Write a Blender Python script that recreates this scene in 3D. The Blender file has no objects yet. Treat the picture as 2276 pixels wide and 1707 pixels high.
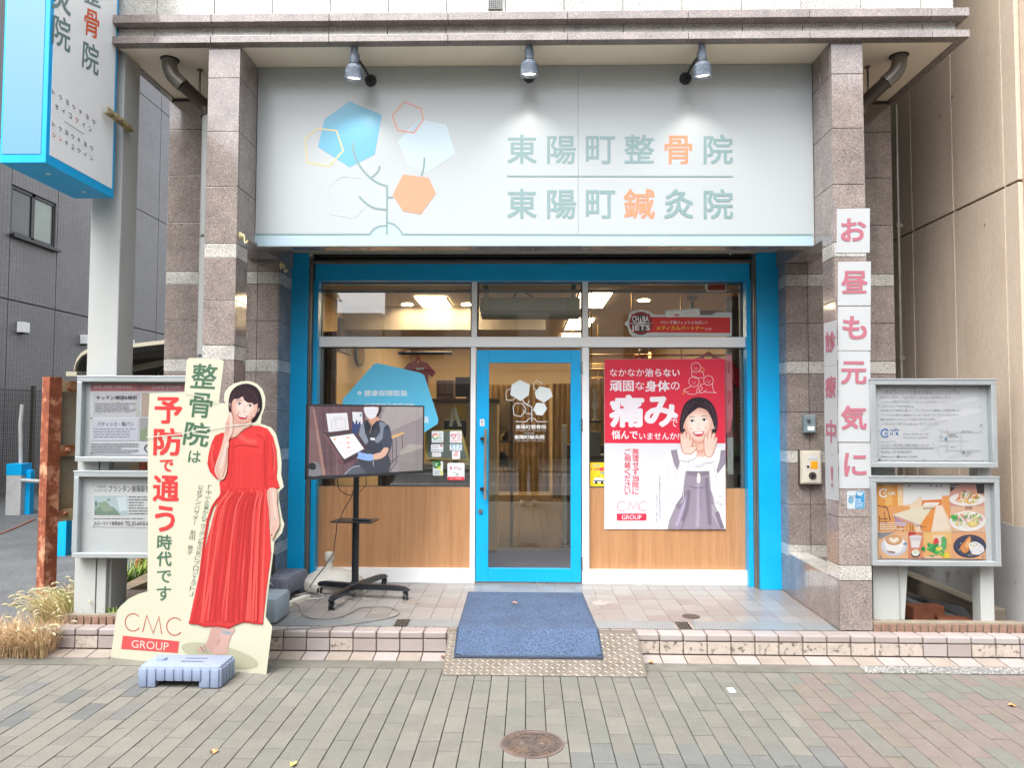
import bpy, bmesh, math, random
from mathutils import Vector, Matrix
from mathutils.geometry import tessellate_polygon
rnd = random.Random(7)
sc = bpy.context.scene
col = sc.collection
# ---------------------------------------------------------------- camera
F, PI_, YA, RO, CH = 1634.0, .0440, .0215, .0033, 1.568      # focal length in px of a 2276 px wide frame, pitch, yaw, roll, eye height
cp, sp, cy, sy, cr, sr = math.cos(PI_), math.sin(PI_), math.cos(YA), math.sin(YA), math.cos(RO), math.sin(RO)
FW = Vector((-sy*cp, cy*cp, sp)); R0 = Vector((cy, sy, 0)); U0 = R0.cross(FW)
RT = cr*R0+sr*U0; UP = -sr*R0+cr*U0
CAM = Vector((0, 0, CH))
cam = bpy.data.cameras.new('camera'); cam.sensor_width = 36; cam.lens = F/2276*36; cam.clip_start = .05; cam.clip_end = 300
co = bpy.data.objects.new('camera', cam); col.objects.link(co)
co.matrix_world = Matrix(((RT.x, UP.x, -FW.x, 0), (RT.y, UP.y, -FW.y, 0), (RT.z, UP.z, -FW.z, CH), (0, 0, 0, 1)))
sc.camera = co
# ---------------------------------------------------------------- daylight: soft overcast
SUN_EL, SUN_ROT = 59, 208
w = bpy.data.worlds.new('World'); sc.world = w; w.use_nodes = True
nt = w.node_tree; bg = nt.nodes['Background']
sky = nt.nodes.new('ShaderNodeTexSky'); sky.sky_type = 'NISHITA'; sky.sun_disc = False
sky.sun_elevation = math.radians(SUN_EL); sky.sun_rotation = math.radians(SUN_ROT)
sky.air_density = 1.0; sky.dust_density = 4.0; sky.ozone_density = 1.0
hs = nt.nodes.new('ShaderNodeHueSaturation'); hs.inputs['Saturation'].default_value = .22
nt.links.new(sky.outputs[0], hs.inputs['Color']); nt.links.new(hs.outputs[0], bg.inputs['Color'])
bg.inputs['Strength'].default_value = .15
sl = bpy.data.lights.new('sun', 'SUN'); sl.energy = .9; sl.angle = math.radians(45); sl.color = (1, .975, .945)
so = bpy.data.objects.new('sun', sl); col.objects.link(so)
a_, e_ = math.radians(SUN_ROT), math.radians(SUN_EL)
sd = Vector((math.sin(a_)*math.cos(e_), math.cos(a_)*math.cos(e_), math.sin(e_)))
so.rotation_euler = sd.to_track_quat('Z', 'Y').to_euler(); so.location = (0, -6, 12)
sc.view_settings.view_transform = 'Standard'; sc.view_settings.look = 'None'; sc.view_settings.gamma = 1
sc.view_settings.use_curve_mapping = False
sc.view_settings.exposure = 1.92
sc.render.engine = 'CYCLES'
sc.cycles.max_bounces = 9; sc.cycles.diffuse_bounces = 4; sc.cycles.glossy_bounces = 4; sc.cycles.transparent_max_bounces = 12
sc.cycles.use_denoising = True; sc.cycles.sample_clamp_indirect = 6; sc.cycles.caustics_reflective = False; sc.cycles.caustics_refractive = False

# ---------------------------------------------------------------- where a sight line meets a plane of the place
def sight(px, py): return RT*((px-1138)/F) - UP*((py-853.5)/F) + FW
def at(px, py, X=None, Y=None, Z=None, plane=None):
    d = sight(px, py)
    if plane: t = (plane[0]-CAM).dot(plane[1])/d.dot(plane[1])
    elif X is not None: t = X/d.x
    elif Y is not None: t = Y/d.y
    else: t = (Z-CH)/d.z
    return CAM+d*t
def span(px0, py0, px1, py1, Y):
    a = at(px0, py0, Y=Y); b = at(px1, py1, Y=Y); return min(a.x, b.x), max(a.x, b.x), min(a.z, b.z), max(a.z, b.z)
# ---------------------------------------------------------------- materials
MC = {}
def lin(h):
    if not isinstance(h, str): return tuple(h)
    h = h.lstrip('#'); o = []
    if len(h) == 3: h = h[0]*2+h[1]*2+h[2]*2
    for i in (0, 2, 4):
        v = int(h[i:i+2], 16)/255; o.append(v/12.92 if v <= .04045 else ((v+.055)/1.055)**2.4)
    return tuple(o)
def nodes(name):
    m = bpy.data.materials.new(name); m.use_nodes = True
    t = m.node_tree; return m, t, t.nodes['Principled BSDF']
def flat(h, rough=.5, name='print_ink', spec=.35):
    k = (h, rough, name, spec)
    if k not in MC:
        m, t, b = nodes(name); b.inputs['Base Color'].default_value = (*lin(h), 1); b.inputs['Roughness'].default_value = rough
        b.inputs['Specular IOR Level'].default_value = spec; MC[k] = m
    return MC[k]
def ramp(t, pts, interp='LINEAR'):
    r = t.nodes.new('ShaderNodeValToRGB'); r.color_ramp.interpolation = interp
    el = r.color_ramp.elements
    while len(el) < len(pts): el.new(.5)
    for e, (p, c) in zip(el, pts): e.position = p; e.color = (*lin(c), 1)
    return r
def noise(t, scale, detail=4, vec=None, rough=.55):
    n = t.nodes.new('ShaderNodeTexNoise'); n.inputs['Scale'].default_value = scale; n.inputs['Detail'].default_value = detail
    n.inputs['Roughness'].default_value = rough
    if vec is not None: t.links.new(vec, n.inputs['Vector'])
    return n
def wpos(t, sx=1, sy=1, sz=1):
    g = t.nodes.new('ShaderNodeNewGeometry'); mp = t.nodes.new('ShaderNodeMapping'); mp.inputs['Scale'].default_value = (sx, sy, sz)
    t.links.new(g.outputs['Position'], mp.inputs['Vector']); return mp.outputs['Vector']
def mix(t, fac, a, b, mode='MIX'):
    m = t.nodes.new('ShaderNodeMix'); m.data_type = 'RGBA'; m.blend_type = mode
    for s, v in ((0, fac), (6, a), (7, b)):
        if isinstance(v, (int, float)): m.inputs[s].default_value = v
        elif isinstance(v, (tuple, str)): m.inputs[s].default_value = (*lin(v), 1)
        else: t.links.new(v, m.inputs[s])
    return m.outputs[2]
def bump(t, b, h, strength=.3, dist=.002):
    n = t.nodes.new('ShaderNodeBump'); n.inputs['Strength'].default_value = strength; n.inputs['Distance'].default_value = dist
    t.links.new(h, n.inputs['Height']); t.links.new(n.outputs[0], b.inputs['Normal'])
def surf(name, c, rough=.5, metal=0, var=.12, scale=6, grain=0, gscale=300, bmp=0, bscale=80, spec=.5, stretch=(1, 1, 1), dirt=None, dscale=3, dpos=(.5, .75)):
    """a painted, plastic, metal, stone or cloth surface with uneven tone, fine grain, relief and optional dirt in blotches"""
    k = ('surf', name, c)
    if k in MC: return MC[k]
    m, t, b = nodes(name); v = wpos(t, *stretch)
    base = lin(c); lo = tuple(x*(1-var) for x in base); hi = tuple(min(1, x*(1+var*.6)) for x in base)
    n = noise(t, scale, 5, v); r = ramp(t, [(.3, lo), (.7, hi)]); t.links.new(n.outputs[0], r.inputs[0]); o = r.outputs[0]
    if grain:
        g = noise(t, gscale, 2, v); gr = ramp(t, [(.35, (1-grain,)*3), (.65, (1+0*grain,)*3)]); t.links.new(g.outputs[0], gr.inputs[0])
        o = mix(t, 1.0, o, gr.outputs[0], 'MULTIPLY')
    if dirt:
        dn = noise(t, dscale, 8, v, .65); dr = ramp(t, [(dpos[0], (0, 0, 0)), (dpos[1], (1, 1, 1))]); t.links.new(dn.outputs[0], dr.inputs[0])
        o = mix(t, dr.outputs[0], o, dirt)
    t.links.new(o, b.inputs['Base Color'])
    rn = noise(t, scale*2.3, 4, v); rr = t.nodes.new('ShaderNodeMapRange'); rr.inputs[3].default_value = max(.02, rough*.8); rr.inputs[4].default_value = min(1, rough*1.2)
    t.links.new(rn.outputs[0], rr.inputs[0]); t.links.new(rr.outputs[0], b.inputs['Roughness'])
    b.inputs['Metallic'].default_value = metal; b.inputs['Specular IOR Level'].default_value = spec
    if bmp:
        bn = noise(t, bscale, 3, v); bump(t, b, bn.outputs[0], bmp)
    MC[k] = m; return m
def granite(name, cols, rough, scale=260, blot=.25):
    m, t, b = nodes(name); v = wpos(t)
    vo = t.nodes.new('ShaderNodeTexVoronoi'); vo.inputs['Scale'].default_value = scale; t.links.new(v, vo.inputs['Vector'])
    sep = t.nodes.new('ShaderNodeSeparateColor'); t.links.new(vo.outputs['Color'], sep.inputs[0])
    r = ramp(t, cols, 'CONSTANT'); t.links.new(sep.outputs[0], r.inputs[0])
    n = noise(t, 7, 5, v); r2 = ramp(t, [(.35, (1-blot,)*3), (.65, (1, 1, 1))]); t.links.new(n.outputs[0], r2.inputs[0])
    oi = t.nodes.new('ShaderNodeObjectInfo'); r3 = ramp(t, [(0, (.86, .86, .86)), (1, (1, .99, .98))]); t.links.new(oi.outputs['Random'], r3.inputs[0])
    o = mix(t, 1.0, mix(t, 1.0, r.outputs[0], r2.outputs[0], 'MULTIPLY'), r3.outputs[0], 'MULTIPLY')
    t.links.new(o, b.inputs['Base Color']); b.inputs['Roughness'].default_value = rough
    b.inputs['Specular IOR Level'].default_value = .95
    MC[name] = m; return m
M = {}
M['granite'] = granite('pink_grey_granite', [(0, '#625c5b'), (.10, '#7e7471'), (.36, '#91847e'), (.6, '#9f8f88'), (.78, '#837f7d'), (.9, '#b0a8a3')], .09)
M['granite_light'] = granite('pale_granite', [(0, '#7f7e7b'), (.15, '#b0aea8'), (.45, '#c6c4be'), (.8, '#d8d6d0')], .2)  # stone of the pale bands; on the upper wall it carries painted sky sheen
M['granite_dark'] = granite('grey_brown_granite', [(0, '#555150'), (.15, '#80777a'), (.5, '#968c88'), (.8, '#a89f9a')], .12)
M['joint'] = surf('dark_joint_mortar', '#3a3735', .9, var=.2)
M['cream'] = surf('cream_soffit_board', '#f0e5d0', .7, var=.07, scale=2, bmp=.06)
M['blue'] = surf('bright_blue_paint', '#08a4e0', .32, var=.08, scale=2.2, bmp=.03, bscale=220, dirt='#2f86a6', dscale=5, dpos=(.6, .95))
M['alu'] = surf('silver_aluminium', '#b7bec1', .34, metal=.6, var=.1, scale=3, stretch=(1, 1, 1))
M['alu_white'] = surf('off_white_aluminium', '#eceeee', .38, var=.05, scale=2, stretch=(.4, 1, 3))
M['steel'] = surf('brushed_steel', '#9b9a97', .28, metal=.9, var=.15, scale=9, stretch=(1, 1, .1))
M['black'] = surf('black_plastic', '#16171a', .42, var=.2)
M['black_metal'] = surf('black_painted_steel', '#1b1e24', .33, var=.15)
M['white_paint'] = surf('white_painted_steel', '#a6a9a7', .42, var=.06, scale=2.5, dirt='#a9a59a', dscale=2.2, dpos=(.58, .9))
M['white'] = flat('#e4e6e6', .5, 'white_sheet')
M['asphalt'] = surf('rough_grey_asphalt', '#6a6d70', .9, var=.25, scale=2, grain=.65, gscale=110, bmp=.7, bscale=110)
M['concrete'] = surf('worn_grey_concrete', '#86837b', .85, var=.2, scale=4, grain=.25, gscale=220, bmp=.3, dirt='#5b584e', dscale=5, dpos=(.45, .7))
M['soil'] = surf('dark_soil', '#4b4038', .95, var=.4, scale=12, grain=.4, gscale=90, bmp=.8, bscale=60)
def wood(name, a, b_, scale=30, stretch=(1, 1, .06), rough=.45, bmp=.08):
    m, t, b = nodes(name); v = wpos(t, *stretch)
    n = noise(t, scale, 6, v, .7); r = ramp(t, [(.3, a), (.7, b_)]); t.links.new(n.outputs[0], r.inputs[0])
    n2 = noise(t, scale*5, 3, v, .7); r2 = ramp(t, [(.35, (.86,)*3), (.65, (1, 1, 1))]); t.links.new(n2.outputs[0], r2.inputs[0])
    t.links.new(mix(t, 1.0, r.outputs[0], r2.outputs[0], 'MULTIPLY'), b.inputs['Base Color']); b.inputs['Roughness'].default_value = rough
    bump(t, b, n2.outputs[0], bmp); return m
M['wood_panel'] = wood('orange_brown_wood_film', '#a97a52', '#c19167', 26, (1, 1, .035))
def emit(name, c, s):
    m, t, b = nodes(name); b.inputs['Base Color'].default_value = (*lin(c), 1); b.inputs['Emission Color'].default_value = (*lin(c), 1)
    b.inputs['Emission Strength'].default_value = s; return m
def glassmat(name, k=1.7, tint=(.93, .95, .94)):
    m = bpy.data.materials.new(name); m.use_nodes = True; t = m.node_tree; t.nodes.clear()
    o = t.nodes.new('ShaderNodeOutputMaterial'); tr = t.nodes.new('ShaderNodeBsdfTransparent'); tr.inputs[0].default_value = (*tint, 1)
    g = t.nodes.new('ShaderNodeBsdfGlossy'); g.inputs['Roughness'].default_value = 0.0; g.inputs['Color'].default_value = (1, 1, 1, 1)
    ge = t.nodes.new('ShaderNodeNewGeometry'); dt = t.nodes.new('ShaderNodeVectorMath'); dt.operation = 'DOT_PRODUCT'
    t.links.new(ge.outputs['Normal'], dt.inputs[0]); t.links.new(ge.outputs['Incoming'], dt.inputs[1]); last = dt.outputs['Value']
    for op, v in (('ABSOLUTE', None), ('SUBTRACT', 1.0), ('POWER', 5.0), ('MULTIPLY', .96), ('ADD', .04), ('MULTIPLY', k)):   # reflectance of a thin pane, the same from both sides
        n = t.nodes.new('ShaderNodeMath'); n.operation = op; n.use_clamp = k > 0 and op == 'MULTIPLY'
        if op == 'SUBTRACT': n.inputs[0].default_value = v; t.links.new(last, n.inputs[1])
        else:
            t.links.new(last, n.inputs[0])
            if v is not None: n.inputs[1].default_value = v
        last = n.outputs[0]
    mx = t.nodes.new('ShaderNodeMixShader'); t.links.new(last, mx.inputs[0])
    t.links.new(tr.outputs[0], mx.inputs[1]); t.links.new(g.outputs[0], mx.inputs[2]); t.links.new(mx.outputs[0], o.inputs[0]); return m
M['glass'] = glassmat('window_glass', 3.8)
M['glass_case'] = glassmat('display_case_glass', 1.2, (.985, .985, .985))
# ---------------------------------------------------------------- objects
LOC = {}
def link(name, data, parent=None, label=None):
    o = bpy.data.objects.new(name, data); col.objects.link(o)
    if parent: o.parent = parent
    if label: o['label'] = label
    LOC[o.name] = LOC[parent.name] if parent else Vector((0, 0, 0))
    return o
def thing(name, label, cat, loc=(0, 0, 0), group=None):
    o = link(name, None); o.location = loc; o.empty_display_size = .05; LOC[o.name] = Vector(loc); tag(o, label, cat, group); return o
def tag(o, label=None, cat=None, group=None, kind=None):
    for k, v in (('label', label), ('category', cat), ('group', group), ('kind', kind)):
        if v: o[k] = v
    return o
def struct(o): o['kind'] = 'structure'; return o
class MB:
    def __init__(s): s.b = bmesh.new()
    def faces(s, vs, fs):
        v = [s.b.verts.new(p) for p in vs]
        for f in fs:
            try: s.b.faces.new([v[i] for i in f])
            except ValueError: pass
        return v
    def box(s, x0, x1, y0, y1, z0, z1, bev=0, rot=None):
        p = [Vector((x, y, z)) for x in (x0, x1) for y in (y0, y1) for z in (z0, z1)]
        if rot:
            c, m = Vector(rot[0]), Matrix.Rotation(math.radians(rot[1]), 3, rot[2] if len(rot) > 2 else 'Z'); p = [c+m@(q-c) for q in p]
        v = s.faces(p, [(0, 1, 3, 2), (4, 6, 7, 5), (0, 4, 5, 1), (2, 3, 7, 6), (0, 2, 6, 4), (1, 5, 7, 3)])
        if bev:
            es = {e for q in v for e in q.link_edges}
            bmesh.ops.bevel(s.b, geom=list(es), offset=bev, segments=2, affect='EDGES', profile=.5, clamp_overlap=True)
        return s
    def prism(s, pts, vec, uv=None):
        pts = [Vector(p) for p in pts]; vec = Vector(vec); n = len(pts)
        tri = tessellate_polygon([pts]); vs = pts+[p+vec for p in pts]
        s.faces(vs, [tuple(t) for t in tri]+[tuple(i+n for i in reversed(t)) for t in tri]+[(i, (i+1) % n, (i+1) % n+n, i+n) for i in range(n)])
        return s
    def cyl(s, p0, p1, r0, r1=None, seg=16, cap=True):
        p0, p1 = Vector(p0), Vector(p1); r1 = r0 if r1 is None else r1; a = (p1-p0).normalized()
        u = a.orthogonal().normalized(); v = a.cross(u)
        ring = [(u*math.cos(2*math.pi*i/seg)+v*math.sin(2*math.pi*i/seg)) for i in range(seg)]
        vs = [p0+q*r0 for q in ring]+[p1+q*r1 for q in ring]
        fs = [(i, (i+1) % seg, (i+1) % seg+seg, i+seg) for i in range(seg)]
        if cap: fs += [tuple(reversed(range(seg))), tuple(range(seg, 2*seg))]
        s.faces(vs, fs); return s
    def tube(s, pts, r, seg=8, sub=4):
        pts = spline([Vector(p) for p in pts], sub) if sub > 1 else [Vector(p) for p in pts]
        rs = r if isinstance(r, (list, tuple)) else None
        n = len(pts); up = None; vs = []
        for i, p in enumerate(pts):
            a = (pts[min(i+1, n-1)]-pts[max(i-1, 0)]).normalized()
            up = a.orthogonal().normalized() if up is None else (up-a*up.dot(a)).normalized()
            v = a.cross(up); rr = r if rs is None else rs[min(int(i*len(rs)/n), len(rs)-1)]
            vs += [p+(up*math.cos(2*math.pi*k/seg)+v*math.sin(2*math.pi*k/seg))*rr for k in range(seg)]
        fs = [(i*seg+k, i*seg+(k+1) % seg, (i+1)*seg+(k+1) % seg, (i+1)*seg+k) for i in range(n-1) for k in range(seg)]
        fs += [tuple(reversed(range(seg))), tuple(range((n-1)*seg, n*seg))]
        s.faces(vs, fs); return s
    def lathe(s, c, prof, seg=24, axis='Z'):
        c = Vector(c); vs = []
        for r, z in prof:
            for k in range(seg):
                a = 2*math.pi*k/seg; q = (r*math.cos(a), r*math.sin(a), z)
                if axis == 'Y': q = (q[0], q[2], q[1])
                vs.append(c+Vector(q))
        n = len(prof)
        s.faces(vs, [(i*seg+k, i*seg+(k+1) % seg, (i+1)*seg+(k+1) % seg, (i+1)*seg+k) for i in range(n-1) for k in range(seg)]+[tuple(reversed(range(seg))), tuple(range((n-1)*seg, n*seg))])
        return s
    def quad(s, a, b, c, d): s.faces([a, b, c, d], [(0, 1, 2, 3)]); return s
    def build(s, name, mat, parent=None, label=None, smooth=False, keep=False):
        me = bpy.data.meshes.new(name)
        if not keep: bmesh.ops.recalc_face_normals(s.b, faces=s.b.faces)
        if parent: bmesh.ops.translate(s.b, verts=s.b.verts, vec=-LOC[parent.name])
        s.b.to_mesh(me); s.b.free()
        for m in (mat if isinstance(mat, (list, tuple)) else [mat]): me.materials.append(m)
        if smooth:
            me.polygons.foreach_set('use_smooth', [True]*len(me.polygons)); me.set_sharp_from_angle(angle=math.radians(38))
        return link(name, me, parent, label)
def spline(p, sub=4, closed=False):
    n = len(p); o = []
    for i in range(n if closed else n-1):
        if closed: a, b, c, d = p[(i-1) % n], p[i], p[(i+1) % n], p[(i+2) % n]
        else: a, b, c, d = p[max(i-1, 0)], p[i], p[i+1], p[min(i+2, n-1)]
        for k in range(sub):
            t = k/sub; o.append(.5*((2*b)+(c-a)*t+(2*a-5*b+4*c-d)*t*t+(3*b-a-3*c+d)*t**3))
    if not closed: o.append(p[-1])
    return o
# ---------------------------------------------------------------- flat print: inks laid on a sheet as thin layers
GL = {}
def glyphs(txt):
    k = txt
    if k not in GL:
        c = bpy.data.curves.new('lettering', 'FONT'); c.body = txt; c.resolution_u = 3 if len(txt) < 8 else 2; c.offset = 0
        o = bpy.data.objects.new('lettering', c); col.objects.link(o)
        dg = bpy.context.evaluated_depsgraph_get(); ev = o.evaluated_get(dg); me = ev.to_mesh()
        vs = [(v.co.x, v.co.y) for v in me.vertices]; fs = [tuple(p.vertices) for p in me.polygons]
        ev.to_mesh_clear(); bpy.data.objects.remove(o); bpy.data.curves.remove(c)
        if vs:
            x0 = min(v[0] for v in vs); x1 = max(v[0] for v in vs); y0 = min(v[1] for v in vs); y1 = max(v[1] for v in vs)
            w_ = max(x1-x0, 1e-4); h_ = max(y1-y0, 1e-4)
            vs = [((v[0]-x0)/w_, (y1-v[1])/h_) for v in vs]
        GL[k] = (vs, fs)
    return GL[k]
class Print:
    """px,py of the zoomed photograph (origin x0,y0 and scale s) -> a point of the sheet's plane"""
    def __init__(s, x0, y0, sc_, plane, lift=.0012, step=.00012, rough=.45, gain=1.0):
        s.o = (x0, y0, sc_); s.pl = plane; s.n = plane[1].normalized(); s.k = lift; s.step = step; s.rough = rough; s.vs = []; s.fs = []; s.mi = []; s.ms = []; s.gain = gain; s.spec = .3
    def P(s, x, y): return at(s.o[0]+x/s.o[2], s.o[1]+y/s.o[2], plane=s.pl)
    def m(s, c):
        mt = c if not isinstance(c, (str, tuple)) else flat(tuple(min(.84, q*s.gain) for q in lin(c)), s.rough, spec=s.spec)
        if mt not in s.ms: s.ms.append(mt)
        return s.ms.index(mt)
    def add(s, pts, fs, c):
        b = len(s.vs); off = s.n*s.k; s.vs += [s.P(*p)+off for p in pts]; s.fs += [tuple(i+b for i in f) for f in fs]; s.mi += [s.m(c)]*len(fs); s.k += s.step; return s
    def poly(s, pts, c, smooth=0):
        q = [Vector((x, y, 0)) for x, y in pts]
        if smooth: q = spline(q, smooth, True)
        return s.add([(v.x, v.y) for v in q], [tuple(t) for t in tessellate_polygon([q])], c)
    def rect(s, x0, y0, x1, y1, c, r=0):
        if r:
            q = [(cx_+r*math.cos(a), cy_+r*math.sin(a)) for cx_, cy_, a0 in ((x1-r, y0+r, -90), (x1-r, y1-r, 0), (x0+r, y1-r, 90), (x0+r, y0+r, 180)) for a in [math.radians(a0+k*22.5) for k in range(5)]]
            return s.poly(q, c)
        return s.poly([(x0, y0), (x1, y0), (x1, y1), (x0, y1)], c)
    def oval(s, cx_, cy_, rx, ry, c, rot=0, n=24):
        a = math.radians(rot); q = []
        for k in range(n):
            t = 2*math.pi*k/n; u, v = rx*math.cos(t), ry*math.sin(t); q.append((cx_+u*math.cos(a)-v*math.sin(a), cy_+u*math.sin(a)+v*math.cos(a)))
        return s.poly(q, c)
    def line(s, pts, w_, c, closed=False, smooth=0):
        q = [Vector((x, y, 0)) for x, y in pts]
        if smooth: q = spline(q, smooth, closed)
        n = len(q); L = []; Rr = []
        for i, p in enumerate(q):
            a = q[(i-1) % n] if closed or i else p; b = q[(i+1) % n] if closed or i < n-1 else p
            d1 = (p-a).normalized() if (p-a).length > 1e-6 else (b-p).normalized(); d2 = (b-p).normalized() if (b-p).length > 1e-6 else d1
            d = (d1+d2).normalized() if (d1+d2).length > 1e-6 else d1; nn = Vector((-d.y, d.x, 0)); kk = 1/max(.5, nn.dot(Vector((-d2.y, d2.x, 0))))
            L.append(p+nn*w_/2*kk); Rr.append(p-nn*w_/2*kk)
        vs = [(v.x, v.y) for v in L]+[(v.x, v.y) for v in Rr]; m = n if closed else n-1
        return s.add(vs, [(i, (i+1) % n, (i+1) % n+n, i+n) for i in range(m)], c)
    def ring(s, cx_, cy_, r, w_, c, a0=0, a1=360, ry=None, n=24):
        ry = ry or r; q = [(cx_+r*math.cos(math.radians(a0+(a1-a0)*k/n)), cy_+ry*math.sin(math.radians(a0+(a1-a0)*k/n))) for k in range(n+1)]
        return s.line(q[:-1], w_, c, True) if a1-a0 >= 360 else s.line(q, w_, c)
    def text(s, txt, box, c, bold=0.0):
        """box: x0,y0,x1,y1 or four corners (tl, tr, br, bl)"""
        vs, fs = glyphs(txt)
        if not vs: return s
        if len(box) == 4 and not isinstance(box[0], (tuple, list)): x0, y0, x1, y1 = box; box = ((x0, y0), (x1, y0), (x1, y1), (x0, y1))
        (ax, ay), (bx, by), (cx_, cy_), (dx, dy) = box
        n = max(1, len(txt)); du = bold/n*1.0 if bold else 0; dv = bold
        if any('a' <= q <= 'z' or 'A' <= q <= 'Z' for q in txt): du = bold*1.2/n
        ofs = [(0, 0)] if not bold else [(-1, -1), (1, -1), (1, 1), (-1, 1)] if bold < .028 or n > 8 else [(math.cos(q*math.pi/4+.39)*1.2, math.sin(q*math.pi/4+.39)*1.2) for q in range(8)]+[(0, 0)]
        st = s.step; k0 = s.k
        for i, (eu, ev) in enumerate(ofs):
            s.k = k0+i*.00002
            s.add([(lambda u, v: ((1-u)*(1-v)*ax+u*(1-v)*bx+u*v*cx_+(1-u)*v*dx, (1-u)*(1-v)*ay+u*(1-v)*by+u*v*cy_+(1-u)*v*dy))(du+eu*du+u_*(1-2*du), dv+ev*dv+v_*(1-2*dv)) for u_, v_ in vs], fs, c)
        s.k = k0+st; return s
    def col(s, txt, x0, y0, x1, y1, wd, c, bold=0.0, gap=.12, lean=0):
        """a column of upright characters from (x0,y0) down to (x1,y1), centred on that line"""
        n = len(txt); k0 = s.k
        for i, ch in enumerate(txt):
            if ch == ' ': continue
            t0, t1 = (i+gap/2)/n, (i+1-gap/2)/n; sm = ch in 'ッャュョェっゃゅょ・'; h_ = wd*(.34 if sm else .5)
            if ch in '「」': h_ = wd*.3
            if ch == 'ー':
                xa, ya, xb, yb = x0+(x1-x0)*t0, y0+(y1-y0)*t0, x0+(x1-x0)*t1, y0+(y1-y0)*t1
                s.k = k0; s.line([(xa, ya), (xb, yb)], wd*(.10+bold*3), c); continue
            xa, ya, xb, yb = x0+(x1-x0)*t0, y0+(y1-y0)*t0, x0+(x1-x0)*t1, y0+(y1-y0)*t1
            s.k = k0; s.text(ch, ((xa-h_, ya-lean*h_), (xa+h_, ya+lean*h_), (xb+h_, yb+lean*h_), (xb-h_, yb-lean*h_)), c, bold)
        return s
    def tiny(s, x0, y0, x1, y1, rows, c, seed=0):
        """rows of print too small to read: short dashes of uneven length"""
        r = random.Random(seed); k0 = s.k; h_ = (y1-y0)/rows
        for i in range(rows):
            x = x0; xe = x1-(x1-x0)*r.choice((0, 0, .05, .15, .35))
            while x < xe:
                w_ = r.uniform(.5, 2.6)*h_*.8; s.k = k0; s.rect(x, y0+i*h_+h_*.25, min(x+w_, xe), y0+i*h_+h_*.68, c); x += w_+h_*r.uniform(.12, .4)
        return s
    def soft(s, pts, c0, c1, n=6, shrink=.55, smooth=0, at_=None):
        """a printed form that turns from c0 at its edge to c1 towards its middle"""
        a, b = lin(c0), lin(c1); q = [Vector((x, y, 0)) for x, y in pts]
        if smooth: q = spline(q, smooth, True)
        m_ = Vector((*at_, 0)) if at_ else sum(q, Vector())/len(q)
        for i in range(n):
            u = i/(n-1); f = 1-shrink*u; s.poly([((m_+(v-m_)*f).x, (m_+(v-m_)*f).y) for v in q], tuple(x+(y-x)*u for x, y in zip(a, b)))
        return s
    def softline(s, pts, w_, c0, c1, n=5, smooth=4):
        a, b = lin(c0), lin(c1)
        for i in range(n): u = i/(n-1); s.line(pts, w_*(1-.82*u), tuple(x+(y-x)*u for x, y in zip(a, b)), smooth=smooth)
        return s
    def cut(s, name, parent):
        s.build(name, parent); s.vs = []; s.fs = []; s.mi = []; s.ms = []
    def build(s, name, parent, label=None):
        if not s.vs: return None
        me = bpy.data.meshes.new(name); L = LOC[parent.name]; me.from_pydata([v-L for v in s.vs], [], s.fs)
        for m in s.ms: me.materials.append(m)
        me.polygons.foreach_set('material_index', s.mi); me.update(); return link(name, me, parent, label)
def yplane(Y): return (Vector((0, Y, 0)), Vector((0, -1, 0)))
# ================================================================ ground
base = struct(MB().box(-60, 60, -9.0, 4.9, -.35, -.075).build('pavement', M['concrete']))
PV = {}
for k, c in dict(grey='#716f68', grey2='#75736b', green='#706f68', cool='#6b6c6a', dark='#616362', tan='#776e65', pink='#776c67', rose='#7a6e69', sage='#6f7069', pale='#78766e').items():
    PV[k] = surf('paver_'+k, c, .88, var=.10, scale=9, grain=.42, gscale=300, bmp=.35, bscale=330, dirt='#68685e', dscale=2.6, dpos=(.5, .95))
def paver_mat(x, y):
    r = rnd.random()
    if x > 1.55+(4.6-y)*-.12 and x < 3.1 or (x > 1.9 and y < 4.05): return PV[rnd.choice(['pink', 'rose', 'tan', 'pink', 'rose', 'sage', 'tan', 'grey'])] if y < 4.1 or r < .8 else PV['sage']
    if y < 3.52 and .18 < x < 1.5: return PV['dark' if r < .35 else 'cool']
    if x < -2.1 and 3.75 < y < 4.35 and r < .42: return PV['dark' if r < .2 else 'cool']
    return PV[rnd.choice(['grey', 'grey', 'grey2', 'green', 'sage', 'pale', 'grey2'])] if x > -1.6 else PV[rnd.choice(['grey', 'grey2', 'pale', 'pale'])]
def paver_mesh(mat):
    b = MB().box(-.0496, .0496, -.0992, .0992, -.075, 0, bev=.003); me = b.build('paver', mat); d = me.data; bpy.data.objects.remove(me); return d
PM = {m.name: paver_mesh(m) for m in PV.values()}
A, B = .103, .2045
cells = []
for k in range(-75, 80):
    xc = -.316+(k+.5)*A
    for n in range(-3, 34):
        yc = 4.428-(n-.5)*B-(.1022 if k % 2 else 0)
        if yc-B/2 > 4.62 or yc < -1.0: continue
        top = min(4.618, yc+.1004)
        if top-(yc-.1004) < .03: continue
        cells.append((xc, yc, top))
def seen(c): return c[1] > 3.25 and abs(c[0]+.02) < .71*c[1]+.05
cells.sort(key=lambda c: (not seen(c), c[1]))
far = {}
for i, (x, y, top) in enumerate(cells):
    m = paver_mat(x, y); dz = rnd.uniform(-.0013, .0013)
    if i < 296 and top > y+.1:
        o = link('paver', PM[m.name], base); o.location = (x, y, dz); o.rotation_euler = (rnd.uniform(-.004, .004), rnd.uniform(-.004, .004), rnd.uniform(-.003, .003))
    else: far.setdefault(m.name, (m, MB()))[1].box(x-.0497, x+.0497, y-.1004, top, -.075, dz, bev=.0024 if y > 3 else 0)
mb = MB(); mats = []
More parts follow.
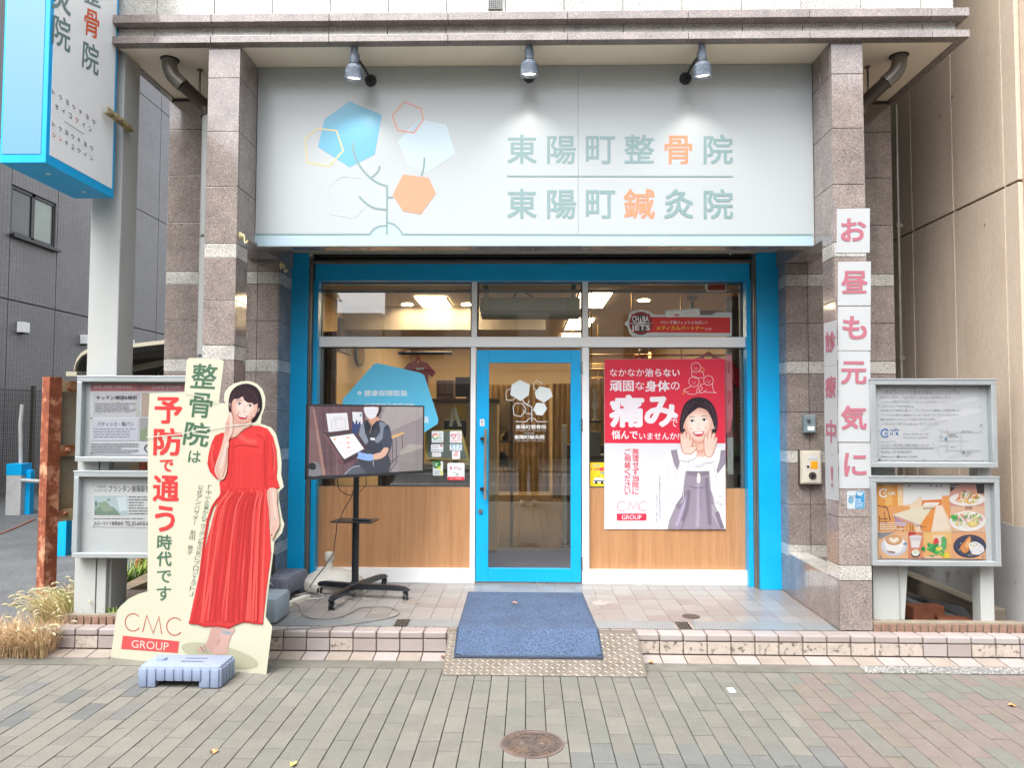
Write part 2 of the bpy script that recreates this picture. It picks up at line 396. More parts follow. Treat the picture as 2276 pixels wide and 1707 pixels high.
for nm, (m, q) in far.items():
    me = bpy.data.meshes.new('x'); q.b.to_mesh(me); q.b.free(); n0 = len(mb.b.faces); mb.b.from_mesh(me); mb.b.faces.ensure_lookup_table()
    for f in mb.b.faces[n0:]: f.material_index = len(mats)
    mats.append(m)
tag(mb.build('paver', mats, base), kind='stuff')
struct(MB().box(-30, 30, 4.62, 4.745, -.075, .002).build('kerb_gutter', surf('damp_dark_concrete', '#6f6d64', .85, var=.28, scale=5, grain=.25, gscale=200, bmp=.3, dirt='#55534a', dscale=4, dpos=(.42, .7))))
struct(MB().box(2.08, 5, 4.6205, 4.74, .002, .008, bev=.003).build('kerb_stone', granite('speckled_kerb_granite', [(0, '#3e3e40'), (.3, '#8b8b88'), (.6, '#b9b9b4'), (.8, '#5f5f60')], .6, 150)))
# tiled step along the front: nosing, riser and foot tiles
TI = [surf('pink_beige_tile'+s_, c, .34, var=.06, scale=5, bmp=.05, bscale=150, dirt='#948070', dscale=4, dpos=(.62, .95)) for s_, c in (('', '#958c89'), ('_pale', '#9a9390'), ('_rosy', '#918784'))]
TD = surf('pink_beige_tile_stained', '#a89d93', .5, var=.12, scale=8, dirt='#3b352c', dscale=26, dpos=(.53, .66))
TF = surf('foot_tile_worn', '#8b8178', .55, var=.12, scale=8, dirt='#7a6e61', dscale=9, dpos=(.5, .85))
kerb = struct(MB().box(-3.36, 12, 4.892, 5.2, -.1, .140).box(-3.36, 12, 4.752, 4.89, -.1, -.004).build('kerb', surf('brown_grout', '#5d5046', .9)))
def tilemesh(mb_, m): o = mb_.build('tile', m); d = o.data; bpy.data.objects.remove(o); return d
P_ = .1545; X0 = .863-P_*27
nos = [tilemesh(MB().box(-.0735, .0735, 0, .112, .105, .15, bev=.009), m) for m in TI]
ris = [tilemesh(MB().box(-.0735, .0735, .002, .014, .024, .1, bev=.002), m) for m in TI+[TD]]
foo = [tilemesh(MB().prism([(-.0735, -.125, .004), (-.0735, -.002, .018), (-.0735, -.002, -.01), (-.0735, -.125, -.01)], (.147, 0, 0)), m) for m in (TI[0], TF, TF)]
for k in range(0, 54):
    x = X0+(k+.5)*P_
    for d, jit in ((rnd.choice(nos), .001), (ris[3] if .9 < x < 2.6 and rnd.random() < .8 else rnd.choice(ris), .0007), (rnd.choice(foo), .0005)):
        o = link('tile', d, kerb); o.location = (x, 4.88+rnd.uniform(-jit, jit), rnd.uniform(-jit, jit)*.5)
# porch floor with square tiles
porch = struct(MB().box(-2.24, 2.30, 4.98, 6.5, -.1, .1445).build('porch_floor', surf('pale_grout', '#9b8d83', .9)))
PT = [surf('porch_tile'+s_, c, .3, var=.05, scale=4, bmp=.04, bscale=120, dirt='#958a82', dscale=2.2, dpos=(.55, .9)) for s_, c in (('', '#7d7977'), ('_pale', '#83807e'), ('_rosy', '#797371'))]
pt = [tilemesh(MB().box(-.0745, .0745, -.0735, .0735, -.0045, .0055, bev=.0018), m) for m in PT]
k0 = int((2.02+.543)/.153)+1
for i in range(-18, 12):
    x = .543+(i+.5)*.1528
    if not -2.0 < x < 2.09: continue
    for j in range(8):
        y = 5.188+.0755+j*.151
        if j == 7: continue
        o = link('tile', rnd.choice(pt), porch); o.location = (x, y, .1445+rnd.uniform(-.0004, .0004))
MB().box(-2.0, 2.08, 6.246, 6.38, .1445, .1495).build('edge_strip', PT[0], porch)
# drain channel with a ribbed cover
dr = thing('drain_cover', 'long grey ribbed metal drain cover set in front of the porch tiles', 'drain cover', (0, 5.08, .15))
b = MB()
for x0, x1 in ((-2.0, -.905), (-.81, 1.0), (1.125, 1.86), (1.866, 2.075)): b.box(x0, x1, 4.995, 5.186, .143, .1505, bev=.0015)
b.build('cover_plate', surf('zinc_drain_plate', '#8d9294', .42, metal=.45, var=.12, scale=5, grain=.1, gscale=150), dr)
b = MB()
x = -1.98
while x < 2.04:
    if not (-.93 < x < -.8 or .98 < x < 1.13): b.faces([(x, 5.005, .1512), (x+.005, 5.005, .1512), (x+.035, 5.176, .1512), (x+.03, 5.176, .1512)], [(0, 1, 2, 3)])
    x += .017
tag(b.build('rib', surf('zinc_rib', '#a2a7a9', .4, metal=.4), dr), kind='stuff')
MB().box(-2.0, 2.075, 4.99, 4.994, .13, .152).build('edge_rail', M['steel'], dr)
for gx, lab in ((-.857, 'small black barred drain grate beside the television stand'), (1.063, 'small black barred drain grate right of the blue mat')):
    g = thing('drain_grate', lab, 'drain grate', (gx, 5.09, .145), 'barred grates in the drain cover')
    MB().box(gx-.047, gx+.047, 4.995, 5.186, .1448, .1462).build('sump', M['black'], g)
    b = MB()
    for k in range(5): b.box(gx-.046+k*.0215, gx-.041+k*.0215, 5.0, 5.18, .1464, .1505)
    for k in range(4): b.box(gx-.046, gx+.046, 5.0+k*.058, 5.006+k*.058, .1464, .1495)
    b.build('grate', M['steel'], g)
# small round floor covers
def round_cover(name, x, y, z, r, mat, lab, cat, relief=0, group=None):
    t = thing(name, lab, cat, (x, y, z), group)
    MB().lathe((x, y, z), [(r, -.004), (r, .0025), (r*.93, .003), (r*.92, .0012), (r*.9, .0012)], 40).build('rim', mat, t)
    b = MB().lathe((x, y, z), [(r*.89, -.002), (r*.89, .0024), (r*.6, .0024)], 40)
    b.build('lid', mat, t)
    b = MB()
    if relief:
        for k in range(24):
            a = k*math.pi/12; b.box(x+r*.76, x+r*.85, y-.006, y+.006, z+.002, z+.0055, rot=((x, y, z), k*15))
        for k in range(5):
            a = 2*math.pi*k/5+.3; cx_, cy_ = x+r*.36*math.cos(a), y+r*.36*math.sin(a)
            b.lathe((cx_, cy_, z), [(r*.17, .002), (r*.15, .006), (r*.05, .0055)], 10)
            cx_, cy_ = x+r*.58*math.cos(a+.6), y+r*.58*math.sin(a+.6); b.lathe((cx_, cy_, z), [(r*.08, .002), (r*.07, .006), (r*.02, .0055)], 8)
        b.lathe((x, y, z), [(r*.12, .002), (r*.11, .0065), (r*.04, .006)], 12)
        for q in (.68, .47):
            for k in range(30):
                b.box(x+r*q, x+r*q+.004, y-r*q*.1, y+r*q*.1, z+.002, z+.0045, rot=((x, y, z), k*12))
    else:
        for k in range(10):
            for q in (.3, .55, .78):
                b.box(x+r*q, x+r*q+.006, y-r*q*.16, y+r*q*.16, z+.002, z+.004, rot=((x, y, z), k*36+q*40))
    b.build('raised_pattern', mat, t)
    return t
rust = surf('brown_cast_iron', '#5a504c', .5, metal=.35, var=.3, scale=20, dirt='#75604f', dscale=9, dpos=(.45, .75), bmp=.2)
round_cover('manhole_cover', .024, 3.592, .001, .142, rust, 'round rusty manhole cover with a flower relief in the pavement', 'manhole cover', 1)
MB().lathe((.024, 3.592, 0), [(.152, -.07), (.152, .0045), (.143, .0045), (.143, -.01)], 40).build('surround_ring', surf('rusty_ring', '#6f5f5b', .6, metal=.2, var=.25, scale=15), bpy.data.objects['manhole_cover'])
grey_iron = surf('worn_grey_iron', '#968d85', .5, metal=.3, var=.2, scale=15, bmp=.15); pale_iron = surf('worn_pale_iron', '#a9a099', .55, metal=.2, var=.15, scale=12)
round_cover('floor_cover', -.885, 5.64, .150, .068, grey_iron, 'round grey brown floor cover under the right caster of the television stand', 'floor cover', 0, 'round covers in the porch tiles')
round_cover('floor_cover', .56, 5.67, .150, .068, pale_iron, 'pale round floor cover just right of the blue mat', 'floor cover', 0, 'round covers in the porch tiles')
round_cover('floor_cover', 1.162, 5.315, .150, .063, rust, 'dark brown round floor cover in front of the poster window', 'floor cover', 0, 'round covers in the porch tiles')
round_cover('floor_cover', -1.40, 5.64, .150, .068, pale_iron, 'pale round floor cover between the legs of the television stand', 'floor cover', 0, 'round covers in the porch tiles')
# ---------------- chequer plate ramp and mat
cp_ = thing('checker_plate', 'brown diamond tread steel plate bridging the tiled step', 'metal plate', (0, 4.6, 0))
px0, px1 = -.515, .72; pb = [(4.505, .006), (4.885, .158), (4.935, .160)]
b = MB()
for (ya, za), (yb, zb) in zip(pb, pb[1:]): b.prism([(px0, ya, za), (px0, yb, zb), (px0, yb, zb-.004), (px0, ya, za-.004)], (px1-px0, 0, 0))
plate_m = surf('worn_tread_plate', '#7f776e', .5, metal=.45, var=.22, scale=7, grain=.15, gscale=200, dirt='#665a4c', dscale=6, dpos=(.5, .8))
b.build('sheet', plate_m, cp_)
tread = surf('polished_tread', '#958d82', .42, metal=.5, var=.15, scale=12)
b = MB(); nrm = Vector((0, -(pb[1][1]-pb[0][1]), pb[1][0]-pb[0][0])).normalized(); tv = Vector((0, pb[1][0]-pb[0][0], pb[1][1]-pb[0][1])).normalized(); Ls = .405
row = 0; v = .012
while v < Ls-.012:
    x = px0+.02
    while x < px1-.014:
        o = Vector((x, pb[0][0], pb[0][1]))+tv*v; s_ = 1 if (row+round((x-px0-.02)/.036)) % 2 else -1
        d = (Vector((1, 0, 0))*.9+tv*s_*.75).normalized(); e = nrm.cross(d)
        q = [o+d*.019, o+e*.0042, o-d*.019, o-e*.0042]; b.faces([p+nrm*.0002 for p in q]+[o+nrm*.0022], [(0, 1, 4), (1, 2, 4), (2, 3, 4), (3, 0, 4)])
        x += .036
    v += .029; row += 1
tag(b.build('tread_bar', tread, cp_), kind='stuff')
mat_ = thing('door_mat', 'blue looped entrance mat sloping over the step in front of the door', 'mat', (0, 5.2, .15))
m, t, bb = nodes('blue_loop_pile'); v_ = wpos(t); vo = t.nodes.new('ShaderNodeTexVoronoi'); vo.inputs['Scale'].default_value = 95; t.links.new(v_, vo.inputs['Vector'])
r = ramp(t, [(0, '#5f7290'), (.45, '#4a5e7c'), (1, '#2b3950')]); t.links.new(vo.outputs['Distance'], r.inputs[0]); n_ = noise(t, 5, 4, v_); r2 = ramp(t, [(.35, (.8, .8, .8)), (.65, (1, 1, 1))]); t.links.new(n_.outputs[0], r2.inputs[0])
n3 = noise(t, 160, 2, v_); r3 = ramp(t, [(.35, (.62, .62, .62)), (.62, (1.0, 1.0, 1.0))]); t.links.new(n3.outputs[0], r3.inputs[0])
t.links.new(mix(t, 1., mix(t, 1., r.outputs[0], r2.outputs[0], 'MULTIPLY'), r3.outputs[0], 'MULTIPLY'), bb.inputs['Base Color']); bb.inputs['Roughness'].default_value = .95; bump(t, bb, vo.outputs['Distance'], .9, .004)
prof = [(4.652, .078), (4.76, .118), (4.86, .158), (4.905, .172), (4.96, .167), (5.1, .160), (5.5, .158), (5.955, .158)]
def xl(y): return -.446-(y-4.65)*.0125
def xr(y): return .462-(y-4.65)*.026
b = MB(); n = 24; vs = []; fs = []
pp = spline([Vector((0, y, z)) for y, z in prof], 5)
import mathutils.noise as mn
for i, p in enumerate(pp):
    for k in range(n+1):
        u = k/n; h = mn.noise(Vector((u*40, p.y*44, 0)))*.0012
        edge = min(u, 1-u); rr = .02 if i in (0, len(pp)-1) and edge < .02 else 0
        vs.append((xl(p.y)+(xr(p.y)-xl(p.y))*u, p.y+rr, p.z+h))
for i in range(len(pp)-1):
    for k in range(n): a = i*(n+1)+k; fs.append((a, a+1, a+n+2, a+n+1))
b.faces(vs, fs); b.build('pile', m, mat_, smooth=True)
b = MB()
for fx in (xl, xr):
    s_ = -1 if fx is xl else 1
    for p, q in zip(pp, pp[1:]):
        b.box(min(fx(p.y), fx(p.y)+s_*.013), max(fx(p.y), fx(p.y)+s_*.013), p.y, q.y, min(p.z, q.z)-.008, min(p.z, q.z)+.0015)
b.box(xl(4.65)-.012, xr(4.65)+.012, 4.638, 4.653, .066, .077).box(xl(5.95)-.01, xr(5.95)+.01, 5.953, 5.968, .151, .157)
b.build('rubber_border', surf('dark_blue_rubber', '#3a4558', .7), mat_)

# ================================================================ the shop building
ROWS = [.15, .48, .58, .90, 1.23, 1.33, 1.64, 1.95, 2.05, 2.36, 2.66, 2.76, 3.16, 3.55, 3.93, 4.163]
LIGHT = {(.48, .58), (1.23, 1.33), (1.95, 2.05), (2.66, 2.76)}
bld = thing('granite_building', 'granite clad building with projecting cornice above the shop entrance', 'building', (0, 6, 0))
GP = 0
def panel(parent, ax, pos, a0, a1, z0, z1, dr_, m, th=.02, g=.0022):
    """one stone facing panel; ax is the axis it faces along, dr_ its outward sign"""
    p0, p1 = sorted((pos, pos-dr_*th)); j = rnd.uniform(-.0006, .0006)
    b = MB(); q = (p0+j, p1+j)
    if ax == 'Y': b.box(a0+g, a1-g, *q, z0+g, z1-g, bev=.0012)
    elif ax == 'X': b.box(*q, a0+g, a1-g, z0+g, z1-g, bev=.0012)
    else: b.box(a0+g, a1-g, z0+g, z1-g, *q, bev=.0012)
    return b.build('granite_panel', m, parent)
def gm(z0, z1, dark=False): return M['granite_light'] if (round(z0, 2), round(z1, 2)) in LIGHT else M['granite_dark' if dark else 'granite']
def rows(parent, ax, pos, a0, a1, dr_, lo=.15, hi=9, off=0, dark=False):
    for z0, z1 in zip(ROWS, ROWS[1:]):
        zz0, zz1 = max(z0+(off if z0 > .2 else 0), lo), min(z1+off, hi)
        if zz1-zz0 > .02: panel(parent, ax, pos, a0, a1, zz0, zz1, dr_, gm(z0, z1, dark))
# pillars
for (x0, x1, s_, lab) in ((-2.243, -2.017, 1, 'left granite pillar behind the cutout'), (2.08, 2.297, -1, 'right granite pillar carrying the taped paper sheets')):
    p = MB().box(x0+.015, x1-.015, 5.015, 5.198, .12, 4.163).box(x0+.015, x1-.015, 5.198, 5.36, 2.84, 4.163).build('pillar', M['joint'], bld, label=lab)
    rows(p, 'Y', 5.0, x0, x1, -1)
    inn, out = (x1, x0) if s_ > 0 else (x0, x1)
    yb = 5.20
    for z0, z1 in zip(ROWS, ROWS[1:]):
        panel(p, 'X', inn, 5.0205, yb, z0, z1, s_, gm(z0, z1)); panel(p, 'X', out, 5.0205, yb, z0, z1, -s_, gm(z0, z1))
        if z0 > 2.7: panel(p, 'X', inn, yb, 5.362, z0 if z0 > 2.77 else 2.82, z1, s_, gm(z0, z1))
# beam over the entrance
bm = MB().box(-2.016, 2.079, 5.37, 6.5, 2.96, 4.163).box(-2.016, 2.079, 5.37, 5.49, 2.84, 2.962).build('beam', M['joint'], bld)
k = -2.016; c_ = 0
while k < 2.07:
    k1 = min(k+.41, 2.079); panel(bm, 'Z', 2.82, k, k1, 5.33, 5.5, -1, M['granite_dark']); k = k1
MB().box(-1.985, 2.07, 5.5, 6.45, 2.95, 2.962).build('inner_soffit', surf('grey_white_soffit', '#a9a498', .7, var=.06), bm)
# left and right wings with recesses
for s_, yw, xi, xo, xp in ((-1, 5.84, -2.004, -2.93, -2.243), (1, 5.97, 2.09, 2.962, 2.297)):
    a0, a1 = sorted((xi, xo))
    wl = MB().box(a0+.01, a1-.01, yw+.015, yw+.6, -.05, 4.3).build('wall', M['joint'], bld)
    cols_ = [xi, xi+s_*.175, xi+s_*.47, xo]
    for c0, c1 in zip(cols_, cols_[1:]):
        u0, u1 = sorted((c0, c1)); up = 4.163 if c0 != cols_[0] else 2.82
        rows(wl, 'Y', yw, u0, u1, -1, lo=.15, hi=up, off=-.03 if up < 3 else -.03)
    rows(wl, 'X', xi, yw+.021, 6.16, -s_, hi=2.95, off=-.03, dark=True)
    # filling between pillar and wing above the recess, with dark stone soffit
    f0, f1 = sorted((xi-s_*.012, xp))
    fl = MB().box(f0+.012, f1-.012, 5.365, yw, 2.84, 4.163).build('lintel', M['joint'], bld)
    panel(fl, 'Z', 2.82, f0, f1, 5.2025, yw-.001, -1, M['granite_dark'])
    for z0, z1 in zip(ROWS, ROWS[1:]):
        if z0 > 2.7: panel(fl, 'X', xp, 5.202, yw-.002, max(z0, 2.82), z1, s_, gm(z0, z1))
    MB().box(*sorted((xi, xi-s_*.016)), 5.5, yw+.3, 2.822, 2.952).build('fascia', M['granite_dark'], fl)
    # low side wall of the porch
    l0, l1 = sorted((xi-s_*.008, xi+s_*.15))
    lw = MB().box(l0+.015, l1, 5.2, yw, .1, .47).build('low_wall', M['joint'], bld)
    ys = [5.2, 5.55, yw+.0]
    for u0, u1 in zip(ys, ys[1:]): panel(lw, 'X', xi-s_*.008, u0, u1, .15, .48, -s_, M['granite'])
    panel(lw, 'Z', .49, l0, l1, 5.201, yw-.001, 1, M['granite_light'])
# canopy: cream soffit with stone trims
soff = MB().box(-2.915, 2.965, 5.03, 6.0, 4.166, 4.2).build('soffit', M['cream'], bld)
for z0, z1, lab in ((4.158, 4.208, None), (4.305, 4.362, None)):
    tr = MB().box(-2.93, 2.97, 4.965, 5.02, z0+.004, z1-.004).build('cornice', M['joint'], bld)
    xs = [-2.958]+[-2.209+.826*i for i in range(7)]+[3.0]
    for u0, u1 in zip(xs, xs[1:]):
        MB().box(u0+.0018, u1-.0018, 4.95, 5.027, z0, z1, bev=.002).build('granite_trim', M['granite'], tr)
    for s_ in (-1, 1):
        x0, x1 = sorted((s_*2.998 if s_ > 0 else -2.956, s_*2.94 if s_ > 0 else -2.9))
        for u0, u1 in ((5.029, 5.5), (5.502, 6.1)): MB().box(x0, x1, u0, u1, z0, z1, bev=.002).build('granite_trim', M['granite'], tr)
xs = [-2.925]+[-2.643+.413*i for i in range(14)]+[2.95]
up = MB().box(-2.9, 2.93, 5.07, 14, 4.2, 11).build('upper_wall', M['joint'], bld)
for u0, u1 in zip(xs, xs[1:]):
    panel(up, 'Y', 5.03, u0, u1, 4.208, 4.305, -1, M['granite_light'])  # trim stone coloured paler to lift the shade under the upper band
    for zz in (4.362, 4.76, 5.16): panel(up, 'Y', 5.05, u0, u1, zz, zz+.398, -1, M['granite_light'])  # same stone as the trims; sky reflection is put into the paler colour
MB().box(-2.92, 2.95, 5.05, 5.07, 5.56, 11).box(-2.92, -2.9, 5.07, 14, 4.21, 11).box(2.93, 2.95, 5.07, 14, 4.21, 11).build('upper_facing', M['granite_light'], up)
# body of the building behind the wings
MB().box(-2.9, -2.2, 6.5, 14, -.05, 4.2).box(2.25, 2.93, 6.6, 14, -.05, 4.2).box(-2.9, 2.93, 13.6, 14, -.05, 4.2).box(-2.2, 2.25, 6.5, 13.6, 2.97, 4.2).build('rear_wall', surf('grey_render', '#77726c', .85, var=.1), bld)
# grille on the upper wall
b = MB().box(-.285, -.185, 5.035, 5.05, 4.43, 4.62)
b.build('vent_grille', surf('pale_vent', '#8f9290', .5), bld)
b = MB()
for i in range(7):
    for j in range(12): b.cyl((-.275+i*.0135, 5.034, 4.44+j*.0145), (-.275+i*.0135, 5.03, 4.44+j*.0145), .004, seg=6)
tag(b.build('vent_hole', M['black'], bld), kind='stuff')
# ================================================================ shop front
YF = 6.33
sf = thing('glazed_shopfront', 'bright blue shop front with white aluminium frames and glazed door', 'shop front', (0, YF, .15))
x0, _, z0, z1 = span(634, 0, 634, 0, 6.15)
xa = at(634, 900, Y=6.15).x; xb = at(680, 900, Y=6.15).x; xc = at(1686, 900, Y=6.15).x; xd = at(1733, 900, Y=6.15).x
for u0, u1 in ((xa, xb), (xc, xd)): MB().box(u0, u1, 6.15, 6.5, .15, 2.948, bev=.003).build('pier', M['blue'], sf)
ht = at(1138, 626, Y=6.3).z
rail_m = surf('brown_bronze_rail', '#8a7d70', .35, metal=.6, var=.2)
for u in (xb, xc):
    s_ = 1 if u == xb else -1
    c0, c1 = sorted((u+s_*.001, u+s_*.025))
    MB().box(c0, c1, 6.2, 6.5, .15, 2.9).build('shutter_channel', surf('grey_brown_channel', '#6d675f', .5), sf)
    MB().cyl((u+s_*.007, 6.185, .15), (u+s_*.007, 6.185, 2.93), .006, seg=8).build('guide_rail', rail_m, sf, smooth=True)
    MB().cyl((u+s_*.019, 6.19, .15), (u+s_*.019, 6.19, 2.93), .005, seg=8).build('guide_rail', M['steel'], sf, smooth=True)
    j0, j1 = sorted((u+s_*.026, u+s_*.066))
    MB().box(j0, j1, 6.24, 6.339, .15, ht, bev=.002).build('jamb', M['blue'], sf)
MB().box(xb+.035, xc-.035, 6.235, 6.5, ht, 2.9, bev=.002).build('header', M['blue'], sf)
MB().box(xb+.03, xc-.03, 6.2, 6.23, 2.925, 2.948).build('shutter_slot', M['black'], sf)
MB().box(xb+.03, xc-.03, 6.215, 6.234, 2.872, 2.888).box(xb+.03, xc-.03, 6.21, 6.234, 2.895, 2.9).build('header_rail', rail_m, sf)
fr = []
L0 = at(690, 760, Y=6.28).x; R1 = at(1669, 760, Y=6.28).x
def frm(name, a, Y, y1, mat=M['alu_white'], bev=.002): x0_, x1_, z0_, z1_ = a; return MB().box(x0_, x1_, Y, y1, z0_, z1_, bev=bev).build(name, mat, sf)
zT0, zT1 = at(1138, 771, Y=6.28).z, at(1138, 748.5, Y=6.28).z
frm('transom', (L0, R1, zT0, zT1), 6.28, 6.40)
mx = [at(1048, 700, Y=6.29).x, at(1060, 700, Y=6.29).x, at(1295, 700, Y=6.29).x, at(1307.5, 700, Y=6.29).x]
for a, b_ in ((0, 1), (2, 3)):
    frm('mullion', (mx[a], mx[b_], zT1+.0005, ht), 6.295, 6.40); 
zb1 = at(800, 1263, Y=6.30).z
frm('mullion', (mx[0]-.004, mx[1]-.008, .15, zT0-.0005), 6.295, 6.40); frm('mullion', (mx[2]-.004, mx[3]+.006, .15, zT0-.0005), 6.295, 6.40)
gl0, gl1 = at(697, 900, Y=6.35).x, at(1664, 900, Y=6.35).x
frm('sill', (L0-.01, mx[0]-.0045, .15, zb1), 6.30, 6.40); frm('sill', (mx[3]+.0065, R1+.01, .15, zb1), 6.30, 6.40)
zp1 = at(800, 1082, Y=6.33).z
wp = M['wood_panel']
for a0, a1 in ((L0+.0, mx[0]-.0045), (mx[3]+.0065, R1-.004)): MB().box(a0, a1, 6.335, 6.39, zb1+.0005, zp1).build('wood_panel', wp, sf)
beadm = surf('dark_gasket', '#4a463f', .5)
for a0, a1, c0, c1, nm in ((gl0, mx[0]-.004, zp1, zT0, 'lower'), (mx[3]+.006, gl1, zp1, zT0, 'lower'), (gl0, mx[0], zT1, ht, 'upper'), (mx[1], mx[2], zT1, ht, 'upper'), (mx[3], gl1, zT1, ht, 'upper')):
    MB().quad((a0, 6.352, c0), (a1, 6.352, c0), (a1, 6.352, c1), (a0, 6.352, c1)).build('pane', M['glass'], sf)
    b = MB(); q = .012
    for bx_ in ((a0, a0+q, c0, c1), (a1-q, a1, c0, c1), (a0+q, a1-q, c0, c0+.006), (a0+q, a1-q, c1-.008, c1)): b.box(bx_[0], bx_[1], 6.343, 6.36, bx_[2], bx_[3])
    b.build('gasket', beadm, sf)
# inner frame posts seen just behind the outer panes
MB().box(gl0-.02, gl0+.05, 6.40, 6.44, zp1, 2.8).box(gl1-.05, gl1+.02, 6.40, 6.44, zp1, 2.8).box(gl0, gl1, 6.40, 6.43, ht-.075, ht-.05).build('inner_post', surf('olive_grey_frame', '#77756b', .5), sf)
# the door
D0, D1 = at(1058.5, 1000, Y=6.30).x, at(1291.5, 1000, Y=6.30).x; dz0, dz1 = .165, at(1175, 778, Y=6.30).z
gx0, gx1 = at(1086, 1000, Y=6.30).x, at(1268.5, 1000, Y=6.30).x; gz0, gz1 = at(1175, 1264.5, Y=6.30).z, at(1175, 806, Y=6.30).z
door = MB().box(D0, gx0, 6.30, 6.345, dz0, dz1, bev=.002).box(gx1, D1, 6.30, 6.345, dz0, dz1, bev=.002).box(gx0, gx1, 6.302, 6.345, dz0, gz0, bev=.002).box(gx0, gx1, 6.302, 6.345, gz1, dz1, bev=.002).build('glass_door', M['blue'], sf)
MB().quad((gx0, 6.325, gz0), (gx1, 6.325, gz0), (gx1, 6.325, gz1), (gx0, 6.325, gz1)).build('pane', M['glass'], door)
MB().box(mx[1]-.01, mx[2], 6.31, 6.40, .15, .163).build('threshold', M['steel'], sf)
hx = at(1079, 1000, Y=6.24).x; hz0, hz1 = at(1079, 1111, Y=6.24).z, at(1079, 953, Y=6.24).z
MB().box(hx-.012, hx+.012, 6.235, 6.25, hz0, hz1, bev=.003).build('handle', surf('grey_wood_handle', '#777067', .5, var=.2), door)
b = MB()
for py in (975, 1087): z = at(1079, py, Y=6.26).z; b.box(hx-.045, hx, 6.25, 6.30, z-.012, z+.012, bev=.003)
b.build('handle_bracket', M['black'], door)
lx, lz = at(1067.5, 1137, Y=6.29).x, at(1067.5, 1137, Y=6.29).z
MB().cyl((lx, 6.30, lz), (lx, 6.286, lz), .021, .018, 20).build('lock', M['steel'], door, smooth=True); MB().box(lx-.002, lx+.002, 6.285, 6.287, lz-.008, lz+.008).build('keyhole', M['black'], door)
for py in (818, 945, 1253):
    z = at(1293, py, Y=6.29).z; b = MB()
    for q in range(3): b.cyl((D1+.005, 6.292, z-.055+q*.037), (D1+.005, 6.292, z-.020+q*.037), .008, seg=10)
    b.build('hinge', M['steel'], door, smooth=True)
# ================================================================ main sign
YS = 5.33
sx0, sx1 = -2.014, 2.077; sz1 = 4.163; sz0 = at(1138, 546.4, Y=YS).z
sign = thing('shop_sign', 'wide white fascia sign with tree emblem and green grey lettering over the entrance', 'sign', (0, YS, sz0))
m, t, b_ = nodes('white_sign_film'); b_.inputs['Base Color'].default_value = (*lin('#a4aaac'), 1); b_.inputs['Roughness'].default_value = .24; b_.inputs['Specular IOR Level'].default_value = .5
n_ = noise(t, 1.3, 3, wpos(t)); bump(t, b_, n_.outputs[0], .05, .01)
sm = at(1285, 300, Y=YS).x
for u0, u1 in ((sx0, sm-.0008), (sm+.0008, sx1)): MB().box(u0, u1, YS, YS+.03, sz0, sz1, bev=.001).build('panel', m, sign)
MB().box(sx0+.01, sx1-.01, YS+.031, YS+.039, sz0+.02, sz1).build('box_frame', M['alu'], sign)
G_, OR_, SK, LB, YL = '#829fa0', '#ea8f68', '#68b3d3', '#b3cddb', '#d8ca92'
p = Print(520, 80, 3.253, yplane(YS), lift=.0008, rough=.26, gain=.74); p.spec = .5
p.poly([(sx, sy) for sx, sy in ((138, 1440), (985, 1440), (1010, 1395), (1060, 1372), (1105, 1370), (1115, 1345), (1165, 1362), (1200, 1400), (1218, 1440), (1700, 1442), (2900, 1444), (4183, 1443), (4185, 1516), (138, 1516))], '#b7d0dc')
p.poly([(835, 470), (1070, 568), (1018, 855), (835, 948), (608, 800), (655, 600)], SK)
p.poly([(1340, 600), (1535, 640), (1602, 848), (1400, 985), (1260, 935), (1185, 760)], '#c2d7e2')
p.poly([(1370, 612), (1310, 700), (1262, 697), (1340, 602)], '#b2c9d6')
p.line([(603, 668), (742, 683), (790, 828), (688, 940), (528, 912), (517, 742)], 11, YL, True)
p.line([(1229, 473), (1356, 524), (1367, 608), (1303, 700), (1185, 680), (1145, 574)], 10, '#e19a82', True)
p.line([(778, 1012), (932, 1026), (982, 1195), (868, 1315), (690, 1282), (682, 1083)], 8, '#c0cdd8', True)
p.line([(860, 770), (868, 840), (905, 930), (975, 1015), (1040, 1060), (1108, 1084)], 14, G_, smooth=5)
p.line([(1053, 938), (1040, 980), (985, 1028)], 13, G_, smooth=5)
p.line([(905, 1160), (960, 1212), (1020, 1243), (1104, 1254)], 13, G_, smooth=5)
p.line([(1108, 1078), (1106, 1438)], 13, G_); p.line([(1112, 1166), (1150, 1166)], 13, G_)
p.line([(1378, 876), (1372, 950), (1354, 1012)], 13, G_, smooth=5)
p.poly([(1222, 1000), (1408, 1023), (1460, 1135), (1352, 1286), (1225, 1265), (1147, 1150)], '#ef9a76')
p.line([(138, 1433), (985, 1433), (1010, 1395), (1050, 1375), (1104, 1371)], 12, G_); p.line([(1104, 1345), (1160, 1362), (1195, 1396), (1220, 1434), (2900, 1438), (4183, 1436)], 12, G_)
p.build('emblem', sign)
p = Print(1080, 80, 2.836, yplane(YS), lift=.001, rough=.26, gain=.76); p.spec = .5
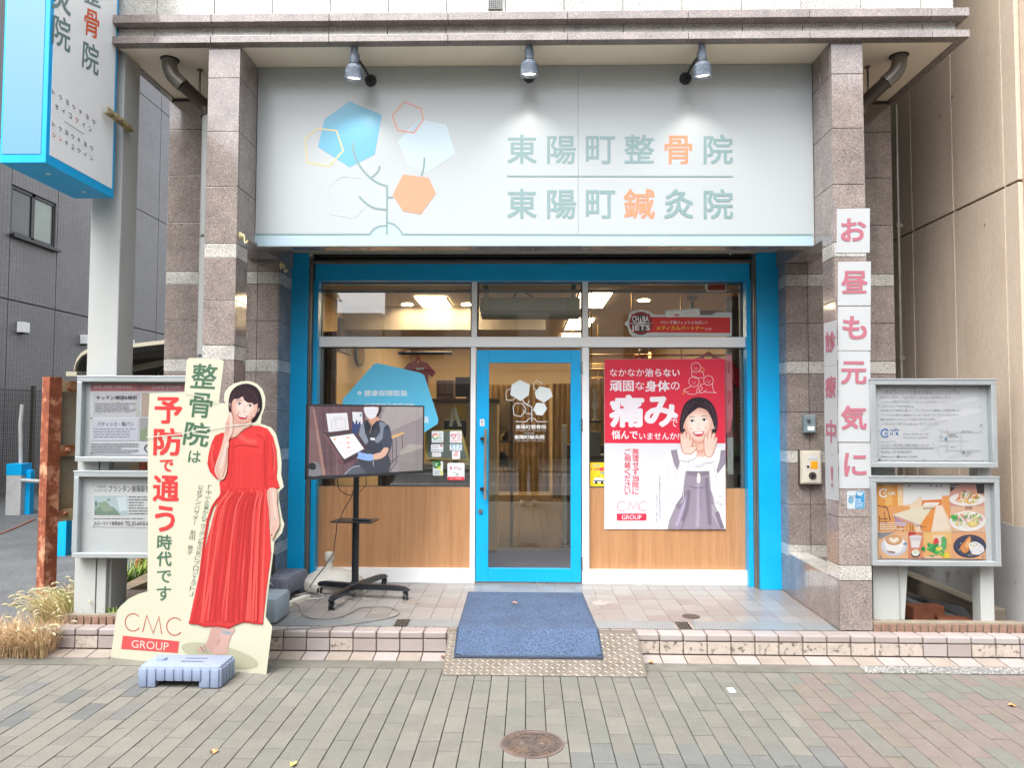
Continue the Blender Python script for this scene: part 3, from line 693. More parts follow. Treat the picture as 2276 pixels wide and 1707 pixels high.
for ch, x0_, x1_, y0_, y1_, c in (('東', 134, 320, 620, 805, G_), ('陽', 386, 568, 628, 806, G_), ('町', 630, 815, 628, 805, G_), ('整', 872, 1060, 620, 802, G_), ('骨', 1126, 1300, 626, 806, OR_), ('院', 1372, 1557, 620, 806, G_),
                                 ('東', 134, 320, 963, 1148, G_), ('陽', 386, 568, 970, 1150, G_), ('町', 630, 815, 970, 1150, G_), ('鍼', 868, 1064, 962, 1150, OR_), ('灸', 1122, 1308, 964, 1150, G_), ('院', 1372, 1558, 964, 1152, G_)):
    p.text(ch, (x0_, y0_, x1_, y1_), c, .014)
    if ch == '骨': p.oval(1220, 662, 16, 15, OR_, n=6)
    if ch == '鍼': p.oval(990, 1078, 17, 22, OR_, n=6)
    p.cut('letter', sign)
p.line([(133, 882), (1557, 884)], 8, G_); p.build('divider_line', sign)
# ---------------------------------------------------------------- three lamps above the sign
lampm = surf('weathered_grey_blue_paint', '#5c6775', .5, var=.25, scale=25, dirt='#8d97a3', dscale=22, dpos=(.5, .7)); bulb = emit('lamp_glass', '#fff6e8', 1.0)
for x, zt, sd_, lab in ((-1.232, 3.945, 1, 'weathered grey spotlight over the blue hexagon of the tree emblem'), (.004, 3.965, 0, 'weathered grey spotlight over the middle of the white sign'), (1.214, 3.945, -1, 'weathered grey spotlight over the right end of the white sign')):
    Y = 5.06; L = thing('spotlight', lab, 'spotlight', (x, Y, zt), 'spotlights aimed at the shop sign')
    ax = Vector((.05*sd_*-1, .16, -1)).normalized(); c = Vector((x, Y, zt))
    def P(a): return c-ax*a
    for q0, q1, r0, r1, nm in ((.000, .07, .062, .060, 'shade'), (.07, .098, .060, .036, 'shoulder'), (.1, .165, .033, .030, 'housing'), (.165, .225, .026, .023, 'neck')):
        MB().cyl(P(q0), P(q1), r0, r1, 24, nm != 'shade').build(nm, lampm, L, smooth=True)
    MB().cyl(P(.098), P(.106), .036, .035, 24).build('collar', M['black'], L, smooth=True)
    MB().cyl(P(-.006), P(.004), .066, .066, 24, False).build('rim', lampm, L, smooth=True)
    MB().cyl(P(.012), P(.014), .052, .052, 24).build('lens', bulb, L)
    bx = x+sd_*.062; bz = zt+.11
    MB().cyl((bx, 5.329, bz), (bx, 5.314, bz), .043, .043, 24).build('wall_plate', M['black'], L, smooth=True)
    MB().tube([(bx, 5.317, bz), (bx-.012*sd_, 5.19, bz+.02), P(.13)+Vector((sd_*.03, 0, 0))], .009, 8).build('arm', M['black_metal'], L, smooth=True)
    MB().box(x+sd_*.02-.006, x+sd_*.02+.006, Y+.03, Y+.06, zt+.1, zt+.2, bev=.002).build('bracket', M['black_metal'], L)
    ld = bpy.data.lights.new('spotlight_beam', 'SPOT'); ld.energy = 2.4; ld.spot_size = math.radians(98); ld.spot_blend = .75; ld.shadow_soft_size = .035; ld.color = (1, .96, .88)
    lo = bpy.data.objects.new('spotlight_beam', ld); col.objects.link(lo); lo.location = P(-.02)-c; lo.parent = L
    lo.rotation_euler = (-Vector((0, .30, -1)).normalized()).to_track_quat('Z', 'Y').to_euler()
# ================================================================ post and blue projecting sign at the left
post = thing('sign_post', 'tall white painted square steel post behind the left notice boards', 'post', (-3.0, 5.2, 0))
MB().box(-3.10, -2.885, 5.09, 5.30, .1, 6.2, bev=.006).build('shaft', M['white_paint'], post)
X_S = -2.905
m_b = surf('pale_blue_sign_face', '#6593b2', .3, var=.03, scale=1)
ps = thing('projecting_sign', 'large blue edged lightbox sign hung from the white post over the pavement', 'sign', (-3.05, 4.65, 3.08))
ya, yb = 4.30, 5.03; zb = 3.085
MB().box(-3.185, X_S, ya, yb, zb, 5.6, bev=.004).build('casing', M['blue'], ps)
MB().box(X_S-.001, X_S+.003, ya+.035, yb-.03, zb+.06, 5.57).build('face', surf('white_lightbox_acrylic', '#e6eaec', .25, var=.02), ps)
MB().box(-3.17, X_S-.03, ya-.003, ya+.002, zb+.055, 5.57).build('face', m_b, ps, label='pale blue end face of the lightbox')
b = MB()
for y_ in (4.5, 4.87): b.cyl((-3.02, y_, zb+.001), (-3.02, y_, zb-.003), .014, seg=12)
b.build('drain_plug', M['white'], ps)
pl = (Vector((X_S+.003, 0, 0)), Vector((1, 0, 0)))
p = Print(0, 0, 3.858, pl, lift=.0015, rough=.35, gain=.8)
DG = '#738f90'; dg2 = '#6d7478'
p.text('院', ((715, 335), (850, 400), (842, 655), (700, 570)), DG, .012); p.cut('letter', ps); p.text('院', ((458, 108), (605, 165), (600, 460), (443, 360)), DG, .012); p.cut('letter', ps)
p.text('骨', ((730, 55), (850, 108), (848, 340), (712, 285)), '#e8653f', .012); p.cut('letter', ps)
p.text('灸', ((455, -230), (612, -190), (605, 145), (440, 60)), DG, .012); p.cut('letter', ps); p.text('整', ((735, -185), (865, -160), (862, 70), (720, 10)), DG, .012); p.cut('letter', ps)
def slant(txt, xa_, ya_, xb_, yb_, w_, h_, cs):
    n = len(txt); sl_ = (yb_-ya_)/(xb_-xa_)
    for i, ch in enumerate(txt):
        x = xa_+(xb_-xa_)*i/(n-1); y = ya_+(yb_-ya_)*i/(n-1); k_ = .8 if ch in 'ョュッ' else 1
        p.text(ch, ((x-w_*k_, y-h_-w_*sl_), (x+w_*k_, y-h_+w_*sl_), (x+w_*k_, y+h_+w_*sl_), (x-w_*k_, y+h_-w_*sl_)), cs.get(i, dg2), .012)
slant('トウヨウチョウ', 458, 790, 802, 1042, 13, 20, {}); slant('セイコツイン', 484, 912, 770, 1105, 13, 22, {3: '#e8653f', 5: dg2})
slant('トウヨウチョウ', 458, 1065, 780, 1268, 13, 20, {}); slant('シンキュウイン', 460, 1155, 778, 1355, 13, 20, {0: '#e8653f', 1: '#e8653f'})
p.line([(545, 1035), (715, 1148)], 4, dg2)
p.build('lettering', ps)
br = thing('steel_bracket', 'weathered cream angle bracket bolted to the white post below the blue sign', 'bracket', (-2.9, 5.1, 3.2))
q0, q1 = at(238, 246, X=-2.86), at(292, 290, X=-2.86)
MB().prism([(-2.86, q0.y, q0.z+.03), (-2.86, q1.y, q1.z+.035), (-2.86, q1.y, q1.z-.01), (-2.86, q0.y, q0.z-.012)], (.008, 0, 0)).build('web', surf('cream_rusted_steel', '#a99a72', .7, var=.3, scale=30, dirt='#6b5638', dscale=20, dpos=(.5, .7)), br)
MB().prism([(-2.884, q0.y, q0.z-.012), (-2.884, q1.y, q1.z-.01), (-2.884, q1.y, q1.z-.004), (-2.884, q0.y, q0.z-.006)], (.055, 0, 0)).build('flange', bpy.data.materials['cream_rusted_steel'], br)
b = MB()
for k in (.55, .8): q = q0.lerp(q1, k); b.cyl((-2.852, q.y, q.z+.008), (-2.845, q.y, q.z+.008), .009, seg=8)
b.build('bolt', M['steel'], br)
# ================================================================ rain pipes
zinc = surf('olive_grey_pipe', '#77726a', .38, metal=.35, var=.2, scale=8); pale_pipe = surf('pale_grey_pipe', '#a3a39c', .45, var=.15, scale=6)
for s_, lab, pc in ((-1, 'grey rain pipe dropping behind the left granite pillar', M['white_paint']), (1, 'beige rain pipe dropping behind the right granite pillar', pale_pipe)):
    xo = -2.432 if s_ < 0 else 2.452; Yp = 5.42
    if s_ < 0: top = at(378, 130, Z=4.17)
    else: top = at(1998, 122, Z=4.17)
    t_ = thing('rain_pipe', lab, 'rain pipe', (xo, Yp, 4.1), 'rain pipes beside the pillars')
    zl = at(446 if s_ < 0 else 1924, 250, Y=Yp).z
    MB().tube([(top.x, top.y, 4.19), (top.x, top.y, 4.11), (top.x-s_*.025, top.y+.01, 4.045), (top.x-s_*.085, top.y+.03, 3.985)], .052, 20, 6).build('elbow', zinc, t_, smooth=True)
    MB().tube([(top.x-s_*.07, top.y+.025, 4.0), (xo+s_*.03, Yp-.01, zl+.06), (xo, Yp, zl-.03)], .047, 20, 5).build('offset_pipe', surf('dark_brown_pipe', '#524941', .35, metal=.3, var=.15), t_, smooth=True)
    MB().cyl((xo, Yp, zl), (xo, Yp, .1 if s_ > 0 else 1.97), .034, seg=20).build('downpipe', pc, t_, smooth=True)
    MB().cyl((top.x, top.y, 4.168), (top.x, top.y, 4.163), .066, seg=28).build('ceiling_collar', M['black'], t_, smooth=True)
    q = Vector((top.x-s_*.16, top.y+.16, 3.93)); MB().cyl((q.x+s_*.01, q.y, 4.168), (q.x+s_*.01, q.y, 3.9), .008, seg=8).cyl((q.x+s_*.01, q.y, 4.166), (q.x+s_*.01, q.y, 4.158), .02, seg=14).build('hanger', zinc, t_)
    for zz in ((2.9, 2.0) if s_ < 0 else (3.3, 2.9, 1.9)):
        MB().cyl((xo, Yp, zz), (xo, Yp, zz+.02), .034, seg=20).box(xo-.004, xo+.004, Yp+.03, Yp+.2, zz+.004, zz+.016).build('clip', pc, t_)
tp = thing('conduit_pipe', 'thin grey conduit with couplings running up beside the beige wall', 'pipe', (3.03, 6.0, 0))
MB().cyl((3.03, 6.02, .1), (3.03, 6.02, 4.15), .012, seg=12).build('tube', zinc, tp, smooth=True)
b = MB()
for zz in (3.12, 2.03): b.cyl((3.03, 6.02, zz), (3.03, 6.02, zz+.05), .017, seg=12).box(3.01, 3.06, 6.01, 6.03, zz+.01, zz+.03)
b.build('coupling', zinc, tp)
# ================================================================ little things on the facade
def hook(px, py, Y, X, lab):
    c = at(px, py, X=X); s_ = 1 if X < 0 else -1
    h = thing('suction_hook', lab, 'hook', c, 'cream hooks stuck on the stone')
    cm = surf('yellowed_cream_plastic', '#cfc293', .4, var=.1)
    MB().lathe((0, 0, 0), [(.03, 0), (.03, .003), (.022, .01), (.012, .018), (.012, .028)], 24).build('suction_cup', cm, h, smooth=True)
    o = h.children[0]
    o.data.transform(Matrix.Translation(LOC[h.name])); o.data.transform(Matrix.Rotation(s_*math.pi/2, 4, 'Y'))
    MB().tube([c+Vector((s_*.022, 0, .012)), c+Vector((s_*.03, -.004, -.012)), c+Vector((s_*.034, -.006, -.045)), c+Vector((s_*.05, -.014, -.052)), c+Vector((s_*.058, -.014, -.035))], .006, 8).build('hook', cm, h, smooth=True)
hook(534, 524, 0, -2.017, 'cream suction hook on the left pillar just below the white sign')
hook(624, 590, 0, -2.004, 'cream suction hook on dark stone beside the blue pier')
c = at(681, 566, Z=2.95)
dc = thing('dome_camera', 'dome security camera with dark globe on the soffit above the blue pier', 'security camera', c)
MB().lathe(c, [(.06, -.001), (.06, -.028), (.052, -.034)], 28).build('housing', surf('cream_plastic', '#c9c4b0', .4, var=.05), dc, smooth=True)
MB().lathe(c, [(.046, -.03), (.044, -.05), (.032, -.068), (.012, -.078)], 28).build('dome', surf('smoked_dome', '#1f1d20', .08, var=.05), dc, smooth=True)
c = at(1622, 581, Y=6.22)
MB().lathe((c.x, 6.22, 2.948), [(.022, 0), (.02, -.012), (.008, -.02)], 16).build('sensor', M['alu_white'], sf, smooth=True)
# papers taped to the right pillar
papm = surf('white_copy_paper', '#a2a5a7', .6, var=.02, scale=3)
PK = '#d07f90'
def paper(x0, y0, x1, y1, ch, lab, tilt=0, plane_x=None, glyph=None, bold=.045, quad=None):
    if plane_x is None: pl = yplane(4.9985); q = [at(x0, y0, plane=pl), at(x1, y0+tilt, plane=pl), at(x1+tilt*.3, y1, plane=pl), at(x0+tilt*.3, y1-tilt*.3, plane=pl)]; n = Vector((0, -1, 0))
    else: pl = (Vector((plane_x, 0, 0)), Vector((-1, 0, 0))); q = [at(*c_, plane=pl) for c_ in quad]; n = Vector((-1, 0, 0))
    c = sum(q, Vector())/4; t_ = thing('paper_sheet', lab, 'paper', c, 'white letter sheets taped to the right pillar')
    N = 6; vs = []; sd0 = rnd.random()*9
    for j in range(N+1):
        for i in range(N+1):
            u, v = i/N, j/N; pt_ = q[0]*(1-u)*(1-v)+q[1]*u*(1-v)+q[2]*u*v+q[3]*(1-u)*v
            vs.append(pt_+n*(.001+.0022*abs(mn.noise(Vector((u*2.2+sd0, v*2.2, sd0))))+(.003*(max(0, abs(u-.5)-.38)))))
    fs = [(j*(N+1)+i, j*(N+1)+i+1, (j+1)*(N+1)+i+1, (j+1)*(N+1)+i) for i in range(N) for j in range(N)]
    b = MB(); b.faces(vs, fs); b.build('sheet', papm, t_, smooth=True)
    p = Print(0, 0, 1, pl, lift=.0042, gain=.52); p.text(ch, glyph, PK, bold*.55); p.build('lettering', t_)
Zr = lambda x, y: (1700+x/3.6875, 450+y/3.6875)
def gz(x0, y0, x1, y1): a = Zr(x0, y0); b = Zr(x1, y1); return (a[0], a[1], b[0], b[1])
def yz(x0, y0, x1, y1): return (1700+x0/2.7205, 820+y0/2.7205, 1700+x1/2.7205, 820+y1/2.7205)
x_, y_, X_, Y_ = gz(588, 52, 860, 410); paper(x_, y_, X_, Y_, 'お', 'topmost white sheet on the pillar with a pink hiragana o', -1.5, glyph=gz(622, 130, 828, 318))
x_, y_, X_, Y_ = gz(597, 486, 868, 843); paper(x_, y_, X_, Y_, '昼', 'white sheet on the pillar front with the pink kanji for noon', -1, glyph=gz(625, 560, 840, 746))
x_, y_, X_, Y_ = gz(598, 852, 866, 1213); paper(x_, y_, X_, Y_, 'も', 'white sheet on the pillar front with a pink hiragana mo', 0, glyph=gz(634, 930, 835, 1122))
x_, y_, X_, Y_ = gz(600, 1218, 863, 1588); paper(x_, y_, X_, Y_, '元', 'white sheet on the pillar front with the pink kanji for origin', 1, glyph=gz(622, 1302, 832, 1490))
x_, y_, X_, Y_ = yz(440, 163, 634, 442); paper(x_, y_, X_, Y_, '気', 'white sheet on the pillar front with the pink kanji for spirit', 1, glyph=yz(458, 222, 614, 368))
x_, y_, X_, Y_ = yz(447, 448, 641, 723); paper(x_, y_, X_, Y_, 'に', 'lowest white sheet on the pillar front with a pink hiragana ni', 0, glyph=yz(478, 508, 614, 648))
def zz(*pts): return [Zr(*q_) for q_ in pts]
def yy(*pts): return [(1700+a/2.7205, 820+b_/2.7205) for a, b_ in pts]
PX = 2.0785
paper(0, 0, 0, 0, '診', 'topmost narrow sheet on the inner pillar side with the kanji for examine', plane_x=PX, quad=zz((484, 990), (590, 963), (594, 1330), (488, 1343)), glyph=zz((498, 1062), (582, 1045), (584, 1215), (502, 1238)))
paper(0, 0, 0, 0, '療', 'narrow sheet on the inner pillar side with the kanji for treatment', plane_x=PX, quad=zz((488, 1346), (595, 1332), (597, 1700), (490, 1712)), glyph=zz((498, 1425), (586, 1415), (588, 1600), (500, 1602)))
paper(0, 0, 0, 0, '中', 'narrow sheet on the inner pillar side with the kanji for middle', plane_x=PX, quad=yy((361, 246), (441, 248), (441, 524), (364, 513)), glyph=yy((372, 305), (434, 312), (434, 450), (374, 440)))
paper(0, 0, 0, 0, '！', 'lowest narrow sheet on the inner pillar side with an exclamation mark', plane_x=PX, quad=yy((366, 514), (445, 526), (450, 800), (370, 786)), glyph=yy((400, 592), (416, 594), (417, 716), (404, 712)), bold=.02)
# small blue white sticker
st = thing('sticker', 'small square blue and white sticker on the pillar below the letter sheets', 'sticker', at(1900, 1112, Y=4.998))
p = Print(1700, 820, 2.7205, yplane(4.9995), lift=.0012, gain=.5); p.rect(496, 739, 604, 847, '#dbe8ee', 7); p.poly([(550, 742), (602, 742), (602, 845), (545, 845)], '#4aa8dd')
p.oval(520, 795, 17, 22, '#87b6cf'); p.tiny(508, 766, 580, 782, 2, '#3a6b93', 3); p.tiny(552, 785, 598, 838, 5, '#e9f2f7', 5); p.poly([(552, 745), (598, 748), (580, 770), (560, 765)], '#cfe6f3'); p.build('print', st)
# key box and intercom on the recessed wall
YB = 5.955
k_ = thing('key_box', 'small blue grey metal key box with white label on the granite wall', 'box', at(1800, 942, Y=YB))
x0, x1, z0, z1 = span(1786.5, 922, 1814.5, 963, 5.93)
MB().box(x0, x1, 5.93, 5.97, z0, z1, bev=.006).build('casing', surf('blue_grey_paint', '#6f7f86', .4, var=.12), k_)
MB().box(x0+.008, x1-.008, 5.922, 5.931, z0+.006, z1-.006, bev=.003).build('lid', surf('blue_grey_paint_', '#76868c', .4, var=.12), k_)
MB().cyl((x0+.034, 5.923, z0+.1), (x0+.034, 5.913, z0+.1), .014, seg=20).build('lock', M['steel'], k_, smooth=True)
MB().box(x0+.025, x1-.02, 5.9195, 5.9215, z0+.022, z0+.055).build('label_plate', M['white'], k_)
ic = thing('intercom', 'beige intercom panel with round speaker and orange sticker on the granite wall', 'intercom', at(1802, 1038, Y=YB))
x0, x1, z0, z1 = span(1778, 1001, 1825, 1076, 5.93)
MB().box(x0-.006, x1+.006, 5.935, 5.97, z0-.008, z1+.006, bev=.004).build('backing', surf('dark_bronze', '#4a4238', .5), ic)
im = surf('beige_intercom_plastic', '#bcb5a5', .4, var=.05)
MB().box(x0, x1, 5.915, 5.936, z0, z1, bev=.005).build('casing', im, ic); MB().box(x0+.014, x1-.014, 5.911, 5.916, z0+.012, z1-.012, bev=.003).build('cover', surf('pale_intercom_plastic', '#c9c4b7', .35, var=.04), ic)
w_, h_ = x1-x0, z1-z0
MB().cyl((x0+w_*.55, 5.911, z0+h_*.25), (x0+w_*.55, 5.904, z0+h_*.25), .031, .029, 28).build('speaker', surf('brown_speaker', '#4b423b', .5), ic, smooth=True)
MB().cyl((x0+w_*.55, 5.904, z0+h_*.25), (x0+w_*.55, 5.902, z0+h_*.25), .014, seg=20).build('speaker_core', M['black'], ic)
MB().cyl((x0+w_*.33, 5.911, z0+h_*.52), (x0+w_*.33, 5.905, z0+h_*.52), .009, seg=14).build('button', M['black'], ic)
MB().box(x0+w_*.47, x0+w_*.8, 5.9085, 5.9105, z0+h_*.46, z0+h_*.68).build('orange_sticker', flat('#e79a1c', .5), ic)
MB().box(x0+w_*.35, x0+w_*.78, 5.9085, 5.9105, z0+h_*.73, z0+h_*.83).build('label_plate', flat('#bfc3c4', .5), ic)
# ================================================================ notice boards
def board(name, lab, cat, TL, TR, BR, BL, Y, fw=.033, depth=.07, grp=None, backing='#989d9e'):
    q = [at(*c_, Y=Y) for c_ in (TL, TR, BR, BL)]; x0 = (q[0].x+q[3].x)/2; x1 = (q[1].x+q[2].x)/2; z1 = (q[0].z+q[1].z)/2; z0 = (q[2].z+q[3].z)/2
    t_ = thing(name, lab, cat, ((x0+x1)/2, Y, z0), grp)
    for a, c_ in (((x0, x1, Y, Y+depth, z1-fw, z1), 1), ((x0, x1, Y, Y+depth, z0, z0+fw), 1), ((x0, x0+fw, Y+.001, Y+depth, z0+fw+.0005, z1-fw-.0005), 1), ((x1-fw, x1, Y+.001, Y+depth, z0+fw+.0005, z1-fw-.0005), 1)):
        MB().box(*a, bev=.003).build('frame_bar', M['alu'], t_)
    MB().box(x0-.004, x1+.004, Y-.004, Y+depth+.02, z1+.0005, z1+.008, bev=.002).build('top_cap', M['alu'], t_)
    MB().box(x0+fw-.003, x1-fw+.003, Y+depth-.02, Y+depth-.004, z0+fw-.003, z1-fw+.003).build('backing', surf('board_backing_'+name+str(len(MC)), backing, .5, var=.05, scale=3), t_)
    MB().quad((x0+fw, Y+.016, z0+fw), (x1-fw, Y+.016, z0+fw), (x1-fw, Y+.016, z1-fw), (x0+fw, Y+.016, z1-fw)).build('pane', M['glass_case'], t_)
    return t_, yplane(Y+depth-.02), (x0, x1, z0, z1)
YB1 = 4.965
bl1, pl1, _ = board('notice_board', 'upper left aluminium notice board with a cafe staff hiring poster', 'notice board', (171.5, 836.5), (429, 839), (425, 1028), (165.8, 1025.5), YB1, grp='aluminium notice boards')
p = Print(160, 740, 5.184, pl1, lift=.003, rough=.5, gain=.52)
p.poly([(215, 580), (1420, 600), (1420, 1410), (205, 1405)], '#d9dde3'); p.poly([(218, 585), (1420, 592), (1420, 672), (217, 672)], '#c27f84')
p.text('WE ARE HIRING', (250, 604, 690, 640), '#eadfe0', .01); p.text('CAFE STAFF', (920, 606, 1250, 642), '#eadfe0', .01); p.ring(790, 628, 22, 8, '#5b4a55', 40, 320); p.text('cour', (818, 618, 850, 636), '#7a5d66')
p.poly([(243, 690), (797, 690), (790, 968), (243, 968)], '#c9cbd0'); 
for i in range(46): p.oval(rnd.uniform(260, 780), rnd.uniform(705, 955), rnd.uniform(8, 30), rnd.uniform(6, 22), rnd.choice(['#b9c2b4', '#c4b9c4', '#c7bcb9', '#bfc6cf', '#d2d5da']), rnd.uniform(0, 90), 8); p.k -= p.step*.8
p.poly([(808, 690), (1400, 690), (1400, 965), (800, 965)], '#b9a79b'); p.poly([(783, 980), (1400, 980), (1400, 1245), (780, 1245)], '#a4a6a8'); p.poly([(790, 1120), (880, 1080), (960, 1240), (785, 1240)], '#8fa284')
p.poly([(235, 1000), (770, 985), (765, 1240), (235, 1243)], '#ced1dc')
p.text('キッチン調理&補助', (285, 722, 752, 768), '#3f434b', .012); p.tiny(270, 805, 745, 915, 5, '#8a8d98', 1); p.text('パティシエ・製パン', (298, 1025, 718, 1076), '#33363e', .014); p.tiny(255, 1095, 740, 1215, 4, '#9092a2', 2); p.tiny(222, 1268, 770, 1395, 7, '#888c94', 4)
p.ring(880, 1330, 38, 14, '#4d5560', 60, 300)
for q_ in ((238, 600), (228, 980), (226, 1388), (870, 596)): p.oval(*q_, 9, 9, '#8c9094')
p.build('poster', bl1)
bl2, pl2, _ = board('notice_board', 'lower left aluminium notice board with a shared house flyer', 'notice board', (164.2, 1048.6), (424, 1051), (420, 1243), (159, 1239.4), YB1-.004, grp='aluminium notice boards', backing='#a0a5a6')
p = Print(0, 800, 2.765, pl2, lift=.003, rough=.5, gain=.52)
p.poly([(570, 765), (1100, 760), (1100, 1035), (570, 1025)], '#dde1e2'); p.text('女性専用', (595, 773, 652, 787), '#555', .01); p.text('シェアハウス', (582, 793, 662, 812), '#50555a', .01); p.text('プランタン東陽駅前ハウス', (668, 772, 1010, 814), '#44494d', .012)
p.rect(582, 835, 785, 955, '#b9ced0'); p.poly([(582, 915), (620, 895), (700, 905), (745, 955), (582, 955)], '#7f9a88'); p.poly([(600, 880), (655, 868), (700, 925), (640, 935)], '#94ab92'); p.poly([(720, 845), (780, 840), (782, 925), (735, 930)], '#d7e6ea'); p.oval(670, 860, 10, 6, '#6d8a90'); p.poly([(585, 870), (598, 868), (600, 900), (586, 905)], '#5f7f77')
p.tiny(792, 835, 935, 955, 7, '#7b8187', 8); p.tiny(578, 970, 935, 984, 1, '#8a9094', 9); p.text('スローライフ有限会社', (578, 992, 762, 1018), '#4a4f54', .012); p.text('TEL:03-6410-6', (770, 992, 912, 1020), '#4a4f54', .012)
for q_ in ((577, 773), (578, 1020)): p.oval(*q_, 4, 4, '#8c9094')
p.build('flyer', bl2)
YR = 4.975
br1, pr1, _ = board('notice_board', 'upper right aluminium notice board with a pale cafe notice and map', 'notice board', (1936, 843.5), (2214.7, 845), (2218.8, 1040), (1938, 1038.8), YR, grp='aluminium notice boards', backing='#9fa4a6')
p = Print(1940, 830, 3.6875, pr1, lift=.003, rough=.3, gain=.52)
p.poly([(20, 112), (905, 112), (912, 716), (18, 712)], '#d6dadd')
gy = '#9ea2a6'
for a, b_ in (((540, 380), (900, 300)), ((380, 480), (620, 380)), ((600, 700), (880, 640)), ((660, 250), (900, 200)), ((30, 240), (300, 190)), ((480, 560), (560, 700))):
    d = ((b_[1]-a[1])*.12, (a[0]-b_[0])*.12); p.poly([a, ((a[0]+b_[0])/2+d[0], (a[1]+b_[1])/2+d[1]), b_, ((a[0]+b_[0])/2-d[0]*.4, (a[1]+b_[1])/2-d[1]*.4)], rnd.choice(['#dfe3e6', '#cdd2d6']), 3)
p.text('一杯のコーヒーで幸せが来る...カフェクール', (62, 140, 712, 174), gy, .004); p.text('柔らかな陽射しの溢れ日に、café cour はOPEN します', (62, 186, 632, 208), '#a5a9ad'); p.text('コーヒーの香りとともに「いらっしゃいませ！」と', (62, 222, 585, 244), '#a5a9ad'); p.text('人気のスタッフがお出迎え。', (62, 258, 320, 280), '#a5a9ad')
p.text('彩り鮮やかで身体に優しい、そしてなにより美味しい料理が楽しめ、', (62, 292, 722, 314), '#a5a9ad'); p.text('バリスタの淹れた最高のコーヒーはテイクアウトできますよ', (62, 330, 702, 352), '#a5a9ad'); p.text('緑のお庭の小さなベンチで安らぎのひと息を', (62, 366, 510, 388), '#a5a9ad'); p.text('一日のはじまりは café cour のコーヒーで...', (80, 402, 540, 424), '#a5a9ad')
CB = '#3f7fc4'
p.ring(98, 490, 32, 10, CB, 35, 325); p.ring(106, 492, 10, 5, CB); p.text('cafe', (142, 450, 210, 472), CB, .006); p.text('U', (140, 482, 162, 505), CB, .03); p.text('R', (186, 482, 208, 505), CB, .03)
p.text('Open 8:30~21:30', (245, 490, 452, 508), gy); p.text('Closed for vacation', (245, 518, 445, 532), gy); p.text('カフェクール', (64, 550, 186, 568), '#b3b7ba'); p.text('135-0016 東京都江東区東陽 4-26-10', (64, 578, 455, 598), gy); p.tiny(64, 604, 500, 622, 1, gy, 4); p.text('Phone : 03-6458-8427', (66, 632, 318, 652), gy, .004); p.text('Follow us on !', (64, 674, 182, 688), '#7e8388', .01); p.rect(193, 672, 214, 690, '#767d86'); p.text('f', (200, 674, 208, 688), '#e8e8e8', .02); p.tiny(222, 674, 282, 688, 1, gy, 2); p.ring(305, 682, 8, 2.5, gy); p.tiny(320, 675, 390, 688, 1, gy, 6)
for q_ in ([(530, 460), (606, 484), (870, 484)], [(606, 450), (606, 655)], [(720, 484), (720, 650)], [(530, 555), (782, 555)], [(580, 630), (886, 633)], [(556, 480), (556, 550)], [(530, 520), (606, 520)], [(530, 594), (606, 594)]): p.line(q_, 2.6, '#a4a9b0')
p.rect(586, 531, 600, 546, CB); p.tiny(616, 492, 710, 524, 2, gy, 5); p.tiny(722, 468, 860, 480, 1, gy, 5); p.text('文', (652, 528, 666, 541), gy); p.tiny(628, 594, 698, 606, 1, gy, 5); p.rect(730, 638, 748, 657, '#888d92'); p.tiny(756, 644, 828, 656, 1, gy, 5); p.text('Exit 1', (756, 664, 795, 678), gy)
for q_ in ((47, 120, 8), (174, 127, 5), (340, 126, 8), (452, 120, 5), (664, 136, 8), (877, 122, 8), (874, 195, 5), (872, 271, 5), (880, 425, 8), (878, 476, 5), (43, 261, 4), (322, 275, 5), (52, 702, 8), (415, 711, 7), (745, 709, 4), (893, 713, 4), (927, 710, 4), (47, 470, 4), (168, 437, 4)): p.oval(*q_[:2], q_[2], q_[2], '#9a9fa3', n=10)
p.build('poster', br1)
br2, pr2, _ = board('notice_board', 'lower right aluminium notice board with colourful cafe food photographs', 'notice board', (1937, 1060.5), (2222, 1062.7), (2226.6, 1259.8), (1940, 1258.5), YR-.004, grp='aluminium notice boards', backing='#a2a6a7')
p = Print(1900, 1040, 4.146, pr2, lift=.003, step=.00006, rough=.4, gain=.5)
p.rect(200, 152, 1200, 845, '#efe6dc')
p.poly([(200, 152), (868, 152), (880, 590), (205, 588)], '#f2d9bd'); p.poly([(200, 152), (445, 152), (440, 360), (205, 380)], '#eda347'); p.poly([(275, 165), (340, 165), (345, 340), (280, 350)], '#f4bb6a'); p.poly([(390, 160), (440, 158), (440, 350), (395, 350)], '#f6d5a2')
p.poly([(445, 152), (868, 152), (868, 260), (640, 320), (600, 260), (520, 330), (445, 340)], '#eceeee'); p.poly([(620, 300), (800, 290), (805, 345), (610, 350)], '#e8813c'); p.poly([(800, 260), (868, 255), (880, 500), (810, 360)], '#f0a45c'); p.poly([(205, 360), (500, 350), (560, 590), (210, 588)], '#e9a664')
p.poly([(640, 320), (780, 318), (760, 345), (620, 350)], '#f2efe6'); p.poly([(345, 430), (560, 365), (740, 345), (600, 528)], '#ece2c8'); p.poly([(345, 430), (600, 528), (600, 538), (345, 440)], '#c9a6c4'); p.poly([(740, 350), (795, 345), (878, 560), (700, 590)], '#f5e4cf'); p.poly([(600, 528), (700, 380), (745, 350), (700, 590), (620, 588)], '#ee9a4e'); p.text('BOOKSTORE', (628, 366, 722, 384), '#6a4438', .02)
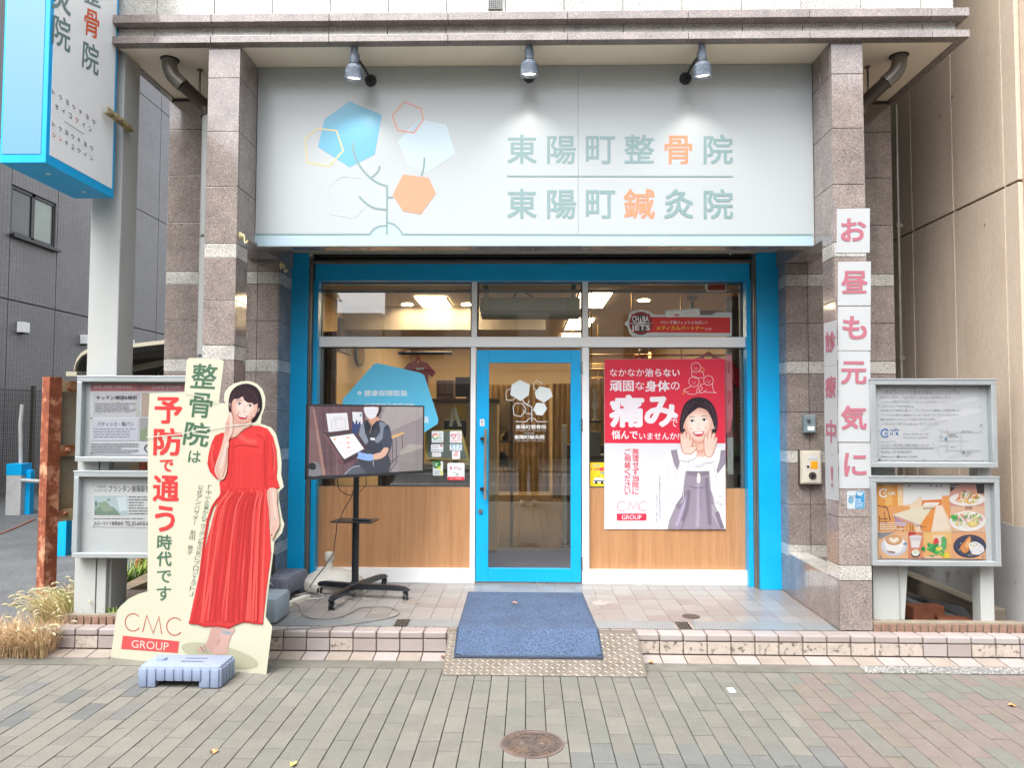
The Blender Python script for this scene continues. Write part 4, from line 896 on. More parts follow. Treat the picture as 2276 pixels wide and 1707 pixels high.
for q_ in ([(215, 345), (300, 375), (320, 480)], [(225, 440), (225, 580)], [(270, 400), (285, 560)], [(205, 350), (290, 360), (330, 490)], [(360, 450), (400, 540), (370, 580)], [(510, 515), (508, 588)], [(532, 520), (530, 588)], [(545, 540), (600, 530), (610, 575)], [(600, 540), (655, 548)], [(440, 545), (445, 590)], [(230, 470), (300, 470)], [(235, 500), (310, 500)]): p.line(q_, 6, '#6f4434')
p.poly([(365, 455), (490, 515), (440, 545), (370, 530)], '#b996b4'); p.tiny(225, 500, 470, 575, 4, '#f4ead8', 3)
p.ring(262, 232, 36, 13, '#fbf6ef', 35, 325); p.ring(270, 234, 11, 6, '#fbf6ef'); p.text('cafe', (305, 190, 370, 212), '#f8c56f', .01); p.text('UR', (308, 222, 372, 250), '#fdf8f0', .03); p.text('L', (410, 205, 430, 245), '#ffffff', .03)
p.poly([(868, 152), (1188, 152), (1190, 355), (872, 352)], '#d9a091'); p.poly([(868, 152), (960, 152), (880, 222)], '#4a3a42'); p.text('FOOD', (876, 160, 945, 180), '#f2e8e2', .02); p.poly([(1110, 152), (1188, 152), (1188, 240), (1125, 235)], '#3b3038')
p.oval(1030, 290, 165, 62, '#f2efe9')
for i in range(60):
    a = rnd.uniform(0, 6.28); r_ = rnd.uniform(0, 1)**.5; p.oval(1035+120*r_*math.cos(a), 278+48*r_*math.sin(a), rnd.uniform(8, 24), rnd.uniform(5, 14), rnd.choice(['#efb95a', '#f2cd7c', '#e07f55', '#f6e2b0', '#d9674a', '#9aa75a', '#f8efe0']), rnd.uniform(0, 180), 9); p.k -= p.step*.7
for i in range(26): p.oval(1020+rnd.uniform(-40, 40), 240+rnd.uniform(-30, 55), 5, 7, rnd.choice(['#6c4a5a', '#e9e2e6', '#7a9a58']), rnd.uniform(0, 90), 6); p.k -= p.step*.7
p.poly([(872, 355), (1190, 355), (1195, 590), (880, 588)], '#e8bfa0'); p.oval(1035, 490, 168, 92, '#f5f3ee'); p.rect(1010, 352, 1078, 384, '#b58374')
for i in range(80):
    a = rnd.uniform(0, 6.28); r_ = rnd.uniform(0, 1)**.5; p.oval(1035+140*r_*math.cos(a), 480+68*r_*math.sin(a), rnd.uniform(8, 26), rnd.uniform(5, 13), rnd.choice(['#8fc46a', '#5fb04f', '#e8c9bf', '#f0a58f', '#ecd98c', '#c4d98c', '#d7a7b8', '#f2ead8']), rnd.uniform(0, 180), 9); p.k -= p.step*.7
p.oval(910, 455, 34, 22, '#4fae55', 20); p.oval(1080, 515, 44, 30, '#e9c96a'); p.oval(1080, 513, 34, 22, '#f3de94')
p.rect(205, 590, 485, 835, '#eab98c'); p.poly([(205, 600), (370, 590), (215, 660)], '#8c8f96'); p.oval(355, 720, 122, 92, '#cfd2de'); p.oval(355, 712, 112, 80, '#dcdfe8'); p.poly([(272, 665), (440, 660), (425, 750), (385, 785), (330, 780), (290, 745)], '#f7f7f5', 3); p.oval(354, 665, 78, 48, '#cf9a6a'); p.oval(354, 664, 66, 38, '#d9ad83'); p.poly([(352, 692), (310, 660), (325, 640), (352, 655), (382, 640), (398, 662)], '#f6ead9', 3); p.oval(458, 700, 20, 12, '#7f93b4'); p.oval(330, 775, 40, 10, '#97807a', 8)
p.rect(485, 590, 622, 835, '#d98a66'); p.poly([(485, 590), (560, 590), (545, 635), (488, 640)], '#c4433b'); p.oval(553, 635, 60, 16, '#e4e0e2'); p.poly([(500, 640), (608, 640), (585, 735), (515, 735)], '#d9d5da'); p.poly([(512, 670), (595, 672), (583, 730), (520, 730)], '#efe9e6'); p.oval(553, 795, 42, 32, '#3a2f36'); p.oval(553, 782, 36, 30, '#f2f4ee'); p.oval(553, 775, 22, 14, '#cfe0c2')
p.rect(622, 590, 882, 835, '#efb46f'); p.poly([(622, 600), (880, 592), (880, 700), (740, 660), (640, 700)], '#f0c47e'); p.poly([(715, 620), (820, 620), (800, 750), (730, 745)], '#efdcc2'); p.oval(742, 682, 24, 40, '#d8404a'); p.poly([(790, 640), (835, 650), (835, 745), (800, 750)], '#63a866', 3)
for i in range(34): p.oval(735+rnd.gauss(0, 52), 765+rnd.gauss(0, 26), rnd.uniform(14, 34), rnd.uniform(8, 16), rnd.choice(['#2fae5f', '#1f8f4a', '#48c06c', '#70c955', '#2c9a58']), rnd.uniform(0, 180), 8); p.k -= p.step*.7
p.oval(765, 745, 24, 18, '#f0d84a'); p.oval(840, 806, 26, 26, '#f2d33c'); p.text('SOFT DRINK', (640, 812, 785, 832), '#f7efe2', .02)
p.poly([(882, 592), (1198, 592), (1200, 842), (882, 835)], '#e9ad80'); p.oval(1050, 722, 152, 108, '#2c2f45'); p.oval(1052, 718, 138, 96, '#3f4666'); p.oval(1052, 716, 122, 82, '#343a56')
p.poly([(960, 740), (990, 690), (1050, 628), (1062, 690), (1040, 760), (1000, 785)], '#dd8f4e', 3); p.poly([(1000, 720), (1045, 640), (1050, 700), (1030, 740)], '#f0b878'); p.poly([(1060, 690), (1110, 680), (1170, 720), (1180, 770), (1120, 800), (1070, 790), (1050, 740)], '#eceef2', 3); p.poly([(1040, 700), (1075, 690), (1080, 740), (1050, 745)], '#f6f1e4', 3)
for i in range(24): p.oval(rnd.uniform(950, 1180), rnd.uniform(690, 810), 6, 5, rnd.choice(['#58a45a', '#d99a58', '#e8e4e0', '#e9b47c']), 0, 6); p.k -= p.step*.7
for q_ in ((232, 158), (496, 162), (692, 161), (745, 168), (787, 166), (220, 598), (232, 815), (1172, 818), (620, 830)): p.oval(*q_, 9, 9, '#8e8984')
p.build('poster', br2)
# supports
rp = thing('board_stand', 'pale grey painted steel legs carrying the right notice boards', 'stand', (2.7, 5.1, .2))
MB().prism([(2.335, 5.07, .2), (2.54, 5.07, .2), (2.575, 5.07, .66), (2.335, 5.07, .66)], (0, .055, 0)).build('leg', M['white_paint'], rp); MB().box(2.36, 2.50, 5.08, 5.12, .66, 1.62).build('leg', M['white_paint'], rp)
MB().box(2.507, 2.510, 5.062, 5.069, .21, .65).build('fold', M['alu'], rp)
MB().box(3.045, 3.135, 5.062, 5.16, .16, 1.62, bev=.004).build('leg', M['white_paint'], rp)
lp = thing('board_stand', 'white steel channel legs carrying the left notice boards', 'stand', (-2.6, 5.05, .2))
MB().box(-3.115, -2.968, 5.045, 5.088, .17, 1.63, bev=.003).box(-2.962, -2.898, 5.05, 5.088, .17, 1.63, bev=.003).build('leg', M['white_paint'], lp); MB().box(-2.44, -2.35, 5.06, 5.12, .17, 1.63, bev=.003).build('leg', M['white_paint'], lp)
MB().box(-2.94, -2.40, 5.055, 5.07, .985, 1.0).build('cross_bar', M['white_paint'], lp)
# ================================================================ the red dress cutout
pA, pB = Vector((-1.575, 4.49, 0)), Vector((-2.685, 4.762, 0)); tdir = (pA-pB).normalized(); nS = Vector((tdir.y, -tdir.x, 0)); plS = (pA, nS)
z4 = lambda x, y: (230+x/3.457, 780+y/3.457)
z5 = lambda x, y: (x/3.253, 1200+y/3.253)
cut = thing('cutout_board', 'cream life size cutout board of a woman in a red dress calling out', 'cutout sign', (-2.1, 4.6, 0))
out = [z4(*q) for q in ((660, 52), (905, 66), (925, 82), (885, 402), (944, 402), (925, 385), (930, 320), (965, 275), (1005, 250), (1060, 234), (1115, 230), (1175, 250), (1220, 295), (1243, 360), (1240, 430), (1214, 500), (1206, 560), (1285, 588), (1325, 640), (1355, 760), (1368, 860), (1364, 950), (1384, 1045), (1348, 1082), (1345, 1130), (1370, 1280), (1388, 1335), (1370, 1400), (1313, 1465))]+[z5(*q) for q in ((1962, 200), (1935, 400), (1920, 560), (1967, 632), (1925, 976), (1700, 955), (800, 856), (845, 515), (872, 480), (930, 428), (995, 395), (1066, 374))]+[z4(*q) for q in ((340, 1500), (340, 620), (355, 325), (622, 318), (640, 70))]
qs = [at(*q, plane=plS) for q in out]
MB().prism([q-nS*.004 for q in qs], nS*.004).build('board', surf('cream_laminate', '#acab99', .3, var=.025, scale=1.5, spec=.45), cut)
b = MB(); ctr = [at(*q, plane=plS) for q in (z5(1100, 800), z5(1700, 900))]
for q in ctr: b.box(q.x-.02, q.x+.02, q.y+.01, q.y+.05, 0.03, .5)
q = ctr[0].lerp(ctr[1], .5); b.box(q.x-.25, q.x+.25, q.y+.0, q.y+.03, .003, .04)
b.build('rear_strut', M['alu'], cut)
GR, RD, SKN, SK2, SK3 = '#5b8166', '#f14b4b', '#e9c3b4', '#dcae9f', '#f2d6c9'
p = Print(230, 780, 3.457, plS, lift=.0008, rough=.34, gain=.48)
def T(ch, q, c, b_=.035): p.text(ch, q, c, b_); p.cut('letter', cut)
T('整', ((690, 95), (885, 103), (857, 295), (664, 285)), GR, .016); T('骨', ((672, 318), (850, 330), (822, 520), (650, 508)), GR, .018); T('院', ((638, 536), (830, 562), (800, 742), (606, 722)), GR, .018); T('は', ((660, 765), (752, 772), (745, 862), (647, 855)), GR, .014)
for ch, bx_, c in (('予', (392, 352, 608, 562), RD), ('防', (384, 590, 606, 806), RD), ('で', (432, 832, 540, 930), RD), ('通', (380, 955, 584, 1160), RD), ('う', (394, 1188, 552, 1392), RD), ('時', (413, 1412, 528, 1530), GR), ('代', (410, 1540, 527, 1656), GR)):
    x0, y0, x1, y1 = bx_; T(ch, ((x0+4, y0), (x1, y0+4), (x1-4, y1), (x0-2, y1-3)), c, .026 if c == RD else .018)
p.build('lettering', cut)
p = Print(0, 1200, 3.253, plS, lift=.0008, rough=.34, gain=.48)
T('で', (1135, 222, 1240, 312), GR, .016); T('す', (1134, 338, 1238, 442), GR, .016)
p.ring(962, 598, 56, 7, '#d8604f', 38, 318, ry=63); p.line([(1032, 668), (1062, 548), (1108, 678), (1150, 558), (1170, 682)], 7, '#d8604f'); p.ring(1264, 628, 58, 7, '#d8604f', 38, 318, ry=63)
p.poly([(890, 694), (1297, 736), (1285, 820), (876, 790)], '#ee6262'); T('GROUP', ((955, 725), (1222, 745), (1218, 805), (950, 780)), '#f4e9df', .0)
p.oval(1590, 838, 285, 72, '#cfcfb2', 13); p.build('logo', cut)
p = Print(0, 0, 1, plS, lift=.0008, rough=.34, gain=.48)
p.col('「中小企業からニッポンを元気にプロジェクト」', 467, 1078, 425, 1326, 11.5, '#5c6a5c', .0, lean=.15); p.col('公式アンバサダー 前田 敦子', 447, 1078, 421, 1234, 12, '#5c6a5c', .0, lean=.15)
p.build('small_lettering', cut)
# the printed figure
p = Print(230, 780, 3.457, plS, lift=.0028, step=.00004, rough=.34, gain=.48)
HR, HR2, DR, DR2, DR3 = '#33262b', '#3d2a31', '#ee4646', '#d23a3c', '#f65f5a'
Q5 = lambda *pts: [((z5(*q)[0]-230)*3.457, (z5(*q)[1]-780)*3.457) for q in pts]
p.poly([(962, 420), (972, 340), (1003, 288), (1055, 258), (1115, 252), (1178, 280), (1212, 340), (1220, 430), (1200, 490), (1170, 540), (1120, 560), (1060, 540), (985, 490), (968, 470)], HR, 4)
# legs and shoes
p.poly(Q5((1540, 620), (1612, 630), (1600, 700), (1562, 770), (1530, 815), (1495, 812), (1487, 770), (1510, 705)), '#dcb2a6', 3); p.poly(Q5((1612, 630), (1700, 640), (1672, 700), (1652, 760), (1640, 824), (1540, 824), (1548, 785), (1590, 730)), '#e5bdb1', 3)
p.poly(Q5((1606, 652), (1676, 668), (1668, 692), (1606, 674)), '#aab4ba'); p.poly(Q5((1418, 798), (1450, 772), (1500, 778), (1530, 812), (1500, 822), (1430, 814)), '#c9c2ac', 3); p.poly(Q5((1430, 780), (1475, 775), (1485, 800), (1440, 805)), '#e2b8ac', 3); p.line(Q5((1450, 772), (1480, 812)), 8, '#8f8a76'); p.line(Q5((1478, 760), (1500, 818)), 6, '#8f8a76')
# dress
p.poly([(860, 652), (905, 630), (960, 628), (1010, 650), (1060, 625), (1130, 575), (1200, 576), (1262, 596), (1305, 660), (1330, 760), (1338, 880), (1332, 975), (1356, 1050), (1258, 1078), (1262, 1100)]+Q5((1962, 100), (1930, 350), (1902, 610), (1830, 605), (1775, 590), (1700, 618), (1660, 640), (1575, 625), (1482, 628), (1430, 612), (1367, 605), (1440, 260), (1505, -20))+[(900, 1085), (892, 1010), (915, 985), (870, 985), (820, 930), (800, 868), (812, 780), (835, 700)], DR)
p.poly([(812, 780), (835, 700), (860, 652), (905, 630), (930, 640), (905, 760), (870, 880), (868, 960), (880, 990), (820, 930), (800, 868)], '#e4403f'); p.poly([(1240, 620), (1290, 650), (1328, 770), (1336, 900), (1325, 975), (1355, 1048), (1258, 1078), (1245, 980), (1260, 800)], '#e74242')
p.line([(1258, 640), (1262, 800), (1248, 980), (1262, 1070)], 6, '#c53234', smooth=4); p.line([(905, 1050), (1050, 1062), (1255, 1052)], 7, '#d83a3b', smooth=3); p.line([(1255, 985), (1325, 975)], 7, '#cc3637'); p.line([(1262, 1075), (1355, 1050)], 6, '#c53234')
p.line([(965, 800), (1060, 785), (1250, 800)], 4, '#dd3d3e', smooth=3)
k0 = p.k
for i in range(15):
    x = 972+i*19; p.k = k0; p.line([(x, 800), (x+rnd.uniform(-3, 3), 920), (x*.97+32, 1048)], rnd.choice((3, 4, 5)), rnd.choice((DR2, '#dd3f3f', DR2)), smooth=3)
p.softline([(1040, 640), (1100, 690), (1180, 700)], 60, '#ef4a49', '#f8645f', 5, 4); p.softline([(1000, 690), (985, 900), (960, 1050)], 26, '#e94243', '#d93839', 5, 4); p.softline([(845, 720), (835, 820), (850, 900)], 26, '#ec4645', '#f76560', 5, 4); p.softline([(1300, 700), (1318, 820), (1312, 930)], 24, '#ea4444', '#f5605c', 5, 4); p.softline([(1240, 700), (1240, 900), (1250, 1040)], 22, '#e24040', '#cb3435', 5, 4)
k0 = p.k
for i in range(16):
    u = i/15; x0 = 915+u*335; xm = 870+u*400; xe, ye = Q5((1395+u*490, 600))[0]; p.k = k0+(i % 2)*.00004
    p.poly([(x0-3, 1066), (x0+5, 1066), (xe+rnd.uniform(6, 22), ye), (xe-rnd.uniform(2, 14), ye)], rnd.choice((DR2, '#dc3d3e', DR3, '#d93b3d', '#e04141', DR3)))
for i in range(11):
    u = (i+.4)/11; x0 = 925+u*320; xe, ye = Q5((1400+u*480, 588))[0]; xm_ = x0*.45+xe*.55+rnd.uniform(-8, 8); c_ = rnd.choice((('#e74344', '#c43032'), ('#ee4b49', '#fb6a63'), ('#e54142', '#cd3536')))
    p.softline([(x0, 1085), (xm_, 1300), (xe, ye)], rnd.uniform(14, 26), c_[0], c_[1], 5, 4)
p.poly(Q5((1372, 590), (1440, 600), (1482, 616), (1575, 612), (1660, 626), (1700, 606), (1775, 580), (1830, 595), (1902, 600), (1902, 612), (1830, 605), (1775, 590), (1700, 618), (1660, 640), (1575, 625), (1482, 628), (1430, 612), (1367, 605)), '#d5393b')
for q in ([(1000, 740), (1060, 720), (1200, 735)], [(1180, 640), (1220, 660), (1245, 700)], [(840, 760), (860, 840), (855, 900)], [(1290, 700), (1305, 800), (1300, 900)]): p.line(q, 5, '#d94040', smooth=4)
# neck, face, hair
p.poly([(985, 520), (1010, 500), (1080, 530), (1135, 520), (1138, 575), (1085, 600), (1030, 655), (990, 668), (968, 640), (975, 580)], SK2, 3); p.poly([(1000, 560), (1060, 580), (1130, 560), (1120, 580), (1060, 612), (1010, 650), (985, 640)], SKN, 3)
p.soft([(984, 400), (996, 350), (1050, 318), (1120, 340), (1185, 385), (1200, 430), (1182, 480), (1150, 520), (1110, 552), (1068, 562), (1030, 545), (1002, 500), (988, 450)], '#d9a392', '#f6dccf', 7, .55, 4, (1085, 440))
p.oval(985, 412, 12, 26, SKN, 8); p.oval(1190, 452, 12, 26, SKN, 15); p.oval(1160, 496, 5, 8, '#e9e9ee')
p.poly([(980, 430), (985, 340), (1020, 300), (1080, 275), (1140, 290), (1195, 350), (1205, 430), (1188, 440), (1190, 405), (1160, 415), (1150, 395), (1120, 400), (1085, 375), (1075, 350), (1040, 370), (1010, 370), (992, 400), (990, 440)], HR2, 3)
p.poly([(1000, 330), (1060, 275), (1130, 275), (1190, 330), (1205, 400), (1160, 340), (1100, 310), (1060, 315), (1020, 350)], HR, 4)
for x, y, r_ in ((1050, 408, 10), (1132, 424, 12)):
    p.oval(x, y, 20, 10, '#f6efec', r_); p.oval(x, y-1, 9, 9, '#38262a'); p.oval(x-3, y-4, 2.5, 2.5, '#ffffff'); p.line([(x-21, y-3), (x-4, y-13), (x+21, y-2)], 4, '#3a282b', smooth=4)
p.line([(1028, 386), (1050, 378), (1072, 384)], 5, '#6d4c46', smooth=3); p.line([(1118, 396), (1140, 396), (1160, 408)], 5, '#6d4c46', smooth=3)
p.line([(1090, 420), (1092, 452), (1084, 462)], 3.5, '#dba493', smooth=3); p.line([(1076, 464), (1088, 470), (1100, 466)], 4, '#cf9182', smooth=3)
p.poly([(1032, 486), (1065, 492), (1110, 500), (1104, 520), (1078, 530), (1050, 520)], '#c54f55', 3); p.poly([(1038, 489), (1105, 501), (1098, 511), (1048, 503)], '#fbf6f2'); p.poly([(1050, 516), (1080, 522), (1096, 516), (1078, 530)], '#df6f72', 2)
p.soft([(1040+20*math.cos(k), 470+14*math.sin(k)) for k in range(6)], '#f1cfc2', '#eab7a8', 4, .7, 3); p.soft([(1146+18*math.cos(k), 484+13*math.sin(k)) for k in range(6)], '#eec9bb', '#e6b0a0', 4, .7, 3); p.softline([(1058, 548), (1085, 556), (1112, 545)], 10, '#dfae9d', '#cf9684', 4, 3)
# arms
for q_ in ([(1010, 330), (990, 380), (984, 430)], [(1040, 300), (1010, 340), (1002, 370)], [(1090, 285), (1150, 310), (1190, 370)], [(1120, 300), (1175, 350), (1200, 410)], [(1198, 430), (1180, 490), (1150, 535)], [(975, 420), (974, 460), (985, 485)], [(1060, 310), (1045, 340), (1042, 360)], [(1085, 320), (1100, 350), (1125, 380)]): p.softline(q_, 7, '#392b32', '#5c444c', 4, 3)
p.poly([(985, 468), (1000, 505), (1005, 600), (985, 660), (968, 700), (963, 800), (958, 905), (938, 975), (905, 992), (872, 955), (862, 900), (900, 780), (935, 650), (945, 560), (968, 500)], SKN, 3)
p.line([(972, 520), (968, 600)], 4, SK2, smooth=2); p.line([(985, 500), (984, 590)], 4, SK2); p.poly([(948, 560), (966, 545), (972, 610), (950, 650)], SK2, 3); p.softline([(955, 700), (935, 800), (905, 900)], 40, '#e5bdae', '#f4dbd0', 6, 4); p.softline([(958, 740), (950, 860), (925, 965)], 12, '#dcae9e', '#c99584', 4, 4); p.softline([(890, 860), (880, 920), (900, 975)], 12, '#e3b9aa', '#d8a999', 4, 4); p.softline([(985, 480), (990, 560), (985, 640)], 14, '#efcfc3', '#f7e0d6', 4, 3)
p.poly([(1265, 1076), (1335, 1060), (1342, 1180), (1356, 1280), (1358, 1345), (1330, 1400), (1305, 1448), (1290, 1425), (1286, 1350), (1283, 1250)], SKN, 3); p.softline([(1312, 1080), (1322, 1200), (1335, 1300)], 30, '#e6beaf', '#f3d8cc', 5, 4); p.line([(1330, 1340), (1318, 1400)], 4, SK2); p.line([(1310, 1350), (1300, 1420)], 4, SK2); p.line([(1284, 1290), (1345, 1296)], 5, '#b9bcc4'); p.oval(1300, 1415, 5, 8, '#b0353c'); p.poly([(1268, 1080), (1285, 1076), (1296, 1300), (1286, 1340)], SK2)
p.build('figure_print', cut, label='printed picture of a smiling woman in a red dress')
# peeling fold of the film
p = Print(230, 780, 3.457, plS, lift=.0125, rough=.3, gain=.48)
p.line([(340, 664), (600, 640), (700, 615), (900, 585), (1120, 562), (1205, 552)], 7, '#f1f0e2'); p.line([(628, 316), (760, 350), (886, 398)], 6, '#efeedd'); p.build('film_crease', cut)
# ================================================================ water filled weights
gbm = surf('blue_grey_blow_moulded_plastic', '#7d8aa2', .55, var=.1, scale=6, grain=.08, gscale=500, bmp=.08, bscale=400)
def weight(name, c, yaw, L, W, H, mat, lab, ribs=9, group=None):
    t_ = thing(name, lab, 'weight', c, group); rot = ((c[0], c[1], 0), yaw); x, y, z = c
    b = MB(); b.box(x-L/2, x+L/2, y-W/2, y+W/2, z+.035, z+H, bev=.014, rot=rot)
    b.box(x-L/2+.002, x-L/2+L*.2, y-W/2+.002, y+W/2-.002, z, z+.05, bev=.006, rot=rot); b.box(x+L/2-L*.26, x+L/2-.002, y-W/2+.002, y+W/2-.002, z, z+.05, bev=.006, rot=rot); b.build('tank', mat, t_, smooth=True)
    b = MB(); n = ribs
    for i in range(n):
        u = x-L/2+L*(i+.5)/n
        lo = z+.004 if (i+.5)/n < .19 or (i+.5)/n > .75 else z+.04
        for s_ in (-1, 1): b.box(u-L/n*.40, u+L/n*.40, y+s_*(W/2+.001)-.006, y+s_*(W/2+.001)+.006, lo, z+H-.016, bev=.004, rot=rot)
    m_ = int(n*W/L)+1
    for i in range(m_):
        u = y-W/2+W*(i+.5)/m_
        for s_ in (-1, 1): b.box(x+s_*(L/2+.001)-.006, x+s_*(L/2+.001)+.006, u-W/m_*.4, u+W/m_*.4, z+.004, z+H-.016, bev=.004, rot=rot)
    b.build('rib', mat, t_, smooth=True)
    R_ = Matrix.Rotation(math.radians(yaw), 3, 'Z'); cc = Vector((x, y, 0)); o_ = cc+R_@Vector((-L*.33, 0, 0))
    MB().cyl((o_.x, o_.y, z+H-.002), (o_.x, o_.y, z+H+.012), .03, .027, 24).build('filler_cap', mat, t_, smooth=True)
    b = MB()
    for v in (-.025, .03): b.box(x-L*.06, x+L*.22, y+v-.009, y+v+.009, z+H-.004, z+H+.0006, rot=rot)
    b.build('slot', surf('shadowed_slot', '#4d5668', .6), t_)
    return t_
weight('water_weight', (-2.0, 4.36, 0), 0, .47, .21, .125, gbm, 'blue grey ribbed plastic weight holding the red dress cutout on the pavement')
g2 = surf('dark_grey_blow_moulded_plastic', '#6d7280', .55, var=.12, scale=6, bmp=.08, bscale=400)
weight('water_weight', (-1.93, 5.84, .15), 83, .40, .22, .17, g2, 'dark grey ribbed plastic weight against the left blue pier')
t_ = thing('storage_box', 'smooth pale blue grey plastic tank half hidden behind the cutout', 'tank', (-1.83, 5.16, .15))
MB().box(-2.0, -1.695, 5.0, 5.30, .152, .33, bev=.03).build('tank', surf('smooth_blue_grey_plastic', '#8b9aa3', .45, var=.07), t_, smooth=True)
MB().cyl((-1.85, 5.15, .328), (-1.85, 5.15, .345), .03, seg=20).build('cap', bpy.data.materials['smooth_blue_grey_plastic'], t_, smooth=True)
# parasol base
wm = surf('weathered_white_plastic', '#c6c4bc', .5, var=.1, scale=5, dirt='#98958a', dscale=4, dpos=(.55, .85))
t_ = thing('parasol_base', 'weathered white water filled parasol base with upright tube', 'parasol base', (-1.60, 6.08, .15))
b = MB(); prof = []
oct_ = [(math.cos(a)*(1+.06*(i % 2)), math.sin(a)) for i, a in enumerate([math.pi/8+k*math.pi/4 for k in range(8)])]
lev = [(.235, .15), (.245, .16), (.245, .22), (.235, .235), (.11, .305), (.09, .308)]
vs = []
for r_, z in lev:
    for u, v in oct_: vs.append((-1.60+u*r_*1.08, 6.065+v*r_*.82, z))
b.faces(vs, [(i*8+k, i*8+(k+1) % 8, (i+1)*8+(k+1) % 8, (i+1)*8+k) for i in range(5) for k in range(8)]+[tuple(reversed(range(8))), tuple(range(40, 48))]); 
bmesh.ops.bevel(b.b, geom=list(b.b.edges), offset=.006, segments=2, affect='EDGES'); b.build('tank', wm, t_, smooth=True)
MB().cyl((-1.635, 6.10, .3), (-1.635, 6.10, .375), .028, .024, 24).build('tube', wm, t_, smooth=True); MB().lathe((-1.635, 6.10, .37), [(.031, 0), (.038, .012), (.038, .06), (.032, .07), (.024, .072)], 28).build('collar', wm, t_, smooth=True)
MB().box(-1.52, -1.36, 5.872, 5.88, .155, .205, bev=.002).build('recess_panel', wm, t_)
# ================================================================ television on its rolling stand
cx, cy_ = -1.308, 5.785
ts = thing('tv_stand', 'black rolling television stand with four castored legs and small shelf', 'stand', (cx, cy_, .15))
bk = M['black_metal']
def strip(px, py, Y): return at(px, py, Y=Y)
polex = at(791, 1150, Y=cy_).x
MB().cyl((polex, cy_, .27), (polex, cy_, .74), .0275, seg=24).build('lower_pole', bk, ts, smooth=True)
MB().cyl((polex, cy_, .74), (polex, cy_, 1.5), .0225, seg=24).cyl((polex, cy_, .735), (polex, cy_, .765), .029, seg=24).build('upper_pole', bk, ts, smooth=True)
MB().cyl((polex+.028, cy_-.005, .75), (polex+.05, cy_-.005, .75), .009, seg=10).build('clamp_knob', bk, ts, smooth=True)
MB().box(polex-.035, polex+.035, cy_-.035, cy_+.035, .215, .275, bev=.012).build('hub', bk, ts, smooth=True)
def caster_(P0, lab=None):
    c = MB()
    c.cyl((P0.x, P0.y, .215), (P0.x, P0.y, .235), .012, seg=10); c.box(P0.x-.02, P0.x+.02, P0.y-.014, P0.y+.016, .195, .217, bev=.006); c.box(P0.x+.005, P0.x+.028, P0.y-.03, P0.y-.018, .19, .2, bev=.002)
    o = c.build('caster', M['black'], ts, smooth=True)
    w_ = MB(); 
    for dx in (-.012, .012): w_.cyl((P0.x+dx-.007, P0.y, .177), (P0.x+dx+.007, P0.y, .177), .0265, seg=20)
    w_.build('wheel', M['black'], o, smooth=True); w_ = MB()
    for dx in (-.0205, .0205): w_.cyl((P0.x+dx-.0015, P0.y, .177), (P0.x+dx+.0015, P0.y, .177), .014, seg=16)
    w_.build('wheel_disc', flat('#b4b4b4', .4), o, smooth=True)
for e in ((-1.43, 5.385), (-.925, 5.72), (-1.665, 5.90), (-1.19, 6.20)):
    E_ = Vector((*e, 0)); C_ = Vector((polex, cy_, 0)); d = (E_-C_).normalized(); s_ = Vector((-d.y, d.x, 0)); Lh = (E_-C_).length
    b = MB(); vs = []
    for u, hw, zt, zb_ in ((.02, .030, .262, .22), (.12, .032, .262, .219), (.13, .025, .258, .219), (.8, .023, .255, .219), (.95, .022, .248, .219), (1.04, .018, .226, .219)):
        c = C_+d*(Lh*u)
        for a, z in ((-1, zb_), (1, zb_), (.75, zt), (-.75, zt)): q = c+s_*hw*a; vs.append((q.x, q.y, z))
    b.faces(vs, [(i*4+k, i*4+(k+1) % 4, (i+1)*4+(k+1) % 4, (i+1)*4+k) for i in range(5) for k in range(4)]+[(3, 2, 1, 0), (20, 21, 22, 23)])
    b.build('leg', bk, ts, smooth=True); caster_(E_-d*.015)
sh = at(790, 1156, Y=cy_-.05)
R_ = [((-.20, -.10), (.205, -.115), (.19, .09), (-.17, .10))]
b = MB(); zs = at(791, 1157, Y=cy_-.07).z
sp_ = [at(752, 1152, Z=zs), at(757, 1159, Z=zs), at(848, 1155, Z=zs), at(842, 1150, Z=zs)]
b.prism([(polex-.165, cy_-.15, zs-.008), (polex+.165, cy_-.20, zs-.008), (polex+.18, cy_+.03, zs-.008), (polex-.14, cy_+.07, zs-.008)], (0, 0, .009)).build('shelf', bk, ts)
rm = thing('remote_control', 'slim black remote control lying on the shelf of the television stand', 'remote control', (polex+.06, cy_-.06, zs+.001))
MB().box(polex-.0, polex+.14, cy_-.12, cy_-.085, zs+.0015, zs+.017, bev=.004, rot=((polex+.07, cy_-.1, 0), -10)).build('body', M['black'], rm, smooth=True)
b = MB()
for i in range(7): b.box(polex+.012+i*.017, polex+.022+i*.017, cy_-.11, cy_-.095, zs+.017, zs+.019, rot=((polex+.07, cy_-.1, 0), -10))
b.build('buttons', flat('#4a4c52', .5), rm)
# screen
pr_, plf = Vector((-.877, 5.90, 0)), Vector((-1.597, 5.23, 0)); td = (pr_-plf).normalized(); nT = Vector((td.y, -td.x, 0))
zA, zB = 1.10, 1.648
tv = thing('television', 'black framed television on the rolling stand showing a masked therapist', 'television', ((pr_.x+plf.x)/2, (pr_.y+plf.y)/2, zA))
ctl = [at(*q, plane=(plf, nT)) for q in ((685, 897), (942.5, 902.5), (941, 1052.5), (681.5, 1066))]
zt = (ctl[0].z+ctl[1].z)/2; zb_ = (ctl[2].z+ctl[3].z)/2; L_ = (ctl[0]+ctl[3])/2; Rr = (ctl[1]+ctl[2])/2
def tq(u, z, d=0): q = L_.lerp(Rr, u); return Vector((q.x, q.y, z))+nT*d
MB().prism([tq(0, zb_), tq(1, zb_), tq(1, zt), tq(0, zt)], -nT*.035).build('casing', M['black'], tv)
